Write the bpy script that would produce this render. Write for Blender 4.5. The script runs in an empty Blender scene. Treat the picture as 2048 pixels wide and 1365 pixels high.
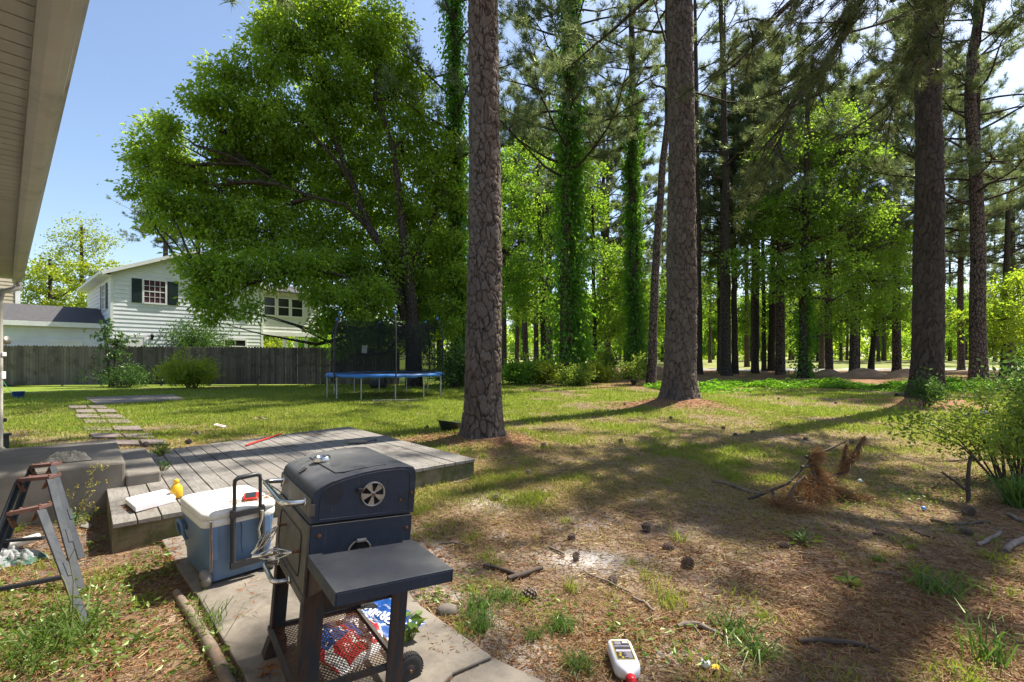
import bpy, bmesh, math, random
import numpy as np
from mathutils import Vector, Matrix

# ------------------------------------------------------------------ camera, light, exposure
SC = bpy.context.scene
COL = SC.collection
F, CX, HY, CH = 940.0, 1024.0, 718.0, 1.4      # focal (px of 2048), centre, horizon row, camera height

cam = bpy.data.cameras.new('camera')
camo = bpy.data.objects.new('camera', cam)
COL.objects.link(camo)
camo.location = (0, 0, CH)
camo.rotation_euler = (math.radians(90), 0, 0)
cam.sensor_width = 36.0
cam.lens = F / 2048 * 36.0
cam.shift_y = (HY - 682.5) / 2048
cam.clip_start = 0.05
cam.clip_end = 3000
SC.camera = camo

SUN_EL = math.radians(57)
SUN_AZ = math.atan2(0.585, 0.81)               # from +X towards +Y
sdir = Vector((math.cos(SUN_EL) * math.cos(SUN_AZ), math.cos(SUN_EL) * math.sin(SUN_AZ), math.sin(SUN_EL)))
sl = bpy.data.lights.new('sun', 'SUN')
sl.energy = 5.0
sl.angle = math.radians(0.6)
sl.color = (1.0, 0.93, 0.82)
so = bpy.data.objects.new('sun', sl)
COL.objects.link(so)
so.rotation_euler = sdir.to_track_quat('Z', 'Y').to_euler()
so.location = (20, 15, 40)

W = bpy.data.worlds.new('World')
SC.world = W
W.use_nodes = True
wn = W.node_tree.nodes
sky = wn.new('ShaderNodeTexSky')
sky.sky_type = 'NISHITA'
sky.sun_disc = False
sky.sun_elevation = SUN_EL
sky.sun_rotation = math.pi / 2 - SUN_AZ
sky.air_density = 1.0
sky.dust_density = 1.3
sky.ozone_density = 1.2
W.node_tree.links.new(sky.outputs[0], wn['Background'].inputs[0])
wn['Background'].inputs[1].default_value = 0.105

SC.view_settings.view_transform = 'Standard'
SC.view_settings.look = 'None'
SC.view_settings.gamma = 1.0
SC.view_settings.exposure = 1.18
SC.cycles.max_bounces = 8
SC.cycles.diffuse_bounces = 4
SC.cycles.transmission_bounces = 4
SC.cycles.transparent_max_bounces = 12
SC.cycles.sample_clamp_indirect = 8.0

# ------------------------------------------------------------------ helpers
rng = np.random.default_rng(7)
random.seed(7)

def P(px, py, Y):
    return Vector(((px - CX) / F * Y, Y, CH - (py - HY) / F * Y))

def G(px, py, z=0.0):
    Y = F * (CH - z) / (py - HY)
    return Vector(((px - CX) / F * Y, Y, z))

_T = np.random.default_rng(3).random((256, 256))

def vn(x, y, s, seed=0):
    """smooth value noise 0..1 with cell size s"""
    x = np.asarray(x, float) / s + seed * 17.3
    y = np.asarray(y, float) / s + seed * 31.7
    xi, yi = np.floor(x).astype(int), np.floor(y).astype(int)
    fx, fy = x - xi, y - yi
    fx, fy = fx * fx * (3 - 2 * fx), fy * fy * (3 - 2 * fy)
    a, b = _T[xi % 256, yi % 256], _T[(xi + 1) % 256, yi % 256]
    c, d = _T[xi % 256, (yi + 1) % 256], _T[(xi + 1) % 256, (yi + 1) % 256]
    return (a * (1 - fx) + b * fx) * (1 - fy) + (c * (1 - fx) + d * fx) * fy

def fbm(x, y, s, seed=0):
    return (vn(x, y, s, seed) + .5 * vn(x, y, s / 2.1, seed + 1) + .25 * vn(x, y, s / 4.3, seed + 2)) / 1.75

def ss(a, b, x):
    t = np.clip((np.asarray(x, float) - a) / (b - a), 0, 1)
    return t * t * (3 - 2 * t)

def prop(o, label=None, cat=None, group=None, kind=None):
    if label: o['label'] = label
    if cat: o['category'] = cat
    if group: o['group'] = group
    if kind: o['kind'] = kind
    return o

def thing(name, label, cat, loc=(0, 0, 0), rotz=0.0, group=None, mat=None):
    o = bpy.data.objects.new(name, None)
    o.empty_display_size = 0.1
    COL.objects.link(o)
    if mat is not None:
        o.matrix_world = mat
    else:
        o.location = loc
        o.rotation_euler = (0, 0, rotz)
    return prop(o, label, cat, group)

def link(name, me, parent=None, loc=None):
    o = bpy.data.objects.new(name, me)
    COL.objects.link(o)
    if parent is not None: o.parent = parent
    if loc is not None: o.location = loc
    return o

def dup(root, loc=None, rotz=None, scale=None, label=None, group=None):
    r = root.copy()
    COL.objects.link(r)
    if loc is not None: r.location = loc
    if rotz is not None: r.rotation_euler = (0, 0, rotz)
    if scale is not None: r.scale = (scale,) * 3 if isinstance(scale, (int, float)) else scale
    if label: r['label'] = label
    if group: r['group'] = group
    for ch in list(root.children):
        c = ch.copy()
        COL.objects.link(c)
        c.parent = r
        for g in list(ch.children):
            d = g.copy()
            COL.objects.link(d)
            d.parent = c
    return r

class MB:
    """collects shapes into one mesh"""
    def __init__(s):
        s.v, s.f, s.mi, s.sm = [], [], [], []
    def add(s, vs, fs, mi=0, smooth=False):
        o = len(s.v)
        s.v += [tuple(v) for v in vs]
        s.f += [tuple(i + o for i in f) for f in fs]
        s.mi += [mi] * len(fs)
        s.sm += [smooth] * len(fs)
        return s
    def hexa(s, c, mi=0):
        return s.add(c, [(3, 2, 1, 0), (4, 5, 6, 7), (0, 1, 5, 4), (1, 2, 6, 5), (2, 3, 7, 6), (3, 0, 4, 7)], mi)
    def box(s, lo, hi, mi=0, R=None, off=(0, 0, 0)):
        x0, y0, z0 = lo; x1, y1, z1 = hi
        c = [Vector(q) for q in ((x0, y0, z0), (x1, y0, z0), (x1, y1, z0), (x0, y1, z0), (x0, y0, z1), (x1, y0, z1), (x1, y1, z1), (x0, y1, z1))]
        if R is not None: c = [R @ q for q in c]
        c = [q + Vector(off) for q in c]
        return s.hexa(c, mi)
    def bar(s, a, b, w, h, up=(0, 0, 1), mi=0):
        a, b = Vector(a), Vector(b)
        d = (b - a).normalized()
        sd = d.cross(Vector(up))
        if sd.length < 1e-4: sd = d.cross(Vector((1, 0, 0)))
        sd.normalize()
        u = sd.cross(d)
        sd, u = sd * w / 2, u * h / 2
        return s.hexa([a - sd - u, a + sd - u, b + sd - u, b - sd - u, a - sd + u, a + sd + u, b + sd + u, b - sd + u], mi)
    def tube(s, pts, r, n=8, mi=0, cap=True, smooth=True):
        pts = [Vector(p) for p in pts]
        if not hasattr(r, '__len__'): r = [r] * len(pts)
        vs = []
        ref = None
        for i, p in enumerate(pts):
            d = (pts[min(i + 1, len(pts) - 1)] - pts[max(i - 1, 0)])
            if d.length < 1e-9: d = Vector((0, 0, 1))
            d.normalize()
            if ref is None:
                ref = d.cross(Vector((0, 0, 1)))
                if ref.length < .1: ref = d.cross(Vector((1, 0, 0)))
            ref = (ref - d * ref.dot(d)).normalized()
            b = d.cross(ref)
            for k in range(n):
                a = 2 * math.pi * k / n
                vs.append(p + (ref * math.cos(a) + b * math.sin(a)) * r[i])
        fs = []
        for i in range(len(pts) - 1):
            for k in range(n):
                k2 = (k + 1) % n
                fs.append((i * n + k, i * n + k2, (i + 1) * n + k2, (i + 1) * n + k))
        s.add(vs, fs, mi, smooth)
        if cap:
            m = (len(pts) - 1) * n
            s.add([vs[k] for k in range(n)], [tuple(range(n - 1, -1, -1))], mi)
            s.add([vs[m + k] for k in range(n)], [tuple(range(n))], mi)
        return s
    def lathe(s, prof, n=24, M=None, mi=0, smooth=True):
        vs = []
        for r, z in prof:
            for k in range(n):
                a = 2 * math.pi * k / n
                q = Vector((r * math.cos(a), r * math.sin(a), z))
                vs.append(M @ q if M is not None else q)
        fs = []
        for i in range(len(prof) - 1):
            for k in range(n):
                k2 = (k + 1) % n
                fs.append((i * n + k, i * n + k2, (i + 1) * n + k2, (i + 1) * n + k))
        fs.append(tuple(range(n - 1, -1, -1)))
        m = (len(prof) - 1) * n
        fs.append(tuple(m + k for k in range(n)))
        return s.add(vs, fs, mi, smooth)
    def prism(s, poly, ext, mi=0):
        ext = Vector(ext)
        n = len(poly)
        a = [Vector(p) for p in poly]
        vs = a + [p + ext for p in a]
        fs = [tuple(range(n - 1, -1, -1)), tuple(range(n, 2 * n))]
        fs += [(i, (i + 1) % n, n + (i + 1) % n, n + i) for i in range(n)]
        return s.add(vs, fs, mi)
    def loft(s, rings, mi=0, smooth=True, caps=True):
        n = len(rings[0])
        vs = [p for r in rings for p in r]
        fs = []
        for i in range(len(rings) - 1):
            for k in range(n):
                k2 = (k + 1) % n
                fs.append((i * n + k, i * n + k2, (i + 1) * n + k2, (i + 1) * n + k))
        s.add(vs, fs, mi, smooth)
        if caps:
            s.add(rings[0], [tuple(range(n - 1, -1, -1))], mi)
            s.add(rings[-1], [tuple(range(n))], mi)
        return s
    def mesh(s, name, mats):
        me = bpy.data.meshes.new(name)
        me.from_pydata(s.v, [], s.f)
        if not isinstance(mats, (list, tuple)): mats = [mats]
        for m in mats: me.materials.append(m)
        me.polygons.foreach_set('material_index', s.mi)
        me.polygons.foreach_set('use_smooth', s.sm)
        me.update()
        bm = bmesh.new(); bm.from_mesh(me)
        bmesh.ops.recalc_face_normals(bm, faces=bm.faces)
        bm.to_mesh(me); bm.free()
        return me
    def build(s, name, mats, parent=None, bevel=0, loc=None):
        o = link(name, s.mesh(name, mats), parent, loc)
        if bevel:
            b = o.modifiers.new('bevel', 'BEVEL')
            b.width = bevel
            b.segments = 2
            b.limit_method = 'ANGLE'
            b.angle_limit = math.radians(40)
        return o

def rrect(hx, hy, r, z, n=5, cx=0, cy=0):
    out = []
    for qx, qy, a0 in ((hx - r, hy - r, 0), (-hx + r, hy - r, 90), (-hx + r, -hy + r, 180), (hx - r, -hy + r, 270)):
        for k in range(n + 1):
            a = math.radians(a0 + 90 * k / n)
            out.append(Vector((cx + qx + r * math.cos(a), cy + qy + r * math.sin(a), z)))
    return out

def np_mesh(name, V, k, mat, tint=None, smooth=False, uvn=None):
    """V: (N*k,3) vertices, every k of them one face"""
    N = len(V) // k
    me = bpy.data.meshes.new(name)
    me.vertices.add(len(V))
    me.vertices.foreach_set('co', np.ascontiguousarray(V, np.float32).ravel())
    me.loops.add(len(V))
    me.loops.foreach_set('vertex_index', np.arange(len(V), dtype=np.int32))
    me.polygons.add(N)
    me.polygons.foreach_set('loop_start', np.arange(0, len(V), k, dtype=np.int32))
    me.polygons.foreach_set('use_smooth', np.full(N, smooth))
    if tint is not None:
        a = me.attributes.new('tint', 'FLOAT', 'FACE')
        a.data.foreach_set('value', np.asarray(tint, np.float32))
    me.materials.append(mat)
    me.update(calc_edges=True)
    return me

def grid_mesh(name, V, nu, nv, mat, wrap_u=False, attrs=None, smooth=True):
    """V (nv,nu,3) grid"""
    me = bpy.data.meshes.new(name)
    co = np.ascontiguousarray(V.reshape(-1, 3), np.float32)
    me.vertices.add(len(co))
    me.vertices.foreach_set('co', co.ravel())
    iu = np.arange(nu if wrap_u else nu - 1)
    iv = np.arange(nv - 1)
    a = iv[:, None] * nu + iu[None]
    b = iv[:, None] * nu + (iu[None] + 1) % nu
    q = np.stack([a, b, b + nu, a + nu], -1).reshape(-1).astype(np.int32)
    nf = len(q) // 4
    me.loops.add(len(q))
    me.loops.foreach_set('vertex_index', q)
    me.polygons.add(nf)
    me.polygons.foreach_set('loop_start', np.arange(0, nf * 4, 4, dtype=np.int32))
    me.polygons.foreach_set('use_smooth', np.full(nf, smooth))
    for nm, arr in (attrs or {}).items():
        if arr.ndim == 1:
            at = me.attributes.new(nm, 'FLOAT', 'POINT')
            at.data.foreach_set('value', arr.astype(np.float32))
        else:
            at = me.attributes.new(nm, 'FLOAT_COLOR', 'POINT')
            at.data.foreach_set('color', np.ascontiguousarray(arr, np.float32).ravel())
    me.materials.append(mat)
    me.update(calc_edges=True)
    return me

def nrm(a):
    return a / (np.linalg.norm(a, axis=-1, keepdims=True) + 1e-9)

def leaf_quads(C, D, L, Wd, r, fold=.25):
    """C centres (N,3), D axis dirs, L lengths, Wd widths -> (N*4,3) verts"""
    N = len(C)
    D = nrm(D)
    S = nrm(np.cross(D, r.normal(size=(N, 3))))
    U = np.cross(S, D)
    L = np.broadcast_to(np.asarray(L, float), (N,))[:, None]
    Wd = np.broadcast_to(np.asarray(Wd, float), (N,))[:, None]
    out = np.empty((N, 4, 3))
    out[:, 0] = C - D * L * .5
    out[:, 1] = C - D * L * .05 + S * Wd * .5 + U * Wd * fold
    out[:, 2] = C + D * L * .5
    out[:, 3] = C - D * L * .05 - S * Wd * .5 + U * Wd * fold
    return out.reshape(-1, 3)

def needle_tris(C, D, L, Wd, r):
    N = len(C)
    D = nrm(D)
    S = nrm(np.cross(D, r.normal(size=(N, 3))))
    L = np.broadcast_to(np.asarray(L, float), (N,))[:, None]
    Wd = np.broadcast_to(np.asarray(Wd, float), (N,))[:, None]
    out = np.empty((N, 3, 3))
    out[:, 0] = C - S * Wd * .5
    out[:, 1] = C + S * Wd * .5
    out[:, 2] = C + D * L
    return out.reshape(-1, 3)

# ------------------------------------------------------------------ materials
class NT:
    def __init__(s, name):
        s.m = bpy.data.materials.new(name)
        s.m.use_nodes = True
        s.t = s.m.node_tree
        s.n = s.t.nodes
        s.n.clear()
        s.out = s.n.new('ShaderNodeOutputMaterial')
    def new(s, typ, **kw):
        nd = s.n.new('ShaderNode' + typ)
        for k, v in kw.items():
            setattr(nd, k, v)
        return nd
    def lk(s, a, b):
        s.t.links.new(a, b)
    def val(s, sock, v):
        if hasattr(v, 'is_output') or isinstance(v, bpy.types.NodeSocket): s.lk(v, sock)
        elif isinstance(v, (tuple, list)) and len(v) == 3 and sock.type == 'RGBA': sock.default_value = (*v, 1)
        else: sock.default_value = v
    def mix(s, f, a, b, mode='MIX'):
        nd = s.new('Mix', data_type='RGBA', blend_type=mode)
        s.val(nd.inputs[0], f); s.val(nd.inputs[6], a); s.val(nd.inputs[7], b)
        return nd.outputs[2]
    def math(s, op, a, b=0.0, c=None, clamp=False):
        nd = s.new('Math', operation=op, use_clamp=clamp)
        s.val(nd.inputs[0], a); s.val(nd.inputs[1], b)
        if c is not None: s.val(nd.inputs[2], c)
        return nd.outputs[0]
    def ramp(s, f, a, b):
        nd = s.new('MapRange', interpolation_type='SMOOTHSTEP')
        s.val(nd.inputs[0], f); nd.inputs[1].default_value = a; nd.inputs[2].default_value = b
        return nd.outputs[0]
    def coord(s, scale=(1, 1, 1), which='Object'):
        tc = s.new('TexCoord')
        mp = s.new('Mapping')
        s.lk(tc.outputs[which], mp.inputs[0])
        mp.inputs[3].default_value = scale
        return mp.outputs[0]
    def noise(s, co, scale, detail=4, rough=.6, dist=0.0):
        nd = s.new('TexNoise')
        s.lk(co, nd.inputs['Vector'])
        nd.inputs['Scale'].default_value = scale
        nd.inputs['Detail'].default_value = detail
        nd.inputs['Roughness'].default_value = rough
        nd.inputs['Distortion'].default_value = dist
        return nd.outputs[0]
    def voro(s, co, scale, feature='F1'):
        nd = s.new('TexVoronoi', feature=feature)
        s.lk(co, nd.inputs['Vector'])
        nd.inputs['Scale'].default_value = scale
        return nd.outputs[0]
    def attr(s, name, out='Fac'):
        nd = s.new('Attribute', attribute_name=name)
        return nd.outputs[out]
    def bump(s, h, strength=.3, dist=.01):
        nd = s.new('Bump')
        s.lk(h, nd.inputs['Height'])
        nd.inputs['Strength'].default_value = strength
        nd.inputs['Distance'].default_value = dist
        return nd.outputs[0]
    def princ(s, col, rough=.6, metal=0.0, bump=None, spec=.5, **kw):
        b = s.new('BsdfPrincipled')
        s.val(b.inputs['Base Color'], col)
        s.val(b.inputs['Roughness'], rough)
        s.val(b.inputs['Metallic'], metal)
        b.inputs['Specular IOR Level'].default_value = spec
        if bump is not None: s.lk(bump, b.inputs['Normal'])
        for k, v in kw.items(): s.val(b.inputs[k], v)
        s.lk(b.outputs[0], s.out.inputs[0])
        return b

def mat(name, c, c2=None, scale=6, rough=.6, metal=0, bump=.0, bscale=None, stretch=(1, 1, 1), c3=None, t3=(.6, .75), s3=3, spec=.5, r2=None):
    """plain procedural: colour c varied towards c2 by noise, with patches of c3"""
    t = NT(name)
    co = t.coord(stretch)
    n = t.noise(co, scale, 5, .65)
    col = t.mix(t.ramp(n, .3, .7), c, c2 or tuple(q * .75 for q in c))
    rg = rough
    if c3 is not None:
        k = t.ramp(t.noise(co, s3, 6, .7), *t3)
        col = t.mix(k, col, c3)
        if r2 is not None:
            mr = t.new('MapRange'); t.lk(k, mr.inputs[0]); mr.inputs[3].default_value = rough; mr.inputs[4].default_value = r2
            rg = mr.outputs[0]
    bp = None
    if bump:
        bp = t.bump(t.noise(co, bscale or scale * 4, 6, .7), bump, .2 / (bscale or scale * 4))
    t.princ(col, rg, metal, bp, spec)
    return t.m

def leafmat(name, c0, c1, tr, trw=.5, gloss=.06, c2=None):
    t = NT(name)
    tint = t.attr('tint')
    col = t.mix(tint, c0, c1)
    if c2 is not None: col = t.mix(t.ramp(tint, .8, 1.0), col, c2)
    trc = t.mix(tint, tuple(q * .7 for q in tr), tr)
    d = t.new('BsdfDiffuse'); t.lk(col, d.inputs[0])
    tl = t.new('BsdfTranslucent'); t.lk(trc, tl.inputs[0])
    m = t.new('MixShader'); m.inputs[0].default_value = trw
    t.lk(d.outputs[0], m.inputs[1]); t.lk(tl.outputs[0], m.inputs[2])
    g = t.new('BsdfGlossy'); g.inputs['Roughness'].default_value = .42; g.inputs[0].default_value = (.85, 1, .6, 1)
    m2 = t.new('MixShader'); m2.inputs[0].default_value = gloss
    t.lk(m.outputs[0], m2.inputs[1]); t.lk(g.outputs[0], m2.inputs[2])
    t.lk(m2.outputs[0], t.out.inputs[0])
    return t.m

M = {}
M['leaf_big'] = leafmat('leaf_broad', (.048, .105, .014), (.145, .245, .026), (.58, .78, .045), .53, .035)
M['leaf_bright'] = leafmat('leaf_bright', (.04, .105, .016), (.105, .20, .024), (.42, .68, .045), .53, .035)
M['leaf_ivy'] = leafmat('leaf_ivy', (.03, .10, .012), (.075, .19, .018), (.28, .58, .025), .5, .035)
M['leaf_dark'] = leafmat('leaf_dark', (.03, .07, .022), (.055, .115, .03), (.14, .27, .04), .4, .035)
M['leaf_shrub'] = leafmat('leaf_shrub', (.065, .13, .025), (.13, .21, .035), (.40, .52, .05), .5, .035)
M['leaf_yellow'] = leafmat('leaf_yellowgreen', (.09, .15, .015), (.20, .25, .02), (.58, .66, .03), .5, .05)
M['needle'] = leafmat('pine_needle', (.036, .066, .028), (.095, .135, .056), (.28, .35, .11), .42, .08)
M['needle_near'] = leafmat('pine_needle_near', (.028, .045, .018), (.075, .09, .036), (.17, .19, .06), .36, .05)
M['dead_needle'] = leafmat('dead_needle', (.17, .075, .036), (.36, .18, .085), (.32, .14, .05), .35, .05)
M['grass'] = leafmat('grass_blade', (.37, .245, .115), (.13, .21, .022), (.38, .46, .05), .42, .02)
M['litter'] = leafmat('needle_litter', (.12, .068, .042), (.36, .20, .105), (.1, .05, .02), .15, .03)
M['weed'] = leafmat('weed_leaf', (.05, .11, .02), (.14, .2, .035), (.3, .4, .05), .45, .05)

def barkmat(name, a, b, c, sc=1.0):
    t = NT(name)
    co = t.coord((1, 1, .42))
    v = t.voro(co, 9 * sc, 'DISTANCE_TO_EDGE')
    cr = t.ramp(v, .02, .16)
    n = t.noise(co, 22 * sc, 6, .7)
    big = t.noise(t.coord((1, 1, .3)), 1.6, 3, .6)
    col = t.mix(t.ramp(n, .3, .7), a, b)
    col = t.mix(t.ramp(big, .35, .7), col, c)
    col = t.mix(cr, (.018, .014, .012), col)
    h = t.math('ADD', cr, t.math('MULTIPLY', n, .6))
    t.princ(col, .9, 0, t.bump(h, .7, .010), .2)
    return t.m
M['bark_far'] = barkmat('pine_bark_far', (.11, .078, .062), (.17, .125, .10), (.135, .10, .085), 1.0)
M['bark_dark'] = barkmat('bark_dark', (.055, .042, .034), (.09, .07, .056), (.07, .06, .045), 1.2)
M['bark_smooth'] = mat('bark_smooth', (.15, .115, .09), (.09, .07, .055), 5, .9, bump=.5, stretch=(1, 1, .3))

def near_bark(name, plate, plate2, tintc):
    t = NT(name)
    crack, cell = t.attr('crack'), t.attr('cell')
    co = t.coord((1, 1, .5))
    fine = t.noise(co, 45, 7, .75)
    mid = t.noise(co, 9, 4, .6)
    col = t.mix(cell, plate, plate2)
    col = t.mix(t.ramp(mid, .45, .75), col, tintc)
    col = t.mix(t.math('MULTIPLY', t.ramp(fine, .3, .75), .75), t.mix(.5, col, (.03, .024, .02)), col)
    col = t.mix(t.math('MULTIPLY', crack, .85), col, (.03, .022, .018))
    t.princ(col, .92, 0, t.bump(fine, .6, .003), .2)
    return t.m
M['bark1'] = near_bark('pine_bark_near', (.145, .105, .078), (.225, .175, .135), (.185, .15, .12))
M['bark2'] = near_bark('pine_bark_grey', (.14, .105, .085), (.20, .16, .13), (.17, .135, .11))
M['bark3'] = near_bark('pine_bark_dark', (.06, .047, .042), (.10, .08, .07), (.08, .066, .06))
M['twig'] = mat('twig', (.10, .07, .05), (.05, .037, .028), 20, .9, bump=.3)
M['twig_grey'] = mat('twig_grey', (.24, .19, .15), (.12, .09, .07), 20, .9, bump=.3)
# ------------------------------------------------------------------ terrain
PINE1, PINE2, PINE3 = (-.50, 7.95), (4.90, 13.7), (12.75, 14.4)

def gz(x, y):
    x = np.asarray(x, float); y = np.asarray(y, float)
    z = (fbm(x, y, 2.6, 2) - .5) * .05 + (fbm(x, y, .5, 5) - .5) * .014
    z = z * ss(1.0, 3.0, np.hypot(x + 1.5, y - 4.2) - .6)           # level under the deck and the slab
    for (px, py), h, r in ((PINE1, .12, .85), (PINE2, .30, 1.25), (PINE3, .26, 1.3)):
        d = np.hypot(x - px, y - py) / r
        z = z + h * np.exp(-d * d)
    z = z + 1.0 * ss(30, 95, y) + .25 * ss(20, 32, y) * ss(3, 10, x) * (fbm(x, y, 6, 9))
    return z

def gz1(x, y):
    return float(gz(np.array([x]), np.array([y]))[0])

def ground_maps(x, y):
    n1, n2, n3 = fbm(x, y, 1.3, 11), fbm(x, y, .35, 15), fbm(x, y, 3.5, 21)
    r = np.hypot(x, y)
    base = -.1 + .28 * ss(3.2, 5.2, y - .35 * np.clip(x, 0, 3)) + .16 * ss(6, 10, y) + .24 * ss(9, 14, y)
    base = base + .48 * ss(7, 9, y - .2 * x) * ss(1.5, -1.2, x)
    base = base + .10 * ss(-1.2, -1.8, x) * ss(3.6, 3.0, y)
    base = base + .12 * np.exp(-((x - 2.0) / 1.0) ** 2 - ((y - 4.9) / .8) ** 2)
    base = base - .25 * np.exp(-((x + 5.6) / 1.3) ** 2 - ((y - 7.6) / 1.6) ** 2)
    green = np.clip(base + (n1 - .5) * 1.5 + (n2 - .5) * .9 + (n3 - .5) * .6, 0, 1)
    green = ss(.15, .85, green)
    woods = ss(20.5, 23, y + (n3 - .5) * 5) * ss(2.0, 4.5, x + (n3 - .5) * 2) * ss(50, 45, y)
    needle = np.maximum(woods * .95, 0)
    for (px, py), rr in ((PINE1, 1.35), (PINE2, 1.9), (PINE3, 2.2)):
        d = np.hypot(x - px, y - py)
        needle = np.maximum(needle, ss(rr * 1.25, rr * .5, d + (n1 - .5) * 1.2))
    # littered bare ground at the right front and round the fallen branch
    needle = np.maximum(needle, .6 * ss(.25, .6, n1) * ss(4.2, 3.0, y + (n1 - .5) * 1.5) * ss(1.2, 3.0, x + (n1 - .5)))
    needle = np.maximum(needle, .75 * np.exp(-((x - 5.0) / 1.2) ** 2 - ((y - 4.2) / .9) ** 2))
    straw = np.clip(ss(2.9, 5.4, y) * .7 + (n2 - .5) * .6 + (n1 - .5) * 1.3, 0, 1) * (1 - needle)
    straw = np.maximum(straw, .35 * ss(3.4, 2.4, y) * n1)
    sand = np.exp(-((x - .53) / .26) ** 2 - ((y - 3.27) / .17) ** 2) * 1.15
    sand = np.maximum(sand, .45 * ss(.66, .82, fbm(x, y, .5, 31)) * ss(6, 4, y) * ss(2.2, .8, x))
    sand = np.maximum(sand, .6 * np.exp(-((x + .25) / .25) ** 2 - ((y - 4.6) / .3) ** 2))
    sand = np.clip(sand + (n2 - .5) * .35 * (sand > .15), 0, 1)
    field = ss(46, 49, y) * ss(-8, 2, x)
    path = ss(2.0, 1.2, np.abs(y - 46.5 - .04 * x)) * ss(10, 14, x)
    green = green * (1 - .85 * needle) * (1 - .8 * sand)
    return green, straw, needle, sand, field, path

def build_ground():
    fine = np.arange(-62, 62.01, .42)
    ang = np.concatenate([np.arange(-180, -62, 3.0), fine, np.arange(64, 180.1, 3.0)])
    ang = np.radians(ang)
    rad = np.concatenate([np.geomspace(.25, 40, 400), np.geomspace(42, 1500, 50)])
    A, Rr = np.meshgrid(ang, rad)
    X, Y = Rr * np.sin(A), Rr * np.cos(A)
    Z = gz(X, Y)
    g, st, nd, sd, fi, pa = ground_maps(X, Y)
    a1 = np.stack([g, st, nd, np.ones_like(g)], -1).reshape(-1, 4)
    a2 = np.stack([sd, fi, pa, np.ones_like(g)], -1).reshape(-1, 4)
    t = NT('ground')
    co = t.coord()
    c1 = t.new('Attribute', attribute_name='mapa'); c2 = t.new('Attribute', attribute_name='mapb')
    s1 = t.new('SeparateColor'); s2 = t.new('SeparateColor')
    t.lk(c1.outputs['Color'], s1.inputs[0]); t.lk(c2.outputs['Color'], s2.inputs[0])
    nf, nm, nl = t.noise(co, 70, 6, .75), t.noise(co, 11, 5, .65), t.noise(co, 1.4, 4, .6)
    dirt = t.mix(t.ramp(nm, .3, .7), (.10, .066, .045), (.21, .145, .10))
    dirt = t.mix(t.ramp(nl, .4, .65), dirt, t.mix(nf, (.10, .085, .075), (.22, .19, .165)))
    straw = t.mix(t.ramp(nf, .3, .7), (.16, .10, .055), (.37, .25, .13))
    needle = t.mix(t.ramp(nf, .32, .68), (.135, .07, .04), (.34, .18, .10))
    green = t.mix(t.ramp(nf, .3, .7), (.085, .135, .018), (.21, .26, .04))
    sand = t.mix(t.ramp(nf, .3, .7), (.33, .30, .27), (.55, .52, .48))
    col = t.mix(s1.outputs[1], dirt, straw)
    col = t.mix(s1.outputs[2], col, needle)
    col = t.mix(s1.outputs[0], col, green)
    col = t.mix(s2.outputs[0], col, sand)
    fcol = t.mix(t.ramp(t.noise(co, .12, 3), .35, .65), (.16, .20, .055), (.24, .24, .09))
    col = t.mix(s2.outputs[1], col, fcol)
    col = t.mix(s2.outputs[2], col, (.36, .36, .37))
    h = t.math('ADD', t.math('MULTIPLY', nf, .5), nm)
    t.princ(col, .95, 0, t.bump(h, .8, .006), .1)
    me = grid_mesh('ground', np.stack([X, Y, Z], -1), len(ang), len(rad), t.m, attrs={'mapa': a1, 'mapb': a2})
    o = link('ground', me)
    prop(o, 'lawn, bare dirt and pine litter of the back yard running out to a golf fairway', 'ground', kind='structure')

build_ground()

# ------------------------------------------------------------------ deck, stoop, slabs
def frame(o, ang):
    a = math.radians(ang)
    u, v = Vector((math.cos(a), math.sin(a), 0)), Vector((-math.sin(a), math.cos(a), 0))
    return Matrix(((u.x, v.x, 0, o[0]), (u.y, v.y, 0, o[1]), (0, 0, 1, o[2] if len(o) > 2 else 0), (0, 0, 0, 1)))

def woodmat(name, a, b, c, moss=None, stretch=(6, .6, 6)):
    t = NT(name)
    gi = t.new('NewGeometry')
    co = t.coord(stretch)
    n = t.noise(co, 9, 6, .7, .6)
    col = t.mix(t.ramp(n, .3, .72), a, b)
    col = t.mix(t.math('MULTIPLY', gi.outputs['Random Per Island'], .75), col, c)
    st = t.noise(t.coord(), 2.2, 5, .65)
    col = t.mix(t.math('MULTIPLY', t.ramp(st, .45, .7), .8), col, tuple(q * .42 for q in a))
    col = t.mix(t.math('MULTIPLY', t.ramp(t.noise(t.coord((14, 1.2, 14)), 6, 4, .7), .6, .8), .7), col, tuple(q * .35 for q in a))
    if moss is not None: col = t.mix(t.ramp(t.noise(t.coord(), 4, 5, .7), .42, .62), col, moss)
    t.princ(col, .85, 0, t.bump(n, .5, .006), .25)
    return t.m
M['deck'] = woodmat('weathered_deck_board', (.155, .145, .132), (.28, .262, .235), (.19, .172, .148))
M['deck_edge'] = woodmat('mossy_deck_edge', (.16, .13, .085), (.23, .19, .125), (.18, .16, .10), (.085, .09, .035), (.6, 6, 6))
M['conc'] = mat('weathered_concrete', (.235, .205, .165), (.15, .13, .105), 3.5, .92, bump=.5, bscale=55, c3=(.10, .085, .07), t3=(.42, .68), s3=2.6)
M['conc_stoop'] = mat('stoop_concrete', (.21, .19, .16), (.14, .125, .105), 3, .9, bump=.4, bscale=60, c3=(.15, .135, .105), t3=(.5, .75), s3=1.4)
M['rag'] = mat('rag', (.42, .39, .31), (.28, .25, .20), 25, .95, bump=.9, bscale=160)

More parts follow.
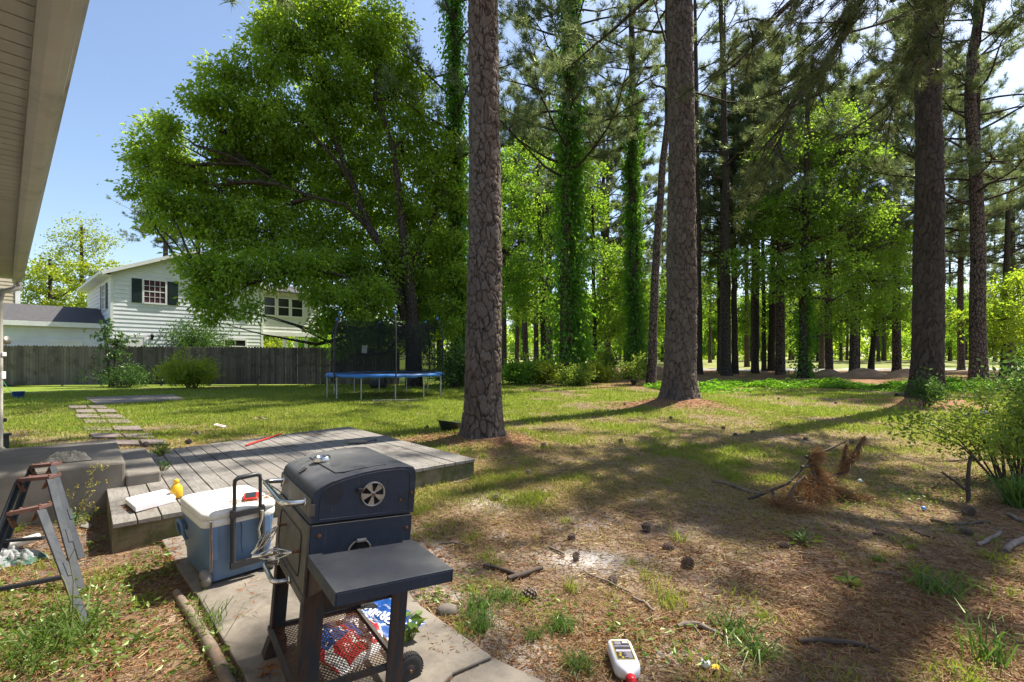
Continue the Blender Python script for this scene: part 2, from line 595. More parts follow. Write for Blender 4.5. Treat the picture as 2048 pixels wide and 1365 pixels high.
ZD = .22
M['nail'] = mat('rusty_nail', (.05, .03, .022), (.03, .022, .02), 40, .8)
DM = frame(tuple(G(224, 1047, ZD)[:2]) + (0,), 42.3)
deck = thing('deck', 'low weathered grey timber deck between the grill and the big pine', 'deck', mat=DM)
DL, DW = 3.27, 3.58
d = MB()
nb = 23
bw = DL / nb
for i in range(nb):
    x0 = i * bw
    gap = .006 + .004 * random.random()
    dz = random.uniform(-.003, .003)
    yb = DW + random.uniform(-.02, .02) - .62 * (1 - ((i + .5) / nb)) ** 1.0 * .9
    y0 = 1.16 if x0 + bw < .42 and False else 0.0
    cuts = [y0 - .025 + random.uniform(-.004, .004), yb]
    if i % 3 == 1: cuts.insert(1, random.uniform(1.6, 2.4))
    for a, b in zip(cuts[:-1], cuts[1:]):
        t = random.uniform(-.002, .002)
        d.hexa([Vector(q) for q in ((x0 + gap / 2, a + .002, ZD - .034), (x0 + bw - gap / 2, a + .002, ZD - .034), (x0 + bw - gap / 2, b - .002, ZD - .034), (x0 + gap / 2, b - .002, ZD - .034),
                (x0 + gap / 2, a + .002, ZD + dz + t), (x0 + bw - gap / 2, a + .002, ZD + dz - t), (x0 + bw - gap / 2, b - .002, ZD + dz + t), (x0 + gap / 2, b - .002, ZD + dz - t))])
d.build('board_surface', M['deck'], deck, .003)
nails = []
for i in range(nb):
    for yy in (.03, .64, 1.26, 1.88, 2.50, 3.0):
        if yy > DW - .62 * (1 - (i + .5) / nb) - .05: continue
        for q in (.28, .72):
            nails.append(Vector(((i + q) * bw + random.uniform(-.006, .006), yy + random.uniform(-.01, .01), 0)))
nails.sort(key=lambda q: (q - Vector((DL, 0, 0))).length)
for q in nails[:90]: MB().lathe([(.0042, ZD - .002), (.0042, ZD + .0045)], 6, Matrix.Translation(q), 0, False).build('nail_head', M['nail'], deck)
d = MB()
d.box((0, 0, -.02), (1.62, .04, ZD - .036))
d.box((1.625, 0, -.02), (DL, .04, ZD - .036))
d.box((DL - .04, .042, -.02), (DL - .001, DW - .03, ZD - .036))
d.box((.001, .042, -.02), (.04, 2.9, ZD - .036))
for k in range(1, 5): d.box((.042, .62 * k, .02), (DL - .042, .62 * k + .04, ZD - .037))
d.build('rim_joist', M['deck_edge'], deck, .003)

def dloc(px, py, z):
    """image point on the plane z, in deck coordinates"""
    return DM.inverted() @ G(px, py, z)

stoop = MB()
def slab(mb, lo, hi, r=.02):
    mb.box(lo, hi)
s_top = .452
stoop.box((-5.2, 1.20, -.05), (.135, 2.86, s_top))
st = stoop.build('upper_slab', M['conc_stoop'], None, .022)
stoopr = thing('concrete_stoop', 'grey concrete back stoop with one lower step beside the timber deck', 'stoop', mat=DM)
st.parent = stoopr
b2 = MB().box((.137, 1.185, -.02), (.40, 2.80, .325)).build('step', M['conc_stoop'], stoopr, .018)


# the concrete slab the grill stands on, cast in two pours
def poly_slab(name, label, px, z, th, m=None):
    pts = [G(a, b, z) for a, b in px]
    mb = MB().prism([Vector((p.x, p.y, z - th)) for p in pts], (0, 0, th))
    o = mb.build(name, m or M['conc'], None, .008)
    return prop(o, label, 'slab')
poly_slab('concrete_slab', 'stained concrete slab under the grill and the blue cooler', [(318, 1072), (352, 1128), (398, 1196), (436, 1262), (488, 1350), (545, 1470), (620, 1640), (905, 1345), (984, 1312), (832, 1204), (700, 1012)], .03, .09)
poly_slab('concrete_slab', 'second piece of concrete past the joint, at the bottom edge beside the grill wheel', [(622, 1652), (760, 1900), (1160, 1410), (1090, 1362), (990, 1316), (908, 1352)], .028, .09)
poly_slab('paving_slab', 'flat pale concrete pad lying in the lawn before the wooden fence', [(168, 795), (345, 789), (372, 798), (192, 808)], .05, .07)

# stepping stones leading from the stoop to the pad
M['paver'] = mat('paver', (.23, .17, .145), (.15, .12, .11), 7, .9, bump=.5, bscale=40, c3=(.10, .09, .07), t3=(.5, .7), s3=4)
k = 0
prng = random.Random(5)
for r_, (py, x0, x1) in enumerate(((814, 135, 215), (822, 150, 235), (832, 150, 250), (843, 165, 262), (856, 165, 285), (870, 180, 310), (884, 225, 335))):
    n = 2
    for i in range(n):
        a, b = x0 + (x1 - x0) * i / n, x0 + (x1 - x0) * (i + 1) / n
        h = (6 + r_ * .55)
        z = .035
        pad = (b - a) * .04
        j = lambda: prng.uniform(-2.0, 2.0)
        px = [(a + pad + j() - h * .4, py - h * .46), (b - pad + j() - h * .4, py - h * .46), (b - pad + j() + h * .4, py + h * .46), (a + pad + j() + h * .4, py + h * .46)]
        pts = [G(q[0], q[1], z) for q in px]
        o = MB().prism([Vector((p.x, p.y, -.02)) for p in pts], (0, 0, .02 + z + prng.uniform(-.008, .012))).build('paver', M['paver'], None, .012)
        side = ('left', 'right')[i]
        ordn = ('farthest', 'second farthest', 'third farthest', 'middle', 'third nearest', 'second nearest', 'nearest')[r_]
        prop(o, f'{side} paver in the {ordn} row of the worn path to the lawn pad', 'paver', 'worn pavers leading from the stoop to the pad')

# ------------------------------------------------------------------ wooden fence
M['fence'] = woodmat('fence_board', (.15, .125, .098), (.235, .20, .16), (.075, .064, .052), None, (8, 8, .5))
FA, FB = Vector((-33.0, 23.6, 0)), Vector((-6.1, 25.2, 0))
fd = (FB - FA); fl = fd.length; fd.normalize(); fn = Vector((fd.y, -fd.x, 0))
fence = thing('wooden_fence', 'tall grey dog-eared board fence along the left boundary before the white house', 'fence', loc=FA)
fb = MB()
nbd = int(fl / .15)
for i in range(nbd):
    s0 = fl * i / nbd + .004; s1 = fl * (i + 1) / nbd - .004
    f = i / nbd
    h = 2.14 - .17 * f + random.uniform(-.02, .02)
    o = fn * random.uniform(0, .012)
    a, b = fd * s0 + o, fd * s1 + o
    zc = .05
    poly = [Vector((a.x, a.y, zc)), Vector((b.x, b.y, zc)), Vector((b.x, b.y, h - .05)), Vector((b.x, b.y, 0)).lerp(Vector((a.x, a.y, 0)), .22) + Vector((0, 0, h)), Vector((a.x, a.y, 0)).lerp(Vector((b.x, b.y, 0)), .22) + Vector((0, 0, h)), Vector((a.x, a.y, h - .05))]
    fb.prism(poly, fn * -.02)
fb.build('board_panel', M['fence'], fence)
fr = MB()
for z in (.4, 1.05, 1.75):
    a, b = -fn * .045 + Vector((0, 0, z)), fd * fl - fn * .045 + Vector((0, 0, z))
    fr.bar(a, b, .04, .09)
fr.build('rail', M['fence'], fence)
for i in range(0, 12):
    p = fd * (fl * i / 11) - fn * .12
    MB().box((p.x - .045, p.y - .045, -.3), (p.x + .045, p.y + .045, 2.0)).build('post', M['fence'], fence)

# ------------------------------------------------------------------ the neighbours' white house
M['siding'] = mat('white_siding', (.74, .765, .80), (.66, .685, .715), 1.5, .55, bump=.1, c3=(.50, .51, .50), t3=(.56, .8), s3=.9)
M['trim'] = mat('white_trim', (.78, .78, .77), (.70, .70, .68), 3, .5)
M['shingle'] = mat('asphalt_shingle', (.045, .045, .05), (.085, .08, .08), 9, .95, bump=.7, bscale=30)
M['shutter'] = mat('dark_shutter', (.012, .03, .032), (.02, .04, .04), 8, .5)
tg = NT('window_glass'); tg.princ((.02, .022, .026), .12, 0, None, .4); M['glass'] = tg.m
M['curtain'] = mat('dark_curtain', (.05, .015, .03), (.08, .03, .045), 5, .9)
HA = 48.0
hc = (222 - CX) / F * 26.5
HMx = frame((hc, 26.5, 0), HA)
HI = HMx.inverted()
def hp(px, py, v=0.0):
    """point of the plane local-y = v seen at an image point, in house coordinates"""
    o = HI @ Vector((0, 0, CH))
    q = HI @ P(px, py, 10.0)
    k = (v - o.y) / (q.y - o.y)
    return o + (q - o) * k
house = thing('white_house', 'two storey white clapboard house with dark shutters behind the wooden fence', 'house', mat=HMx)
HL = hp(525, 690).x
zap = hp((387), 507).z
ap = hp(387, 507)
zeL, zeR = 6.28, 6.28
HD = 9.5
half = HL / 2
zap = zeL + half * (4.1 / 12) * 1.28
def rakez(x): return zeL + (zap - zeL) * (1 - abs(x - half) / half)

def clap(mb, x0, x1, z0, z1, axis='x', fix=0.0, sgn=-1, course=.235, top=None):
    """clapboards on the plane local-y=fix (axis x) or local-x=fix (axis y), facing sgn"""
    z = z0
    while z < z1 - 1e-4:
        zt = min(z + course, z1)
        xa0, xa1, xb0, xb1 = x0, x1, x0, x1
        if top is not None:
            xa0, xa1 = top(z); xb0, xb1 = top(zt)
            if xb1 - xb0 < .02: xb0 = xb1 = (xa0 + xa1) / 2
        o = sgn * .028
        if axis == 'x':
            v = [(xa0, fix + o, z), (xa1, fix + o, z), (xb1, fix + sgn * .004, zt), (xb0, fix + sgn * .004, zt), (xa0, fix, z), (xa1, fix, z)]
        else:
            v = [(fix + o, xa0, z), (fix + o, xa1, z), (fix + sgn * .004, xb1, zt), (fix + sgn * .004, xb0, zt), (fix, xa0, z), (fix, xa1, z)]
        mb.add(v, [(0, 1, 2, 3), (0, 1, 5, 4)])
        z = zt
wl = MB()
clap(wl, 0, HL, .2, zeL)
def rk(z):
    k = (z - zeL) / (zap - zeL)
    return k * half, HL - k * half
clap(wl, 0, HL, zeL, zap - .02, top=rk)
clap(wl, 0, HD, .2, zeL, 'y', 0.0, -1)
clap(wl, 0, HD, .2, zeL, 'y', HL, 1)
wl.prism([(0.004, .03, .2), (HL - .004, .03, .2), (HL - .004, .03, zeL), (half, .03, zap - .03), (.004, .03, zeL)], (0, HD - .03, 0))
wl.build('wall', M['siding'], house)
ct = MB()
ct.box((-.035, -.040, .2), (.10, -.029, zeL)); ct.box((-.036, -.028, .2), (-.029, .10, zeL))
ct.build('corner_trim', M['trim'], house)
MB().box((HL - .10, -.036, .2), (HL + .035, -.029, zeL)).build('corner_trim', M['trim'], house)
rf = MB()
ov, eo = .32, .42
def roofz(x): return zap + .10 - abs(x - half) * (zap - zeL) / half
for sgn in (-1, 1):
    xe = half + sgn * (half + eo)
    rf.hexa([Vector(q) for q in ((xe, -ov, roofz(xe)), (half, -ov, roofz(half)), (half, HD + ov, roofz(half)), (xe, HD + ov, roofz(xe)),
             (xe, -ov, roofz(xe) + .09), (half, -ov, roofz(half) + .09), (half, HD + ov, roofz(half) + .09), (xe, HD + ov, roofz(xe) + .09))])
roof = rf.build('roof', M['shingle'], house)
fs = MB()
for sgn in (-1, 1):
    xe = half + sgn * (half + eo + .02)
    a = Vector((xe, -ov - .02, roofz(xe) - .02)); b = Vector((half, -ov - .02, roofz(half) - .02))
    fs.bar(a, b, .04, .2, up=(0, 0, 1))
    fs.box((min(xe, xe + sgn * .1), -ov - .03, roofz(xe) - .1), (max(xe, xe + sgn * .1), HD + ov, roofz(xe) + .06))
    x0, x1 = sorted((xe, half + sgn * half))
    fs.box((x0, -ov, roofz(xe) - .13), (x1, HD + ov, roofz(xe) - .10))
fs.build('fascia', M['trim'], house)

def window(parent, x0, x1, z0, z1, y, rows=4, cols=4, curtain=True, shutters=None, axis='x', face=-1, sash=False):
    def bx(mb, a, b):
        if axis == 'x': mb.box((a[0], y + min(face * a[1], face * b[1]), a[2]), (b[0], y + max(face * a[1], face * b[1]), b[2]))
        else: mb.box((y + min(face * a[1], face * b[1]), a[0], a[2]), (y + max(face * a[1], face * b[1]), b[0], b[2]))
    f = MB(); w = .09
    bx(f, (x0 - w, .02, z0 - w), (x0, .075, z1 + w)); bx(f, (x1, .02, z0 - w), (x1 + w, .075, z1 + w))
    bx(f, (x0, .02, z1), (x1, .074, z1 + w)); bx(f, (x0, .02, z0 - w), (x1, .09, z0))
    for i in range(1, cols): xx = x0 + (x1 - x0) * i / cols; bx(f, (xx - .013, .048, z0), (xx + .013, .060, z1))
    for i in range(1, rows):
        zz = z0 + (z1 - z0) * i / rows
        t = .03 if (i * 2 == rows) else .013
        bx(f, (x0, .047, zz - t), (x1, .062, zz + t))
    fo = f.build('window', M['trim'], parent)
    g = MB(); bx(g, (x0, .031, z0), (x1, .045, z1)); g.build('pane', M['curtain'] if curtain else M['glass'], fo)
    if shutters:
        for (a, b) in shutters:
            s = MB(); bx(s, (a, .03, z0 - .06), (b, .065, z1 + .04))
            n = 22
            for i in range(n):
                zz = z0 + (z1 - z0) * (i + .3) / n
                bx(s, (a + .05, .065, zz), (b - .05, .078, zz + .03))
            s.build('shutter', M['shutter'], parent)
    return fo
x0, x1 = hp(288, 560).x, hp(330, 560).x
zt, zb = hp(305, 562).z, hp(305, 606).z
window(house, x0, x1, zb, zt, 0.0, 4, 4, True, ((hp(263, 560).x, hp(283, 560).x), (hp(335, 560).x, hp(356, 560).x)))
window(house, 1.6, 2.7, 4.35, 5.75, 0.0, 4, 4, False, ((.95, 1.42), (2.88, 3.35)), 'y')
wx0, wx1, wz = hp(449, 690).x, hp(490, 690).x, hp(470, 681).z
window(house, wx0, wx1, wz - .8, wz, 0.0, 2, 2, False)
# side door and lamp
dx0, dx1, dz1 = hp(250, 690).x, hp(288, 690).x, hp(268, 675).z
dm = MB(); dm.box((dx0, -.06, .3), (dx1, -.03, dz1))
for a in range(2):
    for b in range(3):
        xx = dx0 + (dx1 - dx0) * (.14 + .45 * a); zz = .5 + (dz1 - .5) * (.04 + .32 * b)
        dm.box((xx, -.066, zz), (xx + (dx1 - dx0) * .3, -.0605, zz + (dz1 - .5) * .25))
do = dm.build('door', M['trim'], house)
df = MB(); df.box((dx0 - .12, -.075, .3), (dx0, -.03, dz1 + .12)); df.box((dx1, -.075, .3), (dx1 + .12, -.03, dz1 + .12)); df.box((dx0, -.074, dz1), (dx1, -.03, dz1 + .12))
df.build('door_frame', M['trim'], do)
M['black_metal'] = mat('black_metal', (.012, .012, .013), (.02, .02, .02), 12, .5, .6)
lp = hp(303, 672)
lm = MB(); lm.lathe([(.02, -.24), (.055, -.2), (.095, 0), (.10, .02), (.05, .08), (.015, .14)], 8, Matrix.Translation((lp.x, -.17, lp.z)))
lm.tube([(lp.x, -.03, lp.z - .12), (lp.x, -.10, lp.z - .2), (lp.x, -.17, lp.z - .22)], .014, 6)
lm.box((lp.x - .05, -.045, lp.z - .25), (lp.x + .05, -.03, lp.z - .02))
lm.build('wall_lamp', M['black_metal'], house)
# raised sun porch on posts at the right end
M['porch_siding'] = mat('cream_siding', (.70, .70, .67), (.62, .62, .59), 2, .55)
PX1 = hp(641, 640).x
zpb, zpt = hp(560, 664).z, hp(575, 587).z
pm = MB()
clap(pm, HL + .036, PX1, zpb, zpt, 'x', 0.35)
pm.box((HL + .036, .352, zpb), (PX1, 4.2, zpt))
clap(pm, .35, 4.2, zpb, zpt, 'y', PX1, 1)
po = pm.build('sun_porch', M['porch_siding'], house)
pt = MB()
pt.box((HL + .036, .28, zpb - .28), (PX1 + .05, .345, zpb)); pt.box((HL + .036, .28, zpt - .12), (PX1 + .25, .345, zpt + .08)); pt.box((PX1 - .06, .31, zpb), (PX1 + .03, .345, zpt - .12))
pt.build('porch_trim', M['trim'], po)
pr = MB()
pr.hexa([Vector(q) for q in ((HL, .0, zpt + .02), (PX1 + .35, .0, zpt + .02), (PX1 + .35, 4.4, zpt + 1.1), (HL, 4.4, zpt + 1.1), (HL, .0, zpt + .12), (PX1 + .35, .0, zpt + .12), (PX1 + .35, 4.4, zpt + 1.2), (HL, 4.4, zpt + 1.2))])
pr.build('porch_roof', M['shingle'], po)
for a, b in ((528, 549), (556, 577), (583, 604)):
    xa, xb = hp(a, 615, .35).x, hp(b, 615, .35).x
    window(house, xa, xb, hp(566, 632, .35).z, hp(566, 598, .35).z, .35, 2, 1, False)
for a in (570, 592, 612):
    xx = hp(a, 690, .5).x
    MB().box((xx - .09, .4, 0), (xx + .09, .58, zpb)).build('porch_post', M['trim'], house)
for a in (.2, .7): MB().box((HL + (PX1 - HL) * a, 3.6, 0), (HL + (PX1 - HL) * a + .18, 3.8, zpb)).build('porch_post', M['trim'], house)
# low wing towards the left
wg = MB()
WV, WLn = 1.2, -7.0
zwe = hp(150, 650, WV).z
clap(wg, WLn, -.04, .2, zwe, 'x', WV, -1, .235)
wg.box((WLn, WV + .004, .2), (-.04, WV + 5, zwe))
wgo = wg.build('wing', M['siding'], house)
wr = MB()
zr = hp(120, 617, WV + 3.0).z
wr.hexa([Vector(q) for q in ((WLn - .3, WV - .35, zwe + .0), (-.04, WV - .35, zwe + .0), (-.04, WV + 3, zr), (WLn - .3, WV + 3, zr), (WLn - .3, WV - .35, zwe + .12), (-.04, WV - .35, zwe + .12), (-.04, WV + 3, zr + .12), (WLn - .3, WV + 3, zr + .12))])
wr.hexa([Vector(q) for q in ((WLn - .3, WV + 3.002, zr), (-.04, WV + 3.002, zr), (-.04, WV + 6, zwe), (WLn - .3, WV + 6, zwe), (WLn - .3, WV + 3.002, zr + .12), (-.04, WV + 3.002, zr + .12), (-.04, WV + 6, zwe + .12), (WLn - .3, WV + 6, zwe + .12))])
wr.build('wing_roof', M['shingle'], wgo)
MB().box((WLn - .3, WV - .40, zwe - .16), (-.04, WV - .355, zwe + .10)).build('wing_fascia', M['trim'], wgo)
gd0, gd1, gdz = hp(106, 690, WV).x, hp(160, 690, WV).x, hp(130, 684, WV).z
gm = MB(); gm.box((gd0 - .12, WV - .07, .2), (gd0, WV - .03, gdz + .1)); gm.box((gd1, WV - .07, .2), (gd1 + .12, WV - .03, gdz + .1)); gm.box((gd0, WV - .071, gdz), (gd1, WV - .03, gdz + .1)); gm.box((gd0, WV - .045, .2), (gd1, WV - .031, gdz))
gm.build('wing_door', M['trim'], wgo)

# a tan house farther off behind the wing
TH = thing('tan_house', 'sliver of a far tan house with white corner boards seen past the gutter', 'house', loc=(-34.6, 33.0, 0), rotz=math.radians(56))
M['tan'] = mat('tan_siding', (.50, .42, .30), (.44, .37, .26), 2, .6)
tm = MB(); clap(tm, -6, 0, 0, 10.0, 'x', 0, -1, .25); tm.box((-6, .004, 0), (-.002, 7, 10.0)); tm.prism([(-6, .01, 10.0), (-.002, .01, 10.0), (-3, .01, 11.6)], (0, 6.9, 0)); tm.build('wall', M['tan'], TH)
tm = MB()
for s0, s1 in ((-6.4, -3), (.4, -3)): tm.hexa([Vector(q) for q in ((s0, -.3, 9.8), (s1, -.3, 11.65), (s1, 7.3, 11.65), (s0, 7.3, 9.8), (s0, -.3, 9.95), (s1, -.3, 11.8), (s1, 7.3, 11.8), (s0, 7.3, 9.95))])
tm.build('roof', M['shingle'], TH)
MB().box((-.2, -.06, 0), (.05, -.032, 10.0)).box((.004, -.03, 0), (.05, .2, 10.0)).build('corner_trim', M['trim'], TH)

# ------------------------------------------------------------------ eave of our own house, at the left edge
M['soffit'] = mat('cream_soffit', (.45, .43, .38), (.38, .36, .315), 2.5, .5, bump=.15, c3=(.26, .235, .18), t3=(.55, .85), s3=1.6)
M['gutter'] = mat('cream_gutter', (.49, .47, .41), (.41, .39, .34), 3, .42, c3=(.16, .16, .115), t3=(.48, .78), s3=2.2)
M['dirty'] = mat('gutter_edge', (.22, .21, .16), (.12, .11, .085), 9, .7)
EA = math.degrees(math.atan2(940, -1014))
EM = frame((0, 0, 0), EA - 90)             # local y runs along the eave, away from the camera; x outwards
EI = EM.inverted()
def ep(px, py, z):
    return EI @ G(px, py, z)
zg = 2.55
xo = ep(192, 0.5, zg).x                      # outer gutter edge
y_end = ep(46, 566, zg).y
eave = thing('house_eave', 'cream soffit and gutter of our own house hanging over the left edge', 'eave', mat=EM)
zs = 2.60
ge = .125
xi = xo - ge
# soffit panels running square to the eave
sf = MB()
y0 = -1.6
xs1 = ep(88, 20, zs).x
yy = y0
while yy < y_end - .02:
    y2 = min(yy + .105, y_end - .02)
    sf.box((xs1 - .9, yy + .004, zs), (xs1, y2 - .004, zs + .02))
    yy = y2
sf.box((xs1 - .9, y0, zs + .021), (xs1, y_end - .02, zs + .04))
sf.build('soffit', M['soffit'], eave, .0015)
fr = MB()
xf = ep(106, 0.5, zs).x
fr.box((xs1 + .002, y0, zs - .012), (xf - .006, y_end, zs + .03))
fr.build('soffit_trim', M['soffit'], eave, .003)
fb_ = MB(); fb_.box((xf + .003, y0, zs - .045), (xi - .004, y_end, zs + .12)); fb_.build('fascia', M['gutter'], eave, .004)
gu = MB()
prof = [(xi, zg + .005), (xi + .03, zg - .005), (xo - .05, zg - .005), (xo - .022, zg + .02), (xo - .018, zg + .06), (xo, zg + .085), (xo, zg + .11), (xo - .012, zg + .11), (xo - .012, zg + .095), (xi, zg + .10)]
gu.prism([(a, y0, b) for a, b in prof], (0, y_end - y0, 0))
gu.build('gutter', M['gutter'], eave, .004)
rp = MB(); rp.hexa([Vector(q) for q in ((xo - .06, y0, zg + .13), (xo - 4, y0, zg + 1.3), (xo - 4, y_end + .1, zg + 1.3), (xo - .06, y_end + .1, zg + .13), (xo - .06, y0, zg + .17), (xo - 4, y0, zg + 1.34), (xo - 4, y_end + .1, zg + 1.34), (xo - .06, y_end + .1, zg + .17))])
rp.build('roof', M['shingle'], eave)
# wall below, corner at the end of the eave
xw = (EI @ P(-14, 690, 7.0)).x
wa = MB()
clap(wa, y0, y_end - .25, 0, zs, 'y', xw, 1, .2)
wa.box((xw - 3.0, y0, 0), (xw - .004, y_end - .25, zs))
wa.build('wall', M['soffit'], eave)
dp = MB()
pe = EI @ P(40, 572, 7.0)
pd = EI @ P(-1, 600, 7.0)
dp.tube([(xo - .06, y_end - .12, zg - .005), (xo - .06, y_end - .12, zg - .05), (pd.x + .22, y_end - .14, zg - .09), (pd.x + .03, y_end - .16, zg - .17), (pd.x, y_end - .16, zg - .3), (pd.x, y_end - .16, 1.5), (pd.x, y_end - .16, .12), (pd.x + .05, y_end - .14, .05)], .038, 10)
dp.build('downspout', M['gutter'], eave)
# ------------------------------------------------------------------ trees
def worley(Pts):
    """F1, F2 and the id value of the nearest cell, for points (N,3)"""
    base = np.floor(Pts).astype(int)
    f1 = np.full(len(Pts), 9.0); f2 = f1.copy(); cid = np.zeros(len(Pts))
    for dx in (-1, 0, 1):
        for dy in (-1, 0, 1):
            for dz in (-1, 0, 1):
                c = base + (dx, dy, dz)
                h = (c[:, 0] * 73856093) ^ (c[:, 1] * 19349663) ^ (c[:, 2] * 83492791)
                o = np.stack([_T[h % 256, (h // 256) % 256], _T[(h // 7) % 256, (h // 911) % 256], _T[(h // 13) % 256, (h // 3571) % 256]], -1)
                d = np.linalg.norm(c + o - Pts, axis=1)
                m = d < f1
                f2 = np.where(m, f1, np.minimum(f2, d))
                cid = np.where(m, _T[(h // 31) % 256, (h // 101) % 256], cid)
                f1 = np.where(m, d, f1)
    return f1, f2, cid

def near_trunk(name, r0, H, zfine, seg, step, m, plate, lean=(0, 0), flare=.7, fz=.3, parent=None):
    zs = np.concatenate([np.arange(-.35, zfine, step), np.arange(zfine, H, .5), [H]])
    th = np.linspace(0, 2 * np.pi, seg, endpoint=False)
    T, Z = np.meshgrid(th, zs)
    r = r0 * (1 - .55 * np.clip(Z / H, 0, 1) ** 1.25)
    lob = 1 + .22 * np.cos(4 * T + 1.0) + .14 * np.cos(7 * T + 2.2)
    r = r * (1 + flare * np.exp(-np.clip(Z + .05, 0, 9) / fz) * lob * .8 + .06 * np.exp(-np.clip(Z, 0, 9) / 1.5))
    r = r * (1 + .03 * np.sin(2 * T + Z * .8) + .025 * np.sin(3 * T - Z * 1.3) + .012 * np.sin(5 * T + Z * 3.1) + .05 * (fbm(np.cos(T) * 2 + Z * .9, np.sin(T) * 2 - Z, .5, 4) - .5))
    lx = lean[0] * Z + .05 * np.sin(Z * .35)
    ly = lean[1] * Z + .05 * np.cos(Z * .3)
    Pp = np.stack([r * np.cos(T), r * np.sin(T), Z], -1).reshape(-1, 3)
    wob = np.stack([np.sin(Pp[:, 2] * 5 + Pp[:, 0] * 9), np.cos(Pp[:, 2] * 4 + Pp[:, 1] * 8), np.sin(Pp[:, 0] * 7)], -1) * .25
    q = Pp * 1.0
    wx = (fbm(T.ravel() * r0 * 3 + 5, Z.ravel(), .35, 3) - .5) * .16; wz = (fbm(T.ravel() * r0 * 3 - 9, Z.ravel(), .28, 8) - .5) * .2
    q[:, 0] += wx; q[:, 1] += wx; q[:, 2] += wz
    zz = q[:, 2].copy(); zk = 1.6
    q[:, 2] = zz - .55 * zk * (1 - np.exp(-np.clip(zz, 0, 99) / zk))       # plates longer near the foot
    f1, f2, cid = worley(q / np.array(plate) + wob)
    e = f2 - f1
    crack = ss(.10, .01, e)
    g1, g2, gid = worley(Pp / (np.array(plate) * np.array((.55, .55, .3))) + wob * 1.7)
    c2 = ss(.09, .0, g2 - g1) * .22
    crack = np.clip(crack + c2, 0, 1)
    flake = np.floor(Z.ravel() / .045 + cid * 7 + wx * 18) % 2
    disp = (-.026 * ss(.13, .0, e) + .020 * (cid - .5) + .005 * flake * (cid > .4) - .008 * c2 + .006 * (gid - .5)) * (r0 / .3) ** .5
    nrmv = np.stack([np.cos(T), np.sin(T), 0 * T], -1).reshape(-1, 3)
    V = Pp + nrmv * disp[:, None]
    V[:, 0] += lx.ravel(); V[:, 1] += ly.ravel()
    me = grid_mesh(name, V.reshape(len(zs), seg, 3), seg, len(zs), m, True, {'crack': crack, 'cell': cid})
    return link('trunk', me, parent)

def limb_curve(a, d, L, n, r, sag=0.0, lift=0.0, wob=.15):
    pts = [Vector(a)]
    d = Vector(d).normalized()
    for i in range(n):
        t = (i + 1) / n
        d = (d + Vector((r.normal() * wob, r.normal() * wob, r.normal() * wob * .7 + lift * t - sag * (1 - t)))).normalized()
        pts.append(pts[-1] + d * L / n)
    return pts

def pine_crown(seed, H=15, R=4.6, nl=34, tuft=18, nlen=.32, sub=9, dens=1.0):
    """limbs mesh and needle mesh of a loblolly crown, base of the crown at the origin"""
    r = np.random.default_rng(seed)
    lb = MB()
    C, D, TI = [], [], []
    lb.tube([(0, 0, -.3), (.1, .05, H * .4), (0, .1, H * .8), (.05, 0, H)], [.17, .13, .07, .02], 6)
    for i in range(nl):
        t = (i + r.random()) / nl
        z = H * (t ** 1.05)
        az = i * 2.4 + r.normal() * .5
        L = R * (1.0 - .62 * t ** 1.6) * r.uniform(.55, 1.15)
        up = r.uniform(-.12, .3) + .45 * t
        pts = limb_curve((0, 0, z), (math.cos(az), math.sin(az), up), L, 6, r, .02, .10, .17)
        lb.tube(pts, list(np.linspace(.075 * (1 - .5 * t), .012, len(pts))), 5, cap=False)
        for k in range(sub):
            s = r.uniform(.28, 1.0)
            q = s * (len(pts) - 1); qi = min(int(q), len(pts) - 2)
            a = pts[qi].lerp(pts[qi + 1], q - qi)
            dd = (pts[qi + 1] - pts[qi]).normalized()
            side = Vector((-dd.y, dd.x, 0)) * r.choice((-1, 1)) * r.uniform(.4, 1.2)
            sp = limb_curve(a, dd * .8 + side + Vector((0, 0, r.uniform(-.1, .4))), L * r.uniform(.16, .36), 3, r, 0, .2, .2)
            lb.tube(sp, [.02, .015, .01, .006], 4, cap=False)
            nt = max(2, int(r.uniform(4, 8) * dens))
            for j in range(nt):
                u = r.uniform(.35, 1.0)
                q = u * 3; qi = min(int(q), 2)
                p = sp[qi].lerp(sp[qi + 1], q - qi) + Vector(r.normal(size=3) * .1)
                C.append(p); D.append((sp[3] - sp[2]).normalized() + Vector((0, 0, .25))); TI.append(r.uniform(.0, 1))
    C = np.array(C); D = np.array(D); TI = np.array(TI)
    n = len(C)
    Cn = np.repeat(C, tuft, 0) + r.normal(size=(n * tuft, 3)) * .035
    Dn = nrm(np.repeat(nrm(D), tuft, 0) * .75 + nrm(r.normal(size=(n * tuft, 3))))
    V = needle_tris(Cn, Dn, nlen * r.uniform(.7, 1.15, n * tuft), .026, r)
    tint = np.clip(np.repeat(TI, tuft) * .7 + r.random(n * tuft) * .3, 0, 1)
    return lb.mesh('pine_limbs', M['bark_dark']), np_mesh('pine_needles', V, 3, M['needle'], tint)

PINEC = [pine_crown(100 + i, H=(16, 14, 17, 12)[i], R=(6.2, 5.4, 6.6, 5.2)[i], nl=(56, 50, 60, 42)[i], sub=12, tuft=20, nlen=.36) for i in range(4)] + [pine_crown(160, H=15, R=4.6, nl=22, sub=6, tuft=18, nlen=.34)]

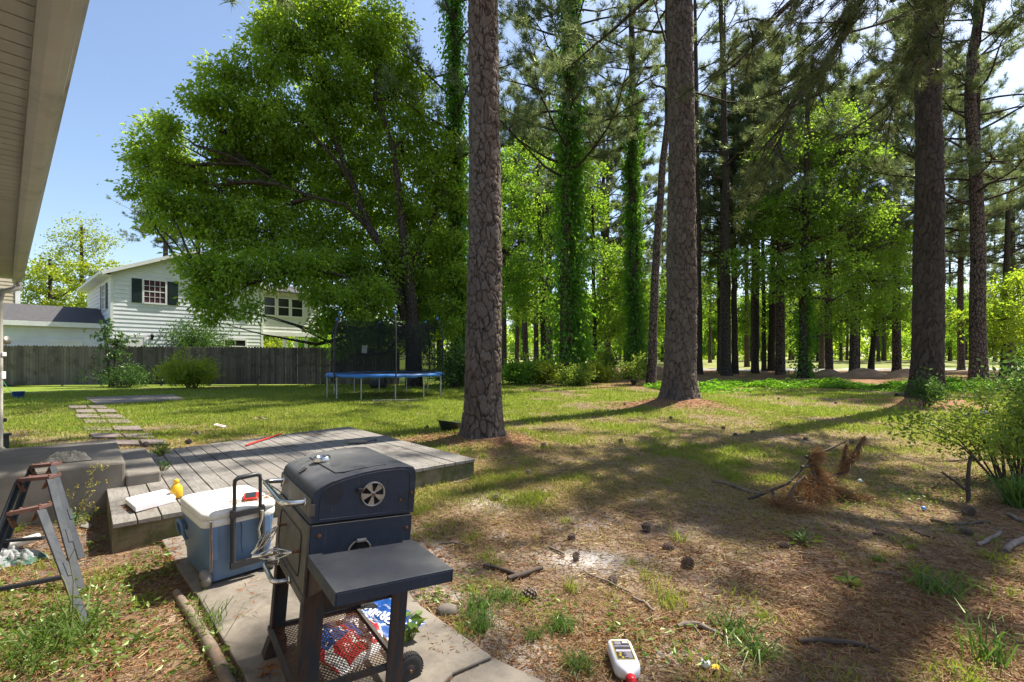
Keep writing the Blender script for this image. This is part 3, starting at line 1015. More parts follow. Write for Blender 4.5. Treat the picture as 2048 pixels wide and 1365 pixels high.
def leafy(seed, blobs, hub, leafL, leafW, nleaf, m, bark, droop=.5, trunk=None, tr=.2, clump=.42, per=36, shell=.55, twigs=.5, flat=.7):
    """branches from hub to the blob centres, leaves in clumps through every blob (centre, rx, ry, rz)"""
    r = np.random.default_rng(seed)
    lb = MB()
    vol = np.array([(b[1] * b[2] * b[3]) ** (2 / 3) for b in blobs])
    cnt = np.maximum(3, (nleaf / per * vol / vol.sum()).astype(int))
    CC, OUT = [], []
    for b, k in zip(blobs, cnt):
        c = Vector(b[0])
        h = Vector(hub)
        if trunk is not None:                       # leave the trunk below the blob
            tz = [q for q in trunk if q.z < c.z - .1 * (c - q).length]
            h = min(tz or [trunk[0]], key=lambda q: (q - c).length + max(0, (q.z - c.z + 1.0)) * 2)
        mid = h.lerp(c, .5) + Vector((r.normal() * .25, r.normal() * .25, -.12 * (c - h).length + r.normal() * .2))
        L = (c - h).length
        lb.tube([h, h.lerp(mid, .5) + Vector((0, 0, .02 * L)), mid, mid.lerp(c, .55) + Vector(r.normal(size=3) * .12), c], [min(tr * .55, .02 + L * .018), .05 + L * .008, .035 + L * .006, .03, .015], 6, cap=False)
        d = nrm(r.normal(size=(k, 3)))
        rad = r.random(k) ** (shell * .6)
        pos = d * rad[:, None] * np.array([b[1], b[2], b[3]]) + np.array(b[0])
        for p in pos[: int(k * twigs)]:
            pv = Vector(p)
            m2 = c.lerp(pv, .5) + Vector(r.normal(size=3) * .12)
            lb.tube([c.lerp(m2, .15), m2, pv], [.022, .014, .006], 4, cap=False)
        CC.append(pos); OUT.append(d)
    CC = np.concatenate(CC); OUT = np.concatenate(OUT)
    n = len(CC)
    ct = np.clip(r.normal(.45, .25, n), 0, 1)
    off = r.normal(size=(n * per, 3)) * clump * .55
    off[:, 2] *= flat
    C = np.repeat(CC, per, 0) + off
    D = nrm(off) * .6 + nrm(np.repeat(OUT, per, 0)) * .4 + r.normal(size=(n * per, 3)) * .35
    D[:, 2] -= droop
    V = leaf_quads(C, D, leafL * r.uniform(.6, 1.25, n * per), leafW * r.uniform(.7, 1.2, n * per), r)
    tint = np.clip(np.repeat(ct, per) * .75 + r.random(n * per) * .3, 0, 1)
    return lb.mesh('limbs', bark), np_mesh('leaves', V, 4, m, tint)

def ivy_mesh(pts, rads, seed, n, z0=0, z1=99, side=None, leaf=.14, out=.18, bulge=None):
    """ivy leaves wrapped round a trunk path"""
    r = np.random.default_rng(seed)
    P_ = np.array([tuple(p) for p in pts]); R_ = np.array(rads)
    zz = np.sort(r.uniform(max(z0, P_[0, 2]), min(z1, P_[-1, 2]), n))
    x = np.interp(zz, P_[:, 2], P_[:, 0]); y = np.interp(zz, P_[:, 2], P_[:, 1]); rr = np.interp(zz, P_[:, 2], R_)
    th = r.uniform(0, 2 * np.pi, n)
    if side is not None:
        th = np.where(r.random(n) < .55, side + r.normal(size=n) * .7, th)
    cl = .45 + 1.15 * vn(zz, th * 2, .8, seed)
    kp = (vn(zz, th * 1.3, .55, seed + 3) > .30) | (vn(zz, th * 0, 2.2, seed + 5) > .62)
    zz, x, y, rr, th, cl = (q[kp] for q in (zz, x, y, rr, th, cl)); n = len(zz)
    o = rr + np.abs(r.normal(size=n)) * out * cl * (1 if bulge is None else bulge(zz))
    C = np.stack([x + o * np.cos(th), y + o * np.sin(th), zz], -1)
    D = np.stack([np.cos(th) * .6, np.sin(th) * .6, np.full(n, -.9)], -1) + r.normal(size=(n, 3)) * .35
    V = leaf_quads(C, D, leaf * r.uniform(.5, 1.5, n), leaf * .85 * r.uniform(.6, 1.3, n), r)
    return np_mesh('ivy_leaves', V, 4, M['leaf_ivy'], np.clip(r.random(n) * .6 + (cl - .55) * .5, 0, 1))

def bush_mesh(seed, rx, ry, h, nleaf, leafL, leafW, m, stems=14, per=16, clump=.18, lean=(0, 0), z0=.15):
    r = np.random.default_rng(seed)
    sb = MB()
    CC = []
    for i in range(stems):
        az = r.uniform(0, 2 * np.pi); k = r.uniform(.15, 1) ** .6
        tip = Vector((rx * k * math.cos(az) + lean[0], ry * k * math.sin(az) + lean[1], h * (1 - .45 * k * k) * r.uniform(.7, 1.05)))
        b = Vector((rx * .12 * math.cos(az), ry * .12 * math.sin(az), -.06))
        mid = b.lerp(tip, .5) + Vector((r.normal() * .06 - math.cos(az) * rx * .10, r.normal() * .06 - math.sin(az) * ry * .1, h * .10))
        pts = [b, b.lerp(mid, .5), mid, mid.lerp(tip, .5) + Vector((0, 0, h * .03)), tip]
        sb.tube(pts, [.008 * h + .003, .006 * h + .003, .005 * h + .002, .003 * h + .002, .002], 5, cap=False)
        n = max(2, int(nleaf / per / stems))
        for j in range(n):
            u = r.uniform(.22, 1.0) ** .75 * 4
            ui = min(int(u), 3)
            p = pts[ui].lerp(pts[ui + 1], u - ui) + Vector(r.normal(size=3) * clump * (.5 + .5 * h))
            if p.z > z0 * h: CC.append(p)
    CC = np.array([tuple(p) for p in CC])
    n = len(CC)
    off = r.normal(size=(n * per, 3)) * clump * .6
    C = np.repeat(CC, per, 0) + off
    C[:, 2] = np.maximum(C[:, 2], .02)
    D = nrm(off) + r.normal(size=(n * per, 3)) * .4
    D[:, 2] += .15
    V = leaf_quads(C, D, leafL * r.uniform(.6, 1.25, n * per), leafW * r.uniform(.7, 1.2, n * per), r)
    tint = np.clip(np.repeat(r.normal(.45, .25, n), per) * .7 + r.random(n * per) * .35, 0, 1)
    return sb.mesh('stems', M['twig']), np_mesh('leaves', V, 4, m, tint)

def crown_on(root, pair, loc, rz=0.0, sc=1.0, name='crown'):
    c = link(name, pair[1], root, loc); c.rotation_euler = (0, 0, rz); c.scale = (sc,) * 3
    b = link('limbs', pair[0], root, loc); b.rotation_euler = (0, 0, rz); b.scale = (sc,) * 3
    return c

PINES = [pine_crown(140 + i, H=12, R=(4.4, 4.8)[i], nl=24, sub=6, dens=.8) for i in range(2)]

# --- the three near pines, bark plates modelled
def near_pine(xy, label, r0, H, zf, seg, step, m, plate, crown_z, lean=(0, 0), flare=.7, fz=.3, var=0, rz=0., sc=1., dense=False):
    z = gz1(*xy) - .05
    root = thing('pine_tree', label, 'tree', loc=(xy[0], xy[1], z))
    near_trunk('trunk', r0, H, zf, seg, step, m, plate, lean, flare, fz, root)
    crown_on(root, PINEC[3] if dense else PINES[var % 2], (lean[0] * crown_z, lean[1] * crown_z, crown_z), rz, sc)
    return root
near_pine(PINE1, 'big reddish brown pine trunk beside the deck, nearest and largest tree', .290, 21, 7.6, 220, .015, M['bark1'], (.12, .12, .17), 9.2, (-.002, 0), .62, .26, 1, .4, 1.15, True)
near_pine(PINE2, 'thick grey plated pine trunk on a raised needle mound in the middle of the lawn', .43, 25, 12.3, 180, .025, M['bark2'], (.12, .12, .22), 12.0, (.0005, 0), .42, .42, 0, 1.3)
p3 = near_pine(PINE3, 'dark furrowed pine trunk standing behind the green shrub on the right', .385, 25, 12.8, 140, .03, M['bark3'], (.13, .13, .30), 11.5, (-.003, 0), .5, .45, 2, 2.2)

# the long limb of the right pine that droops into the top of the view
def hanging_limb(root, a, b, seed):
    r = np.random.default_rng(seed)
    lb = MB()
    o = root.location
    a, b = Vector(a) - o, Vector(b) - o
    pts = [a.lerp(b, t) + Vector((r.normal() * .12, r.normal() * .12, .9 * math.sin(math.pi * t) * .6)) for t in np.linspace(0, 1, 9)]
    lb.tube(pts, list(np.linspace(.11, .018, 9)), 7, cap=False)
    C, D, TI = [], [], []
    for k in range(58):
        u = r.uniform(.18, 1) ** .8 * 8; ui = min(int(u), 7)
        p = pts[ui].lerp(pts[ui + 1], u - ui)
        d = (b - a).normalized()
        side = d.cross(Vector((0, 0, 1))).normalized() * r.choice((-1, 1)) * r.uniform(.5, 1.6)
        sp = limb_curve(p, d * r.uniform(.2, 1) + side + Vector((0, 0, r.uniform(-.35, .35))), r.uniform(.7, 2.6), 4, r, .05, .05, .2)
        lb.tube(sp, [.022, .017, .012, .008, .005], 5, cap=False)
        for j in range(int(r.uniform(7, 13))):
            q = r.uniform(.3, 1) * 4; qi = min(int(q), 3)
            C.append(sp[qi].lerp(sp[qi + 1], q - qi) + Vector(r.normal(size=3) * .06)); D.append((sp[4] - sp[2]).normalized()); TI.append(r.random())
    C, D, TI = np.array(C), np.array(D), np.array(TI)
    T = 22; n = len(C)
    V = needle_tris(np.repeat(C, T, 0) + r.normal(size=(n * T, 3)) * .02, nrm(np.repeat(nrm(D), T, 0) * .8 + nrm(r.normal(size=(n * T, 3)))), r.uniform(.15, .25, n * T), .0105, r)
    lo = lb.build('low_branch', M['bark_dark'], root)
    link('needles', np_mesh('needles', V, 3, M['needle_near'], np.clip(np.repeat(TI, T) * .7 + .3 * r.random(n * T), 0, 1)), lo)
    for q in (.35, .55, .75, .93):
        u = q * 8; ui = min(int(u), 7); p = pts[ui].lerp(pts[ui + 1], u - ui) + Vector((r.normal() * .25, r.normal() * .2, -.18))
        MB().lathe([(.01, -.06), (.04, -.035), (.045, 0), (.03, .04), (.008, .06)], 9, Matrix.Translation(p)).build('hanging_cone', M['twig'], lo)
PINE4 = (10.2, 8.4)
p4 = near_pine(PINE4, 'pine whose long dark boughs hang into the top right of the view', .33, 23, 4.0, 70, .08, M['bark3'], (.13, .13, .30), 10.5, (0, 0), .5, .4, 1, 3.4)
hanging_limb(p4, (10.2, 8.4, 13.2), P(1530, 330, 9.2), 41)
hanging_limb(p4, (10.2, 8.4, 13.6), P(1640, 130, 9.0), 42)
hanging_limb(p4, (10.2, 8.4, 12.0), P(1480, 130, 8.6), 43)
hanging_limb(p4, (10.2, 8.6, 11.4), P(1800, 190, 10.0), 44)

# --- woodland trunks, each along its own line in the picture
def path_px(px, Y, H, r0, taper=.55, flare=.35):
    base = P(px[0][0], px[0][1], Y)
    pts = [P(a, b, Y) for a, b in px]
    gzv = gz1(base.x, base.y)
    pts[0].z = gzv - .15
    top = pts[-1]
    if top.z < H:
        dirn = (pts[-1] - pts[-2]).normalized()
        dirn = (dirn + Vector((0, 0, 1))).normalized()
        pts += [top + dirn * (H - top.z) * .5, top + dirn * (H - top.z)]
    out = []
    for a, b in zip(pts[:-1], pts[1:]):
        k = max(1, int((b - a).length / 1.2))
        out += [a.lerp(b, i / k) for i in range(k)]
    out.append(pts[-1])
    r_ = random.Random(int(px[0][0]))
    out = [p + Vector((r_.uniform(-.03, .03), r_.uniform(-.03, .03), 0)) if i else p for i, p in enumerate(out)]
    rad = [r0 * (1 - taper * (p.z - gzv) / H) * (1 + flare * math.exp(-(p.z - gzv) / .5)) for p in out]
    out.insert(1, out[0] + Vector((0, 0, .35))); rad.insert(1, r0 * (1 + flare * .45))
    return out, rad

def wood_pine(px, Y, r0, label, H=25, crown_z=11, var=0, rz=0., sc=1., m='bark_far', ivy=None, group=None):
    pts, rad = path_px(px, Y, H, r0)
    o = pts[0].copy(); o.z += .15
    root = thing('pine_tree', label, 'tree', loc=o, group=group)
    loc = [p - o for p in pts]
    MB().tube(loc, rad, 14).build('trunk', M[m], root)
    cz = min(loc, key=lambda p: abs(p.z - crown_z))
    crown_on(root, PINEC[var], cz, rz, sc * 1.12)
    if ivy:
        link('ivy', ivy_mesh(loc, rad, int(px[0][0]), **ivy), root)
    return root

wood_pine([(1957, 768), (1955, 520), (1951, 340), (1939, 200), (1945, 110), (1962, 0)], 27, .40, 'crooked pine trunk bending left at mid height, rightmost tall trunk', 26, 9.5, 0, .3)
wood_pine([(1302, 771), (1309, 560), (1326, 330), (1350, 130), (1372, 0)], 25, .24, 'slim bare brown trunk leaning right behind the grey plated pine', 24, 15, 4, 1.1)
wood_pine([(922, 745), (914, 420), (910, 200), (908, 0)], 25, .30, 'ivy covered pine half hidden behind the left of the nearest trunk', 25, 10.5, 4, 2.2, 1.0, 'bark_dark', dict(n=14000, z0=0, z1=21, out=.30, leaf=.16))
wood_pine([(1133, 758), (1134, 420), (1136, 180), (1138, 0)], 28, .46, 'widest ivy covered pine with bright leaves down its right side', 27, 11, 2, .9, 1.05, 'bark_far', dict(n=26000, z0=0, z1=26, side=.1, out=.38, leaf=.18, bulge=lambda z: 1.45 - .035 * z))
wood_pine([(1218, 722), (1208, 520), (1204, 430), (1208, 330), (1206, 200)], 48, .34, 'thin wavy bare trunk far back between two ivy covered pines', 22, 13, 3, .2)
wood_pine([(1272, 755), (1267, 520), (1263, 330), (1266, 190), (1262, 0)], 31, .36, 'straight narrow pine wrapped in dark ivy from the ground to mid height', 26, 15, 4, 3.1, 1, 'bark_dark', dict(n=14000, z0=0, z1=19, out=.24, leaf=.16))
wood_pine([(1398, 751), (1396, 450), (1392, 200), (1390, 0)], 36, .27, 'dark trunk showing just right of the grey plated pine', 26, 15, 4, .7, 1, 'bark_dark')
wood_pine([(1453, 757), (1452, 400), (1447, 180), (1441, 0)], 34, .33, 'dark straight pine, first broad trunk right of the grey plated pine', 27, 11, 4, 1.9, 1, 'bark_dark')
wood_pine([(1470, 748), (1468, 500), (1466, 300), (1465, 150)], 39, .26, 'dark trunk overlapping the right edge of a broader dark pine', 24, 12, 3, 2.6, 1, 'bark_dark')
wood_pine([(1494, 739), (1493, 560), (1492, 400)], 54, .28, 'far thin trunk at the edge of the fairway, left of a darker straight trunk', 22, 11, 4, .1)
wood_pine([(1511, 751), (1514, 520), (1517, 330), (1522, 200)], 40, .26, 'black straight trunk with clear stem, middle of a row of five', 24, 12, 4, 1.4, 1, 'bark_dark')
wood_pine([(1528, 745), (1527, 560), (1525, 420)], 46, .22, 'slender dark trunk touching a stouter one on its right', 22, 12, 4, 3.6, .9, 'bark_dark')
wood_pine([(1543, 746), (1545, 540), (1548, 400)], 46, .34, 'stouter dark trunk of a touching pair at the fairway edge', 24, 12, 0, 4.2, .95, 'bark_dark')
wood_pine([(1643, 738), (1645, 560), (1646, 420)], 50, .26, 'reddish trunk behind bright leaves right of the ivy footed tree', 22, 9, 3, 5.0)
wood_pine([(1054, 727), (1046, 600), (1040, 480), (1036, 330)], 50, .34, 'trunk leaning left seen right of the nearest pine', 22, 12, 1, 5.5)
wood_pine([(1098, 730), (1097, 560), (1098, 400)], 48, .44, 'straight mid distance trunk left of the widest ivy covered pine', 24, 12, 2, 4.4)

def pair_mesh(px, Y, H, r0, m, name='trunk'):
    pts, rad = path_px(px, Y, H, r0)
    o = pts[0].copy(); o.z += .15
    return o, [p - o for p in pts], rad

def wood_leafy(px, Y, r0, H, label, blobs_px, seed, nleaf, m='leaf_bright', bark='bark_dark', leafL=.17, leafW=.15, ivy=None, depth=2.6, per=30, clump=.5):
    """a broadleaf tree whose foliage masses stand where the picture shows them"""
    o, loc, rad = pair_mesh(px, Y, H, r0, bark)
    root = thing('broadleaf_tree', label, 'tree', loc=o)
    MB().tube(loc, rad, 12).build('trunk', M[bark], root)
    r = random.Random(seed)
    bl = []
    for bx, by, br in blobs_px:
        yy = Y + r.uniform(-depth, depth) * .8
        c = P(bx, by, yy) - o
        R = br / F * yy
        bl.append((c, R, R * .95, R * .72))
    lim, lv = leafy(seed, bl, loc[len(loc) // 2], leafL * 1.1, leafW * 1.1, int(nleaf * .72), M[m], M[bark], .25, [Vector(p) for p in loc if p.z > 1.5], r0, clump, per)
    link('crown', lv, root); link('limbs', lim, root)
    if ivy: link('ivy', ivy_mesh(loc, rad, seed, **ivy), root)
    return root

# sweetgum like trees with bright new leaves
wood_leafy([(1606, 760), (1608, 560), (1612, 380), (1616, 190)], 33, .30, 20, 'ivy footed tree with a wide bright green crown right of centre',
           [(1560, 300, 60), (1650, 260, 70), (1690, 330, 75), (1600, 420, 80), (1700, 440, 80), (1530, 440, 60), (1640, 540, 80), (1740, 560, 75), (1560, 560, 70), (1790, 480, 50), (1500, 520, 50), (1690, 640, 50)], 301, 30000, ivy=dict(n=3500, z0=0, z1=9, out=.3, leaf=.16, side=0.0))
wood_leafy([(1713, 745), (1716, 640), (1722, 540), (1726, 420)], 42, .24, 13, 'slim twin of two slanting trunks in front of the fairway, the left one',
           [(1690, 560, 60), (1740, 500, 60), (1700, 480, 50), (1660, 610, 45), (1730, 610, 45)], 302, 11000)
wood_leafy([(1742, 745), (1750, 640), (1752, 520)], 42, .24, 12, 'slim twin of two slanting trunks in front of the fairway, the right one',
           [(1780, 570, 60), (1800, 500, 55), (1770, 640, 45), (1820, 610, 45)], 303, 10000)
wood_leafy([(1440, 742), (1438, 600), (1436, 480)], 44, .25, 12, 'leafy tree filling the gap left of the first broad dark pine',
           [(1430, 480, 55), (1460, 560, 60), (1425, 610, 55), (1480, 640, 50), (1410, 540, 45)], 304, 10000)
wood_leafy([(1090, 738), (1085, 600), (1080, 450), (1075, 330)], 38, .3, 16, 'bright leafy tree filling the gap right of the nearest pine trunk',
           [(1050, 330, 60), (1090, 420, 70), (1040, 470, 60), (1080, 540, 70), (1050, 610, 60), (1100, 620, 45), (1030, 400, 50), (1020, 560, 50)], 305, 22000)
wood_leafy([(1190, 745), (1188, 600), (1186, 480)], 36, .2, 13, 'bright leafy sapling crown right of the widest ivy covered pine',
           [(1180, 420, 50), (1195, 520, 55), (1215, 600, 50), (1180, 620, 50), (1230, 660, 40), (1170, 340, 40)], 306, 13000)
wood_leafy([(1345, 742), (1340, 640), (1335, 560)], 50, .25, 12, 'pale leafy tree showing between the leaning trunk and the grey plated pine',
           [(1330, 600, 50), (1310, 650, 45), (1250, 640, 55), (1350, 560, 40), (1290, 580, 45)], 307, 9000)
wood_leafy([(880, 745), (878, 600), (876, 480)], 30, .22, 14, 'leafy tree behind the right end of the trampoline',
           [(880, 480, 50), (870, 560, 60), (890, 640, 50), (850, 610, 45), (905, 560, 45)], 308, 13000, m='leaf_big')
wood_leafy([(2010, 742), (2012, 600), (2015, 480)], 33, .25, 13, 'green tree at the right edge behind the shrub',
           [(2010, 640, 60), (1985, 690, 40), (2040, 580, 55), (2060, 660, 60), (1930, 640, 35), (2090, 560, 60)], 309, 12000, m='leaf_big')
wood_leafy([(1860, 735), (1862, 620)], 60, .25, 12, 'leafy tree beyond the fairway behind the dark furrowed pine',
           [(1850, 640, 45), (1890, 650, 45), (1910, 600, 45), (1870, 590, 45), (1940, 660, 40)], 310, 7000, leafL=.22, leafW=.2)

# --- the big spreading tree over the neighbour's fence
def big_tree():
    Y = 23.5
    base = P(828, 700, Y); base.z = gz1(base.x, base.y)
    root = thing('broadleaf_tree', 'huge spreading tree with drooping green leaves shading the white house and fence', 'tree', loc=base)
    def L(px, py, dy=0): return P(px, py, Y + dy) - base
    tk = MB()
    t0 = [Vector((0, 0, -.2)), L(826, 660), L(822, 600), L(815, 540), L(806, 470), L(798, 380), L(786, 300), L(770, 240), L(750, 200)]
    tk.tube(t0, [.46, .36, .30, .27, .22, .17, .12, .08, .04], 12)
    t1 = [L(812, 640), L(790, 560), L(768, 500), L(735, 450), L(708, 375), L(680, 305), L(655, 250), L(630, 180), L(610, 110)]
    tk.tube(t1, [.26, .23, .21, .19, .16, .13, .10, .07, .04], 10)
    t2 = [L(740, 460), L(690, 410, -1), L(630, 395, -1.5), L(560, 370, -2), L(500, 330, -2), L(440, 270, -2)]
    tk.tube(t2, [.11, .085, .065, .05, .035, .02], 8)
    t3 = [L(800, 600), L(740, 570, -1), L(660, 545, -2), L(580, 545, -2.5), L(500, 570, -3), L(440, 600, -3)]
    tk.tube(t3, [.12, .09, .07, .05, .035, .02], 8)
    t4 = [L(708, 375), L(680, 330, -.8), L(600, 240, -1), L(540, 190, -1)]
    tk.tube(t4, [.1, .08, .05, .03], 7)
    t5 = [L(815, 540), L(850, 480, .5), L(880, 400, .5), L(900, 330, .5)]
    tk.tube(t5, [.14, .1, .07, .03], 7)
    tk.build('trunk', M['bark_dark'], root)
    B = [(690, 50, 80, 0), (600, 60, 62, -1), (740, 110, 75, 1), (555, 110, 60, -1), (650, 160, 85, 0), (505, 135, 50, -2), (450, 165, 48, -2.2), (415, 215, 45, -2.5), (470, 225, 60, -2), (535, 235, 75, -1.5), (615, 260, 85, .5), (715, 230, 80, 1), (785, 190, 62, 1.5), (430, 285, 42, -2),
         (800, 310, 80, 1.5), (320, 262, 36, -2), (282, 292, 30, -2), (345, 262, 32, -2.5), (300, 335, 42, -2), (345, 320, 40, -2), (375, 365, 45, -1.5), (275, 375, 28, -2.5), (320, 400, 42, -2.5), (360, 430, 50, -2), (440, 380, 62, -1), (510, 350, 75, 0), (600, 390, 85, 1), (700, 350, 85, 1.5),
         (455, 470, 65, -1.5), (540, 465, 80, -1), (640, 490, 85, 1), (740, 440, 85, 2), (830, 430, 75, 1.5), (400, 530, 45, -3), (405, 590, 36, -3.2), (440, 615, 34, -3.2), (470, 560, 52, -3), (545, 535, 55, -2.5), (620, 540, 60, -2), (700, 550, 75, 0), (770, 540, 78, 1),
         (850, 530, 70, 1), (860, 620, 50, 1), (690, 620, 52, -2.2), (740, 600, 55, -1.5), (800, 600, 58, 1.2), (655, 655, 34, -2.4), (640, 590, 38, -2.4), (500, 625, 22, -3.2), (440, 540, 45, -3), (870, 350, 55, 1), (310, 450, 26, -2), (418, 640, 20, -3.3), (845, 250, 45, 1), (720, 668, 34, -2), (690, 705, 24, -2.6), (820, 150, 50, 1), (775, 60, 55, 1), (650, 8, 60, 0), (560, 20, 38, 0), (525, 60, 34, -1), (880, 300, 45, 1), (895, 400, 45, 1), (880, 480, 50, 1), (910, 560, 45, 1), (900, 640, 45, .5), (760, 665, 40, -1), (830, 680, 40, .5), (480, 300, 50, -1), (420, 440, 55, -1.5), (560, 320, 60, 0)]
    bl = []
    for bx, by, br, dy in B:
        R = br / F * (Y + dy) * .97
        bl.append((L(bx, by, dy), R, R * 1.0, R * .85))
    allp = [p for t in (t0, t1, t2, t3, t4, t5) for p in t[1:]]
    lim, lv = leafy(77, bl, L(806, 470), .225, .105, 165000, M['leaf_big'], M['bark_dark'], .5, allp, .12, .42, 34, .6, .3, .75)
    link('crown', lv, root); link('limbs', lim, root)
big_tree()

# --- trees behind the houses at the left
wood_leafy([(165, 700), (164, 560), (163, 480)], 55, .3, 17, 'pale thin leaved tree rising behind the low wing of the white house',
           [(165, 460, 40), (140, 490, 40), (190, 490, 40), (120, 510, 30), (215, 480, 26)], 321, 2600, m='leaf_yellow', leafL=.22, leafW=.18, per=12, clump=.7)
wood_leafy([(100, 690), (100, 600)], 50, .3, 12, 'yellow green trees behind the low wing, between the gutter and the white house',
           [(90, 570, 45), (130, 590, 50), (70, 600, 40), (165, 560, 50), (200, 540, 45), (115, 540, 40), (150, 620, 40), (80, 540, 30)], 322, 10000, m='leaf_yellow', leafL=.24, leafW=.2)
wood_pine([(330, 640), (331, 520), (333, 430)], 44, .3, 'far pine rising behind the ridge of the white house', 18, 12.5, 3, .6, .7)
wood_pine([(395, 640), (396, 520), (398, 430)], 47, .3, 'bare stemmed pine behind the white house, right of another far pine', 18, 11, 1, 2.6, .6)

# --- trees far behind, across and beyond the fairway
def far_leafy(seed, H, R):
    r = random.Random(seed)
    bl = []
    for i in range(13):
        t = r.random()
        z = H * (.20 + .74 * t)
        a = r.uniform(0, 6.28); q = R * (1 - .55 * t) * r.uniform(.2, .8)
        s = R * r.uniform(.34, .5)
        bl.append((Vector((q * math.cos(a), q * math.sin(a), z)), s, s, s * .8))
    tk = MB().tube([(0, 0, -.3), (0, 0, .4), (.1, 0, H * .3), (0, .1, H * .6), (.1, 0, H * .9)], [.42, .32, .26, .18, .05], 9).mesh('trunk', M['bark_far'])
    lim, lv = leafy(seed, bl, (0, 0, H * .4), .30, .26, 9000, M['leaf_bright'] if seed % 2 else M['leaf_big'], M['bark_dark'], .2, [Vector((0, 0, H * .15)), Vector((0, 0, H * .35)), Vector((0, 0, H * .55))], .2, .75, 26, .5, .15)
    return tk, lv
FARB = [far_leafy(500 + i, (13, 11, 14, 10)[i], (4.6, 4.2, 5.0, 4.4)[i]) for i in range(4)]
fr_ = random.Random(17)
def far_tree(kind, x, y, s, rz, label, group):
    z = gz1(x, y) - .05
    root = thing('broadleaf_tree' if kind < 4 else 'pine_tree', label, 'tree', loc=(x, y, z), rotz=rz, group=group)
    root.scale = (s, s, s * fr_.uniform(.9, 1.15))
    if kind < 4:
        link('trunk', FARB[kind][0], root); link('crown', FARB[kind][1], root)
    else:
        link('trunk', FARP, root)
        crown_on(root, PINEC[kind - 4], (0, 0, 8.5))
FARP = MB().tube([(0, 0, -.3), (0, 0, .4), (.08, .05, 6), (0, 0, 12), (0, 0, 20)], [.42, .30, .25, .20, .10], 10).mesh('trunk', M['bark_far'])
far_px = [(1420, 727), (1660, 726), (1682, 729), (1694, 730), (1757, 730), (1769, 731), (1793, 728), (1838, 730), (1900, 733), (1240, 722), (1010, 724), (1325, 726), (1580, 728), (1990, 732)]
for i, (px, py) in enumerate(far_px):
    Y = 70 + (i * 7) % 22
    p = P(px, 700, Y)
    far_tree(4 + i % 4, p.x, Y, fr_.uniform(.8, 1.0), fr_.uniform(0, 6), 'distant pine standing along the far side of the fairway', 'distant pines along the fairway')
placed = []
for i in range(400):
    Y = fr_.uniform(58, 125); px = fr_.uniform(930, 2150)
    if Y < 80 and 1380 < px < 1950: continue
    x = (px - CX) / F * Y
    if any((x - a) ** 2 + (Y - b) ** 2 < 42 for a, b in placed): continue
    placed.append((x, Y))
    if len(placed) > 44: break
for i, (x, Y) in enumerate(placed):
    far_tree(i % 4, x, Y, fr_.uniform(.8, 1.15) * (1 if Y < 90 else 1.2), fr_.uniform(0, 6), 'distant leafy tree in the wood around the fairway', 'distant leafy trees around the fairway')
for i in range(17):
    px = 940 + i * 72 + fr_.uniform(-30, 30); Y = fr_.uniform(50 if i < 9 else 38, 64)
    if 1400 < px < 1900 and Y > 46: Y = fr_.uniform(36, 44)
    x = (px - CX) / F * Y
    far_tree(4 + i % 4, x, Y, fr_.uniform(1.0, 1.25), fr_.uniform(0, 6), 'mid distance pine whose feathery crown fills the sky between the trunks', 'mid distance pines between the trunks')
for i in range(10):
    px = -40 + i * 95 + fr_.uniform(-25, 25); Y = fr_.uniform(60, 75)
    if px > 760: continue
    x = (px - CX) / F * Y
    far_tree(i % 4, x, Y, fr_.uniform(.55, .75), fr_.uniform(0, 6), 'far tree showing low behind the white house', 'far trees behind the white house')

# the wood that closes the view
def far_wood():
    r = np.random.default_rng(91)
    n = 2600
    ang = r.uniform(math.radians(-62), math.radians(62), n)
    R = r.uniform(135, 175, n)
    h = r.random(n) ** .8 * (9 + 5 * vn(ang * 40, ang * 0, 1.0, 3))
    C = np.stack([R * np.sin(ang), R * np.cos(ang), h + .6], -1)
    per = 22
    off = r.normal(size=(n * per, 3)) * 1.1
    V = leaf_quads(np.repeat(C, per, 0) + off, off + r.normal(size=off.shape) * .5, .9, .8, r)
    o = link('far_wood', np_mesh('far_wood', V, 4, M['leaf_big'], r.random(n * per)))
    prop(o, 'far band of woodland that closes the view behind the fairway', 'woodland', kind='stuff')
far_wood()

# --- shrubs
def shrub(name, label, loc, args, cat='shrub', group=None, rz=0):
    root = thing(name, label, cat, loc=loc, group=group, rotz=rz)
    s, l = bush_mesh(*args[0], **args[1])
    link('stems', s, root); link('foliage', l, root)
    return root
def at(px, py, dz=0):
    p = G(px, py); p.z = gz1(p.x, p.y) + dz
    return p
shrub('shrub', 'rounded yellow green bush growing before the middle of the wooden fence', P(385, 770, 22.2) * 1 - Vector((0, 0, P(385, 770, 22.2).z)), ((601, 1.5, 1.1, 1.5, 8000, .11, .055, M['leaf_yellow']), dict(stems=30, clump=.2, per=20)))
shrub('shrub', 'low dark bush against the left part of the wooden fence', Vector((-19.0, 22.9, 0)), ((602, 2.1, .7, 1.1, 3500, .12, .06, M['leaf_dark']), dict(stems=30, clump=.22, per=20)))
shrub('shrub', 'dark rounded shrub against the white house wall above the fence', HMx @ Vector((hp(380, 690).x, -1.2, 0)), ((603, 1.6, 1.2, 3.6, 9000, .18, .07, M['leaf_dark']), dict(stems=30, clump=.25, per=20)))
shrub('sapling', 'thin young tree before the corner of the white house, taller than the fence', Vector((-19.6, 23.0, 0)), ((604, .75, .5, 4.4, 1000, .17, .08, M['leaf_dark']), dict(stems=6, clump=.09, per=8, z0=.3)), 'tree')
shrub('shrub', 'brown green bush at the right end of the trampoline', Vector((-2.8, 22.6, 0)), ((605, 1.3, 1.0, 2.0, 6500, .11, .07, M['leaf_dark']), dict(stems=28, clump=.25, per=20)))
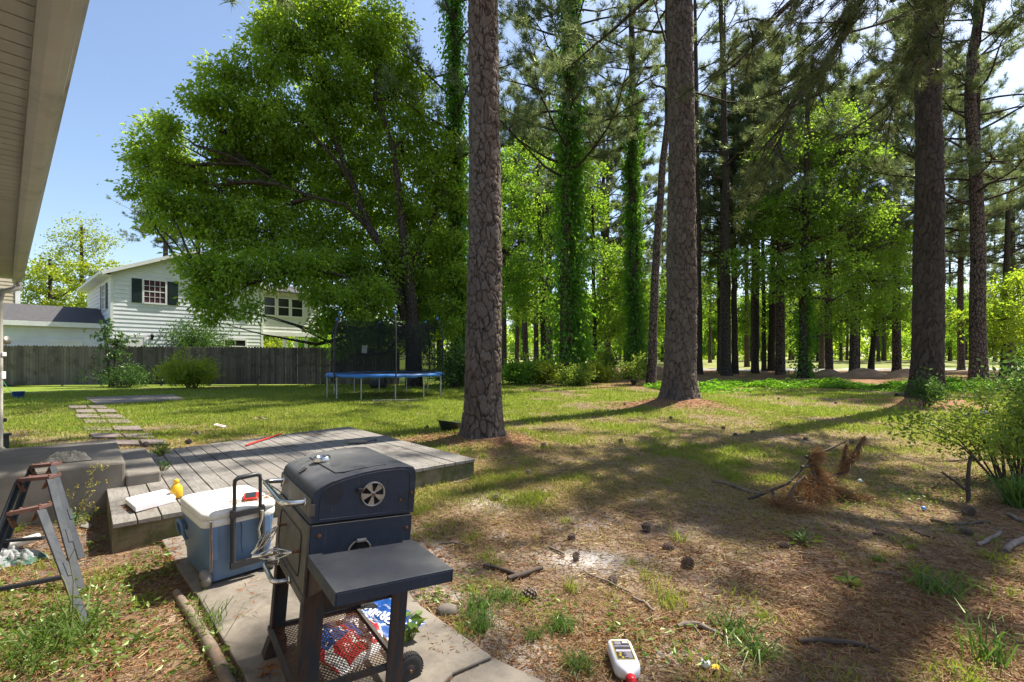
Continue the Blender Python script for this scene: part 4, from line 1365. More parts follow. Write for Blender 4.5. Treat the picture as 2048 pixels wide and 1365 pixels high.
for i, (px, py, Y, rx, h, n, m, lab) in enumerate((
        (1040, 758, 25.5, 1.2, 1.15, 6000, 'leaf_bright', 'green bush just right of the nearest pine trunk'),
        (1085, 757, 26.0, 1.2, 1.25, 7000, 'leaf_yellow', 'glowing yellow green bush left of the widest ivy covered pine'),
        (1150, 765, 24.5, 1.0, .8, 4500, 'leaf_shrub', 'low dusty green bush at the foot of the widest ivy covered pine'),
        (1190, 757, 28.0, 1.4, 1.0, 6500, 'leaf_yellow', 'yellow green bush right of the widest ivy covered pine'),
        (1212, 735, 31.0, .9, 1.9, 4500, 'leaf_shrub', 'upright bush before the thin wavy trunk'),
        (1268, 765, 25.0, .6, 1.7, 1500, 'leaf_shrub', 'thin upright sapling before the narrow ivy covered pine'),
        (930, 758, 24.0, 1.2, 1.6, 5000, 'leaf_big', 'green bush left of the nearest pine trunk'))):
    p = P(px, py, Y); p.z = gz1(p.x, p.y)
    shrub('shrub', lab, p, ((620 + i, rx, .9, h, n, .12, .09, M[m]), dict(stems=22, clump=.2, per=18)))
# hedge glimpsed under the raised porch
hg = HMx @ Vector((HL + 2.0, 9.0, 0))
shrub('hedge', 'sunlit yellow green hedge glimpsed under the raised sun porch', hg, ((640, 5.0, 1.2, 2.6, 9000, .25, .2, M['leaf_yellow']), dict(stems=40, clump=.4, per=20)), rz=math.radians(HA))
# right foreground shrub
shrub('shrub', 'large airy bush with small yellow green leaves filling the right edge', at(2035, 965), ((650, 1.5, .9, 1.08, 6800, .056, .028, M['leaf_shrub']), dict(stems=34, clump=.085, per=9, lean=(-.12, 0), z0=.22)))
shrub('shrub', 'taller dark leaved bush at the right edge behind the airy yellow green one', Vector((9.6, 8.0, gz1(9.6, 8.0))), ((651, 1.3, 1.0, 1.75, 4500, .09, .05, M['leaf_dark']), dict(stems=40, clump=.16, per=14)))
shrub('shrub', 'low dark leafy bush at the foot of the dark furrowed pine', Vector((11.6, 13.2, gz1(11.6, 13.2))), ((652, .5, .4, .95, 1200, .08, .05, M['leaf_dark']), dict(stems=12, clump=.12, per=12)))
stk = at(1938, 1003)
so_ = MB().tube([(0, 0, -.1), (-.01, 0, .2), (.02, .02, .36), (.03, 0, .46)], [.022, .018, .016, .012], 7).tube([(.0, 0, .1), (-.22, .05, .28)], [.016, .01], 5).build('dead_stem', M['twig'], None, 0, stk)
prop(so_, 'dark dead stem standing in front of the airy yellow green bush', 'stump')
# ------------------------------------------------------------------ the charcoal grill
def grime(name, c, c2, rust, dust, rough=.5, metal=.3, kr=(.55, .75), kd=(.45, .8), up=True, kk=(.35, .55)):
    t = NT(name)
    co = t.coord()
    n = t.noise(co, 7, 6, .7)
    col = t.mix(t.ramp(n, .3, .7), c, c2)
    st = t.noise(t.coord((9, 9, 1.2)), 5, 6, .75, .5)
    col = t.mix(t.math('MULTIPLY', t.ramp(st, *kr), .85), col, rust)
    gi = t.new('NewGeometry')
    sx = t.new('SeparateXYZ'); t.lk(gi.outputs['Normal'], sx.inputs[0])
    upm = t.ramp(sx.outputs[2], .35, .95) if up else 0.0
    sp = t.noise(co, 90, 4, .8)
    if up:
        k = t.math('MULTIPLY', upm, t.math('MULTIPLY_ADD', t.ramp(t.noise(co, 9, 5, .6), *kd), *kk))
        col = t.mix(k, col, dust)
    col = t.mix(t.math('MULTIPLY', t.ramp(sp, .6, .8), .25), col, dust)
    dr_ = t.noise(t.coord((26, 26, 1.4)), 3, 4, .7)
    col = t.mix(t.math('MULTIPLY', t.ramp(dr_, .56, .78), .28), col, dust)
    gs_ = t.noise(t.coord(), 3.2, 6, .75, 1.5)
    col = t.mix(t.math('MULTIPLY', t.ramp(gs_, .54, .66), .55), col, tuple(q * .35 for q in c))
    mr_ = t.new('MapRange'); t.lk(gs_, mr_.inputs[0]); mr_.inputs[1].default_value = .35; mr_.inputs[2].default_value = .7; mr_.inputs[3].default_value = rough + .15; mr_.inputs[4].default_value = rough - .12
    rough = mr_.outputs[0]
    t.princ(col, rough, metal, t.bump(sp, .15, .003), .4)
    return t.m
M['grill'] = grime('grill_paint', (.016, .026, .046), (.024, .036, .06), (.05, .035, .03), (.215, .21, .20), .45, .1, (.62, .8), kk=(.35, .72))
M['grill_grey'] = grime('grill_front', (.085, .08, .07), (.12, .112, .098), (.075, .055, .042), (.22, .21, .19), .45, .35, (.55, .75))
M['grill_leg'] = grime('rusty_leg', (.018, .024, .033), (.03, .034, .04), (.075, .034, .018), (.13, .12, .10), .6, .2, (.42, .6))
M['patch'] = mat('dark_patch', (.010, .014, .022), (.014, .017, .026), 9, .6)
tc_ = NT('chrome'); tc_.princ(tc_.mix(tc_.ramp(tc_.noise(tc_.coord(), 30, 5, .7), .5, .75), (.66, .65, .62), (.40, .36, .30)), .2, 1.0); M['chrome'] = tc_.m
M['dull_steel'] = mat('dull_steel', (.42, .40, .37), (.28, .26, .23), 20, .42, .8)
M['rust'] = mat('rust', (.11, .05, .025), (.19, .085, .04), 30, .9, bump=.4)
M['brass'] = mat('worn_wire_handle', (.42, .30, .14), (.2, .14, .08), 25, .4, .8)
M['rubber'] = mat('rubber', (.018, .018, .018), (.032, .032, .03), 20, .8, bump=.2)
M['void'] = mat('dark_inside', (.004, .004, .004), (.006, .006, .006), 5, .95)

gyaw, gpitch, groll = .6301, -.0099, .0836
GMx = Matrix.Translation((-.8043, 1.7249, .0337)) @ Matrix.Rotation(gyaw, 4, 'Z') @ Matrix.Rotation(gpitch, 4, 'X') @ Matrix.Rotation(groll, 4, 'Y')
gr = thing('charcoal_grill', 'dark blue charcoal grill with chrome handles and a side shelf on rusty legs', 'grill', mat=GMx)
ga, gb = .4209, .5725
gz0 = -.03                              # the fit was made with the slab at zero
def lidpoly(y, ins=0.0):
    pr = [(0, .775), (0, .872), (.006, .895), (.022, .912), (.05, .926), (.11, .945), (.18, .961), (.26, .972), (.34, .9775), (.385, .9765), (.406, .969), (.417, .954), (.4209, .93), (.4209, .775)]
    cx, cz = .21, .87
    return [Vector((cx + (x - cx) * (1 - ins), y, cz + (z - cz) * (1 - ins) + gz0)) for x, z in pr]
lid = MB()
lid.loft([lidpoly(-.0, .035), lidpoly(.003, .012), lidpoly(.009, 0), lidpoly(gb - .009, 0), lidpoly(gb - .003, .012), lidpoly(gb, .035)], 0, True)
lo = lid.build('lid', M['grill'], gr)
e_ = lo.modifiers.new('edge', 'EDGE_SPLIT'); e_.split_angle = math.radians(38)
# raised border of the end panel and of the top
rb = MB()
def edge_path(y, ins): return [Vector((.21 + (p.x - .21) * ins, y, .87 + gz0 + (p.z - .87 - gz0) * ins)) for p in lidpoly(y)]
ep_ = edge_path(-.001, .86)
rb.tube(ep_ + [ep_[0]], .0022, 5)
top = [Vector((.13, .06, .9525 + gz0)), Vector((.20, .055, .9655 + gz0)), Vector((.30, .055, .9765 + gz0))]
rb.tube(top, .0028, 5); rb.tube([top[0], Vector((.105, .09, .945 + gz0)), Vector((.1, .3, .944 + gz0)), Vector((.1, .5, .944 + gz0))], .0028, 5)
rb.build('embossed_rib', M['grill'], lo)
fp = MB(); fp.box((-.006, .004, .800 + gz0), (-.0005, gb - .004, .868 + gz0)); fp.box((-.006, -.004, .805 + gz0), (.012, .003, .850 + gz0)); fp.build('front_strip', M['grill_grey'], lo, .002)
pa = MB().prism([(.078 + .036 * math.cos(k * .2417), -.0013, .886 + gz0 + .046 * math.sin(k * .2417)) for k in range(26)], (0, .0012, 0)); pa.build('bare_patch', M['patch'], lo)
# end vent: ring, six blade wheel, centre screw, tab
vc = Vector((.232, 0, .870 + gz0))
VM = Matrix.Translation(vc) @ Matrix.Rotation(math.pi / 2, 4, 'X')
def vent(parent, VM, R, blades=True):
    v = MB()
    v.lathe([(R * .86, .001), (R * .86, .007), (R * .93, .010), (R, .007), (R, .001)], 36, VM)
    vo = v.build('vent_ring', M['dull_steel'], parent)
    b = MB()
    for k in range(5 if blades else 0):
        a0 = 2 * math.pi * k / 5 + .5
        pts = [Vector((0, 0, .003))]
        n = 6
        arc = [VM @ Vector((R * .86 * math.cos(a0 + .63 * i / n), R * .86 * math.sin(a0 + .63 * i / n), .004)) for i in range(n + 1)]
        inn = [VM @ Vector((R * .2 * math.cos(a0 + .63 * i / n), R * .2 * math.sin(a0 + .63 * i / n), .004)) for i in range(n, -1, -1)]
        b.prism(arc + inn, (VM.to_3x3() @ Vector((0, 0, .0015))))
    b.lathe([(R * .22, .0035), (R * .22, .0062)], 20, VM)
    b.build('vent_wheel', M['dull_steel'], vo)
    h = MB(); h.lathe([(R * .87, .0006), (R * .87, .0018)], 32, VM); h.build('vent_dark_disc', M['void'], vo)  # black disc paints the dark of the hole; the panel behind is uncut
    s_ = MB(); s_.lathe([(.006, .006), (.006, .010), (.003, .012)], 10, VM); s_.build('screw', M['rust'], vo)
    return vo
v1 = vent(lo, VM, .050)
MB().box((-.066, .008, .012), (-.046, .026, .030), R=None, off=tuple(vc + Vector((0, -.032, 0)))).build('vent_tab', M['grill_leg'], v1, .003)
for x, z in ((.352, .835), (.40, .862)):
    bt = MB()
    bt.lathe([(.007, 0), (.006, .005), (.002, .007)], 10, Matrix.Translation((x, -.0005, z + gz0)) @ Matrix.Rotation(math.pi / 2, 4, 'X'))
    bt.build('bolt', M['rust'], lo)
# top thermometer rim and square badge
TMx = Matrix.Translation((.118, .355, .9478 + gz0)) @ Matrix.Rotation(-.15, 4, 'Y')
tv = MB(); tv.lathe([(.020, 0), (.036, 0), (.038, .006), (.036, .020), (.031, .024), (.027, .020), (.024, .010), (.0, .009)], 28, TMx); tv.build('thermometer_rim', M['chrome'], lo)
BMx = Matrix.Translation((.028, .315, .9195 + gz0)) @ Matrix.Rotation(-.55, 4, 'Y')
bd = MB()
bd.box((-.018, -.020, .0), (.018, .020, .004)); bo = bd.build('badge', M['grill_leg'], lo, .001)
bo.matrix_local = BMx
bd = MB()
for a in ((-.015, -.017, -.0125, .017), (.0125, -.017, .015, .017), (-.012, -.017, .012, -.0145), (-.012, .0145, .012, .017), (-.006, -.010, .007, -.007), (-.006, .007, .007, .010), (.004, -.006, .007, .006), (-.001, -.002, .003, .002), (-.006, -.002, -.002, .002)): bd.box((a[0], a[1], .004), (a[2], a[3], .0048))
bd.build('badge_mark', M['dull_steel'], bo)
# main chrome handle
def chrome_handle(parent, y0, y1, z, out, r, name='handle', drop=0.0, x=-.004):
    pts = [Vector((x, y0, z)), Vector((x - out * .55, y0, z - drop * .4))]
    for k in range(1, 5):
        a = k / 4 * math.pi / 2
        pts.append(Vector((x - out * .55 - out * .45 * math.sin(a), y0 + out * .45 * (1 - math.cos(a)), z - drop)))
    pts += [Vector((q.x, y0 + y1 - q.y, q.z)) for q in pts[::-1]]
    mb = MB().tube(pts, r, 12)
    for yy in (y0, y1): mb.lathe([(r * 1.55, 0), (r * 1.55, .006), (r, .007)], 14, Matrix.Translation((x, yy, z)) @ Matrix.Rotation(-math.pi / 2, 4, 'Y'))
    return mb.build(name, M['chrome'], parent)
chrome_handle(lo, .075, .50, .842 + gz0, .085, .0115, 'lid_handle')
# fire box
fbx = MB(); fbx.box((.004, .004, .50 + gz0), (ga - .006, gb - .004, .767 + gz0)); fo = fbx.build('firebox', M['grill'], gr, .004)
ff = MB(); ff.box((-.006, .003, .505 + gz0), (.0035, gb - .003, .769 + gz0)); ffo = ff.build('front_door', M['grill_grey'], gr, .003)
dp_ = MB()
ring = rrect(.085, .205, .03, 0)
pts = [Vector((-.0075, .29 + p.y, .635 + gz0 + p.x)) for p in ring]
dp_.tube(pts + [pts[0]], .003, 5)
dp_.build('door_emboss', M['grill_leg'], ffo)
MB().box((.006, .0, .767 + gz0), (ga - .01, .003, .7695 + gz0)).build('lip', M['dull_steel'], fo)
for x, z in ((.036, .728), (.39, .715)):
    bt = MB()
    bt.lathe([(.009, 0), (.008, .005), (.003, .008)], 10, Matrix.Translation((x, .0035, z + gz0)) @ Matrix.Rotation(math.pi / 2, 4, 'X'))
    bt.build('bolt', M['rust'], fo)
v2 = vent(fo, Matrix.Translation((.195, .0035, .648 + gz0)) @ Matrix.Rotation(math.pi / 2, 4, 'X'), .048, False)
MB().box((.175, -.020, .688 + gz0), (.215, -.006, .702 + gz0)).build('vent_tab', M['dull_steel'], v2, .003)
# the two spring handles of coiled wire that crank the charcoal tray
def spring_handle(y, z, dirv, Lg):
    a = Vector((-.006, y, z)); d = Vector(dirv).normalized()
    rod = MB().tube([a, a + Vector((-.028, 0, 0))], .006, 8).build('crank_rod', M['rust'], gr)
    s0 = a + Vector((-.030, 0, .0))
    k = MB()
    sd = d.cross(Vector((0, 0, 1))).normalized(); up = sd.cross(d)
    for j in range(6):
        an = 2 * math.pi * j / 6
        k.tube([s0 + d * Lg * t + (sd * math.cos(an + t * 2.5) + up * math.sin(an + t * 2.5)) * .021 * math.sin(math.pi * min(max(t, .02), .98)) for t in np.linspace(0, 1, 9)], .0022, 5)
    k.tube([s0, s0 + d * .03], .006, 8); k.tube([s0 + d * (Lg - .02), s0 + d * (Lg + .012)], .008, 8)
    k.build('wire_grip', M['chrome'], rod)
    MB().tube([s0 + d * .02, s0 + d * (Lg - .015)], .0045, 6).build('grip_core', M['brass'], rod)
spring_handle(.385, .672 + gz0, (-.55, .0, -.65), .13)
spring_handle(.090, .650 + gz0, (-.9, .45, -.12), .13)
# ash drawer strip with its chrome handle
dr = MB(); dr.box((-.012, -.004, .488 + gz0), (.002, gb + .004, .518 + gz0)); dro = dr.build('ash_drawer', M['grill_grey'], gr, .002)
chrome_handle(dro, .195, .42, .504 + gz0, .062, .0095, 'drawer_handle', 0, -.012)
ub = MB(); ub.hexa([Vector(q) for q in ((.05, .03, .42 + gz0), (ga - .05, .03, .42 + gz0), (ga - .05, gb - .03, .42 + gz0), (.05, gb - .03, .42 + gz0), (.006, .006, .497 + gz0), (ga - .008, .006, .497 + gz0), (ga - .008, gb - .006, .497 + gz0), (.006, gb - .006, .497 + gz0))]); ub.build('ash_pan', M['grill_leg'], gr)
# four legs of folded sheet
def leg(x0, x1, y0, y1, z1, z0=0.0, foot=False, lean=0.0):
    m = MB()
    t = .006
    sx = -1 if x0 < .2 else 1; sy = -1 if y0 < .2 else 1
    xo_, xi_ = (x0, x1) if sx < 0 else (x1, x0)
    yo_, yi_ = (y0, y1) if sy < 0 else (y1, y0)
    def bx(a, b, c, d_):
        a, b = sorted((a, b)); c, d_ = sorted((c, d_))
        m.hexa([Vector(q) for q in ((a + lean, c, z0), (b + lean, c, z0), (b + lean, d_, z0), (a + lean, d_, z0), (a, c, z1), (b, c, z1), (b, d_, z1), (a, d_, z1))])
    bx(xo_, xi_, yo_, yo_ - sy * t)
    bx(xo_, xo_ - sx * t, yo_ - sy * t, yi_)
    if foot: m.hexa([Vector(q) for q in ((x0 - .022 + lean, y0 - .008, z0), (x1 + .004 + lean, y0 - .008, z0), (x1 + .004 + lean, y1 + .008, z0), (x0 - .022 + lean, y1 + .008, z0), (x0 - .004 + lean, y0 - .002, z0 + .075), (x1 + .002 + lean, y0 - .002, z0 + .075), (x1 + .002 + lean, y1 + .002, z0 + .075), (x0 - .004 + lean, y1 + .002, z0 + .075))])
    return m.build('leg', M['grill_leg'], gr, .0015)
leg(.0, .075, -.005, .05, .630 + gz0, .004, True)
leg(.0, .070, gb - .05, gb + .002, .500 + gz0, .004, True)
leg(ga - .075, ga - .004, -.004, .05, .630 + gz0, .045)
leg(ga - .065, ga - .004, gb - .05, gb + .002, .500 + gz0, .045)
WX, WZ, WR = ga + .036, .078, .064
for y in (.022, gb - .022):
    WM = Matrix.Translation((WX, y, WZ)) @ Matrix.Rotation(math.pi / 2, 4, 'X')
    w = MB(); w.lathe([(.040, -.019), (.054, -.018), (.062, -.012), (WR, 0), (.062, .012), (.054, .018), (.040, .019)], 36, WM)
    for k in range(34):
        a = 2 * math.pi * k / 34
        w.box((-.0012, -.0165, -.0030), (.0016, .0165, .0030), R=Matrix.Rotation(-a, 3, 'Y'), off=(WX + WR * .975 * math.cos(a), y, WZ + WR * .975 * math.sin(a)))
    wo = w.build('wheel', M['rubber'], gr)
    h = MB(); h.lathe([(.006, -.023), (.018, -.021), (.040, -.012), (.040, .012), (.018, .021), (.006, .023)], 24, WM); h.build('hub', M['grill_leg'], wo)
MB().tube([(WX, -.01, WZ), (WX, gb + .01, WZ)], .006, 8).build('axle', M['rust'], gr)
# wire shelf
zr_ = .152 + gz0
rx0, rx1, ry0, ry1 = .0, .402, .009, .563
rk_ = MB()
for a, b in (((rx0, ry0), (rx1, ry0)), ((rx1, ry0), (rx1, ry1)), ((rx1, ry1), (rx0, ry1)), ((rx0, ry1), (rx0, ry0))): rk_.bar((a[0], a[1], zr_), (b[0], b[1], zr_), .016, .022)
rko = rk_.build('bottom_rack', M['grill_leg'], gr)
ms = MB()
def clipl(c, s):
    # line x + s*y*.55 = c clipped to the frame
    pts = []
    for y in np.linspace(ry0, ry1, 60):
        x = c - s * (y - ry0) * .62
        if rx0 <= x <= rx1: pts.append((x, y))
    return (pts[0], pts[-1]) if len(pts) > 2 else None
k = .0165
for s in (-1, 1):
    c = rx0 - .4
    while c < rx1 + .5:
        q = clipl(c, s)
        if q: ms.bar((q[0][0], q[0][1], zr_ - .004 + .0022 * s), (q[1][0], q[1][1], zr_ - .004 + .0022 * s), .0026, .002)
        c += k
ms.build('wire_mesh', M['rust'], rko)
# side shelf
sh = MB()
ws, sd_ = .6636 + gz0, .3608
sh.box((0, -sd_, ws - .006), (ga, -.018, ws))
sh.box((0, -.018, ws - .006), (.052, .0, ws)); sh.box((ga - .05, -.018, ws - .006), (ga, .0, ws))
sh.box((0, -sd_, ws - .046), (.005, 0, ws - .006)); sh.box((ga - .005, -sd_, ws - .046), (ga, 0, ws - .006)); sh.box((.005, -sd_, ws - .046), (ga - .005, -sd_ + .005, ws - .006))
sh.build('side_shelf', M['grill'], gr, .003)
MB().prism([(.01, -.004, ws - .05), (.01, -.2, ws - .05), (.01, -.004, ws - .16)], (.004, 0, 0)).build('shelf_bracket', M['grill_leg'], gr)

# ------------------------------------------------------------------ charcoal bag under the rack
tb = NT('printed_film'); 
def film(name, c): return mat(name, c, tuple(q * .9 for q in c), 6, .32, bump=.25, bscale=26)
M['bag_blue'] = film('bag_blue', (.012, .075, .30)); M['bag_white'] = film('bag_white', (.74, .74, .74)); M['bag_red'] = film('bag_red', (.50, .022, .035)); M['bag_navy'] = film('bag_navy', (.01, .025, .10))
BW, BL = .36, .50
bgx = Vector((math.cos(math.radians(143)), math.sin(math.radians(143)), 0)); bgy = Vector((math.cos(math.radians(233)), math.sin(math.radians(233)), 0))
bo_ = G(806, 1226, .03)
BGM = Matrix(((bgx.x, bgy.x, 0, bo_.x), (bgx.y, bgy.y, 0, bo_.y), (0, 0, 1, .034), (0, 0, 0, 1)))
def bagz(x, y):
    u, v = x / (BW / 2), y / BL
    puff = max(0, 1 - abs(u) ** 2.6) ** .55 * max(0, (min(v, .97 - v * .0) if v < .12 else 1)) 
    end = min(1, v / .10) ** .6 * min(1, max(0, 1 - v) / .16) ** .6
    return .088 * puff ** .8 * end * (1 - .55 * v) + .008 * math.sin(x * 37 + y * 23) * end + .006 * math.sin(x * 71 - y * 48 + 1) * end + .002
def bagcol(x, y):
    u, v = x / (BW / 2), y / BL
    if abs(u) > .93: return 1 if v > .35 else 0
    if v < .05: return 3
    if v < .57: 
        # oval logo field starts
        d = ((u + .05) / .95) ** 2 + ((v - .57) / .12) ** 2
        if d < 1.0: return 2 if d > .55 else 0
        if d < 1.18: return 1
        return 0
    d = ((u + .05) / .95) ** 2 + ((v - .57) / .12) ** 2
    if d < 1.0: return 2 if d > .55 else 0
    if d < 1.25: return 1
    w = 0
    if u > -.15 and v < .92 and v > .70:
        s = math.sin(u * 19) * math.sin(v * 52)
        return 1 if s > .78 else 0
    return (2, 1)[int((v * 7 + u * 1.6 + .5 * math.sin(u * 5) + .4 * math.sin(v * 13))) % 2]
NU, NV = 80, 110
mb = MB()
vs = []
for j in range(NV + 1):
    for i in range(NU + 1):
        x, y = (i / NU - .5) * BW, j / NV * BL
        wv = 1 - .06 * math.sin(y * 9)
        vs.append(Vector((x * wv, y, bagz(x, y))))
fcs = []; mis = []
for j in range(NV):
    for i in range(NU):
        a = j * (NU + 1) + i
        fcs.append((a, a + 1, a + NU + 2, a + NU + 1)); mis.append(bagcol(((i + .5) / NU - .5) * BW, (j + .5) / NV * BL))
mb.add(vs, fcs, 0, True); mb.mi = mis
nb0 = len(mb.v)
mb.add([Vector((v.x, v.y, -.003)) for v in vs], [f[::-1] for f in fcs], 1, True)
ed = []
for i in range(NU): ed += [(i, i + 1), ((NV) * (NU + 1) + i + 1, NV * (NU + 1) + i)]
for j in range(NV): ed += [((j + 1) * (NU + 1), j * (NU + 1)), (j * (NU + 1) + NU, (j + 1) * (NU + 1) + NU)]
n_ = (NU + 1) * (NV + 1)
for a, b in ed:
    mb.f.append((a, b, b + n_, a + n_)); mb.mi.append(1); mb.sm.append(False)
bag = thing('charcoal_bag', 'crumpled red, white and blue charcoal bag lying under the grill', 'bag', mat=BGM)
bago = mb.build('bag_body', [M['bag_blue'], M['bag_white'], M['bag_red'], M['bag_navy']], bag)

def text_mesh(txt, size, shear=0.0, bold=0.0):
    cu = bpy.data.curves.new('lettering', 'FONT')
    cu.body = txt; cu.size = size; cu.shear = shear; cu.offset = bold; cu.extrude = 0.0
    cu.align_x = 'CENTER'; cu.align_y = 'CENTER'; cu.resolution_u = 3
    o = bpy.data.objects.new('lettering', cu)
    COL.objects.link(o)
    dg = bpy.context.evaluated_depsgraph_get()
    me = bpy.data.meshes.new_from_object(o.evaluated_get(dg))
    bpy.data.objects.remove(o); bpy.data.curves.remove(cu)
    return me
def bag_text(txt, x, y, size, m, rot=0.0, sx=1.0, lift=.0035, shear=0, bold=0.0):
    me = text_mesh(txt, size, shear, bold)
    bm = bmesh.new(); bm.from_mesh(me)
    bmesh.ops.subdivide_edges(bm, edges=[e for e in bm.edges if e.calc_length() > .02], cuts=2)
    for v in bm.verts:
        c, s = math.cos(rot), math.sin(rot)
        X, Y_ = v.co.x * sx, v.co.y
        px, py = x + X * c - Y_ * s, y + X * s + Y_ * c
        v.co = Vector((px, py, bagz(px, py) + lift))
    bm.to_mesh(me); bm.free()
    me.materials.clear(); me.materials.append(m)
    return link('lettering', me, bag)
bag_text('ORIGINAL', .0, .175, .062, M['bag_white'], 0, .92, .0035, .0, .0022)
bag_text('CHARCOAL BRIQUETS', .0, .215, .017, M['bag_white'])
bag_text('Kingsford', -.005, .285, .058, M['bag_white'], 0, 1.0, .004, .15, .002)
bag_text('LIGHTS FASTER', .0, .12, .013, M['bag_white'])

# a leafy weed between the grill leg and the bag
def weed_plant(name, label, loc, seed, n, leafL, leafW, h, spread, m='weed', cat='plant', group=None, stem=True, erect=.6, flowers=None, drop=.0):
    r = np.random.default_rng(seed)
    root = thing(name, label, cat, loc=loc, group=group)
    C, D, L, Wd = [], [], [], []
    sb = MB()
    for i in range(n):
        az = r.uniform(0, 6.28); k = r.random() ** .6
        z = h * r.uniform(.15, 1.0)
        tip = Vector((math.cos(az) * spread * k, math.sin(az) * spread * k, z))
        b = Vector((math.cos(az) * spread * .06, math.sin(az) * spread * .06, -.01))
        if stem: sb.tube([b, b.lerp(tip, .5) + Vector((0, 0, z * .15)), tip], [.0022, .0018, .001], 4, cap=False)
        d = Vector((math.cos(az), math.sin(az), erect - drop))
        C.append(tip); D.append(d); L.append(leafL * r.uniform(.6, 1.2)); Wd.append(leafW * r.uniform(.7, 1.2))
    if stem: sb.build('stem', M['weed_stem'], root)
    V = leaf_quads(np.array([tuple(c) for c in C]), np.array([tuple(q) for q in D]), np.array(L), np.array(Wd), r, .15)
    link('foliage', np_mesh('foliage', V, 4, M[m], r.random(n)), root)
    return root
M['weed_stem'] = mat('weed_stem', (.10, .13, .035), (.16, .15, .06), 9, .7)
wl_ = G(822, 1280, .03)
weed_plant('weed', 'weed with big serrated leaves behind the rusty right leg of the grill', wl_, 11, 16, .075, .05, .17, .07, 'weed', drop=.5)

# ------------------------------------------------------------------ blue wheeled cooler
M['cool_blue'] = mat('cooler_blue', (.115, .20, .33), (.095, .165, .28), 4, .5, c3=(.17, .22, .29), t3=(.5, .8), s3=7)
M['cool_white'] = mat('cooler_white', (.70, .69, .64), (.62, .60, .54), 5, .45, c3=(.36, .32, .24), t3=(.58, .8), s3=6)
M['recess_shade'] = mat('cooler_recess_shade', (.05, .10, .18), (.04, .08, .15), 5, .6)  # body blue darkened for the shade inside the hand grip
M['plastic_black'] = mat('black_plastic', (.02, .021, .024), (.035, .036, .04), 15, .45)
M['plastic_grey'] = mat('grey_wheel_plastic', (.20, .19, .18), (.13, .12, .11), 15, .6, bump=.3)
cc = G(410, 1176, .03)
CA = 47
ce = Vector((math.cos(math.radians(CA)), math.sin(math.radians(CA)), 0)); cl_ = Vector((-ce.y, ce.x, 0))
cw, clen, chh = .41, .56, .46
cor = Vector((cc.x, cc.y, 0)) - cl_ * .03 - ce * .015
CMx = frame((cor.x, cor.y, .03), CA)          # x along the wheeled end, y along the length
cool = thing('cooler', 'blue wheeled cooler with a dirty white lid and a raised telescopic handle', 'cooler', mat=CMx)
def crr(ix, iy, r, z): return [Vector((p.x + cw / 2, p.y + clen / 2, z)) for p in rrect(cw / 2 - ix, clen / 2 - iy, r, z)]
cb = MB(); cb.loft([crr(.035, .03, .04, .02), crr(.028, .024, .045, .035), crr(.022, .02, .05, .12), crr(.017, .016, .05, .13), crr(.006, .006, .055, .30), crr(.003, .003, .055, .305), crr(.0, .0, .055, .362)], 0, True)
cbo = cb.build('body', M['cool_blue'], cool); cbo.modifiers.new('e', 'EDGE_SPLIT').split_angle = math.radians(50)
cr_ = MB(); cr_.loft([crr(-.004, -.004, .058, .358), crr(-.006, -.006, .06, .364), crr(-.006, -.006, .06, .398), crr(-.002, -.002, .058, .402)], 0, True); cr_.build('rim', M['cool_white'], cool)
lidm = MB(); lidm.loft([crr(-.005, -.005, .06, .404), crr(-.009, -.009, .062, .409), crr(-.009, -.009, .062, .432), crr(.0, .0, .06, .446), crr(.022, .022, .05, .453), crr(.06, .06, .04, .456), crr(.15, .2, .03, .457)], 0, True)
lo_ = lidm.build('lid', M['cool_white'], cool)
for x, y in ((.14, .17), (.28, .17), (.14, .40), (.28, .40)):
    MB().lathe([(.034, .4555), (.034, .458), (.030, .4582), (.027, .4566), (.0, .4562)], 24, Matrix.Translation((x, y, 0))).build('cup_recess', M['cool_white'], lo_)
# darker block painting the shade of the carry handle recess, on the long face (x = 0)
hm = MB(); hm.box((-.004, .10 + .3, .255), (.02, .22 + .3, .305)); hm.build('grip_shade_block', M['recess_shade'], cbo, .012)
hb = MB()
hb.tube([Vector((-.001, .385, .20)), Vector((-.016, .39, .24)), Vector((-.022, .395, .29)), Vector((-.024, .42, .305)), Vector((-.024, .50, .305)), Vector((-.022, .525, .29)), Vector((-.016, .53, .24)), Vector((-.001, .535, .20))], .011, 8)
hb.build('side_handle', M['cool_blue'], cool)
for x in (-.002, cw - .045):
    WM = Matrix.Translation((x + .02, .035, .052)) @ Matrix.Rotation(math.pi / 2, 4, 'Y')
    w = MB(); w.lathe([(.012, -.026), (.03, -.026), (.045, -.022), (.051, -.010), (.051, .010), (.045, .022), (.03, .026), (.012, .026)], 26, WM); wo = w.build('wheel', M['plastic_grey'], cool)
    MB().lathe([(.011, -.030), (.011, .030)], 12, WM).build('axle_cap', M['plastic_black'], wo)
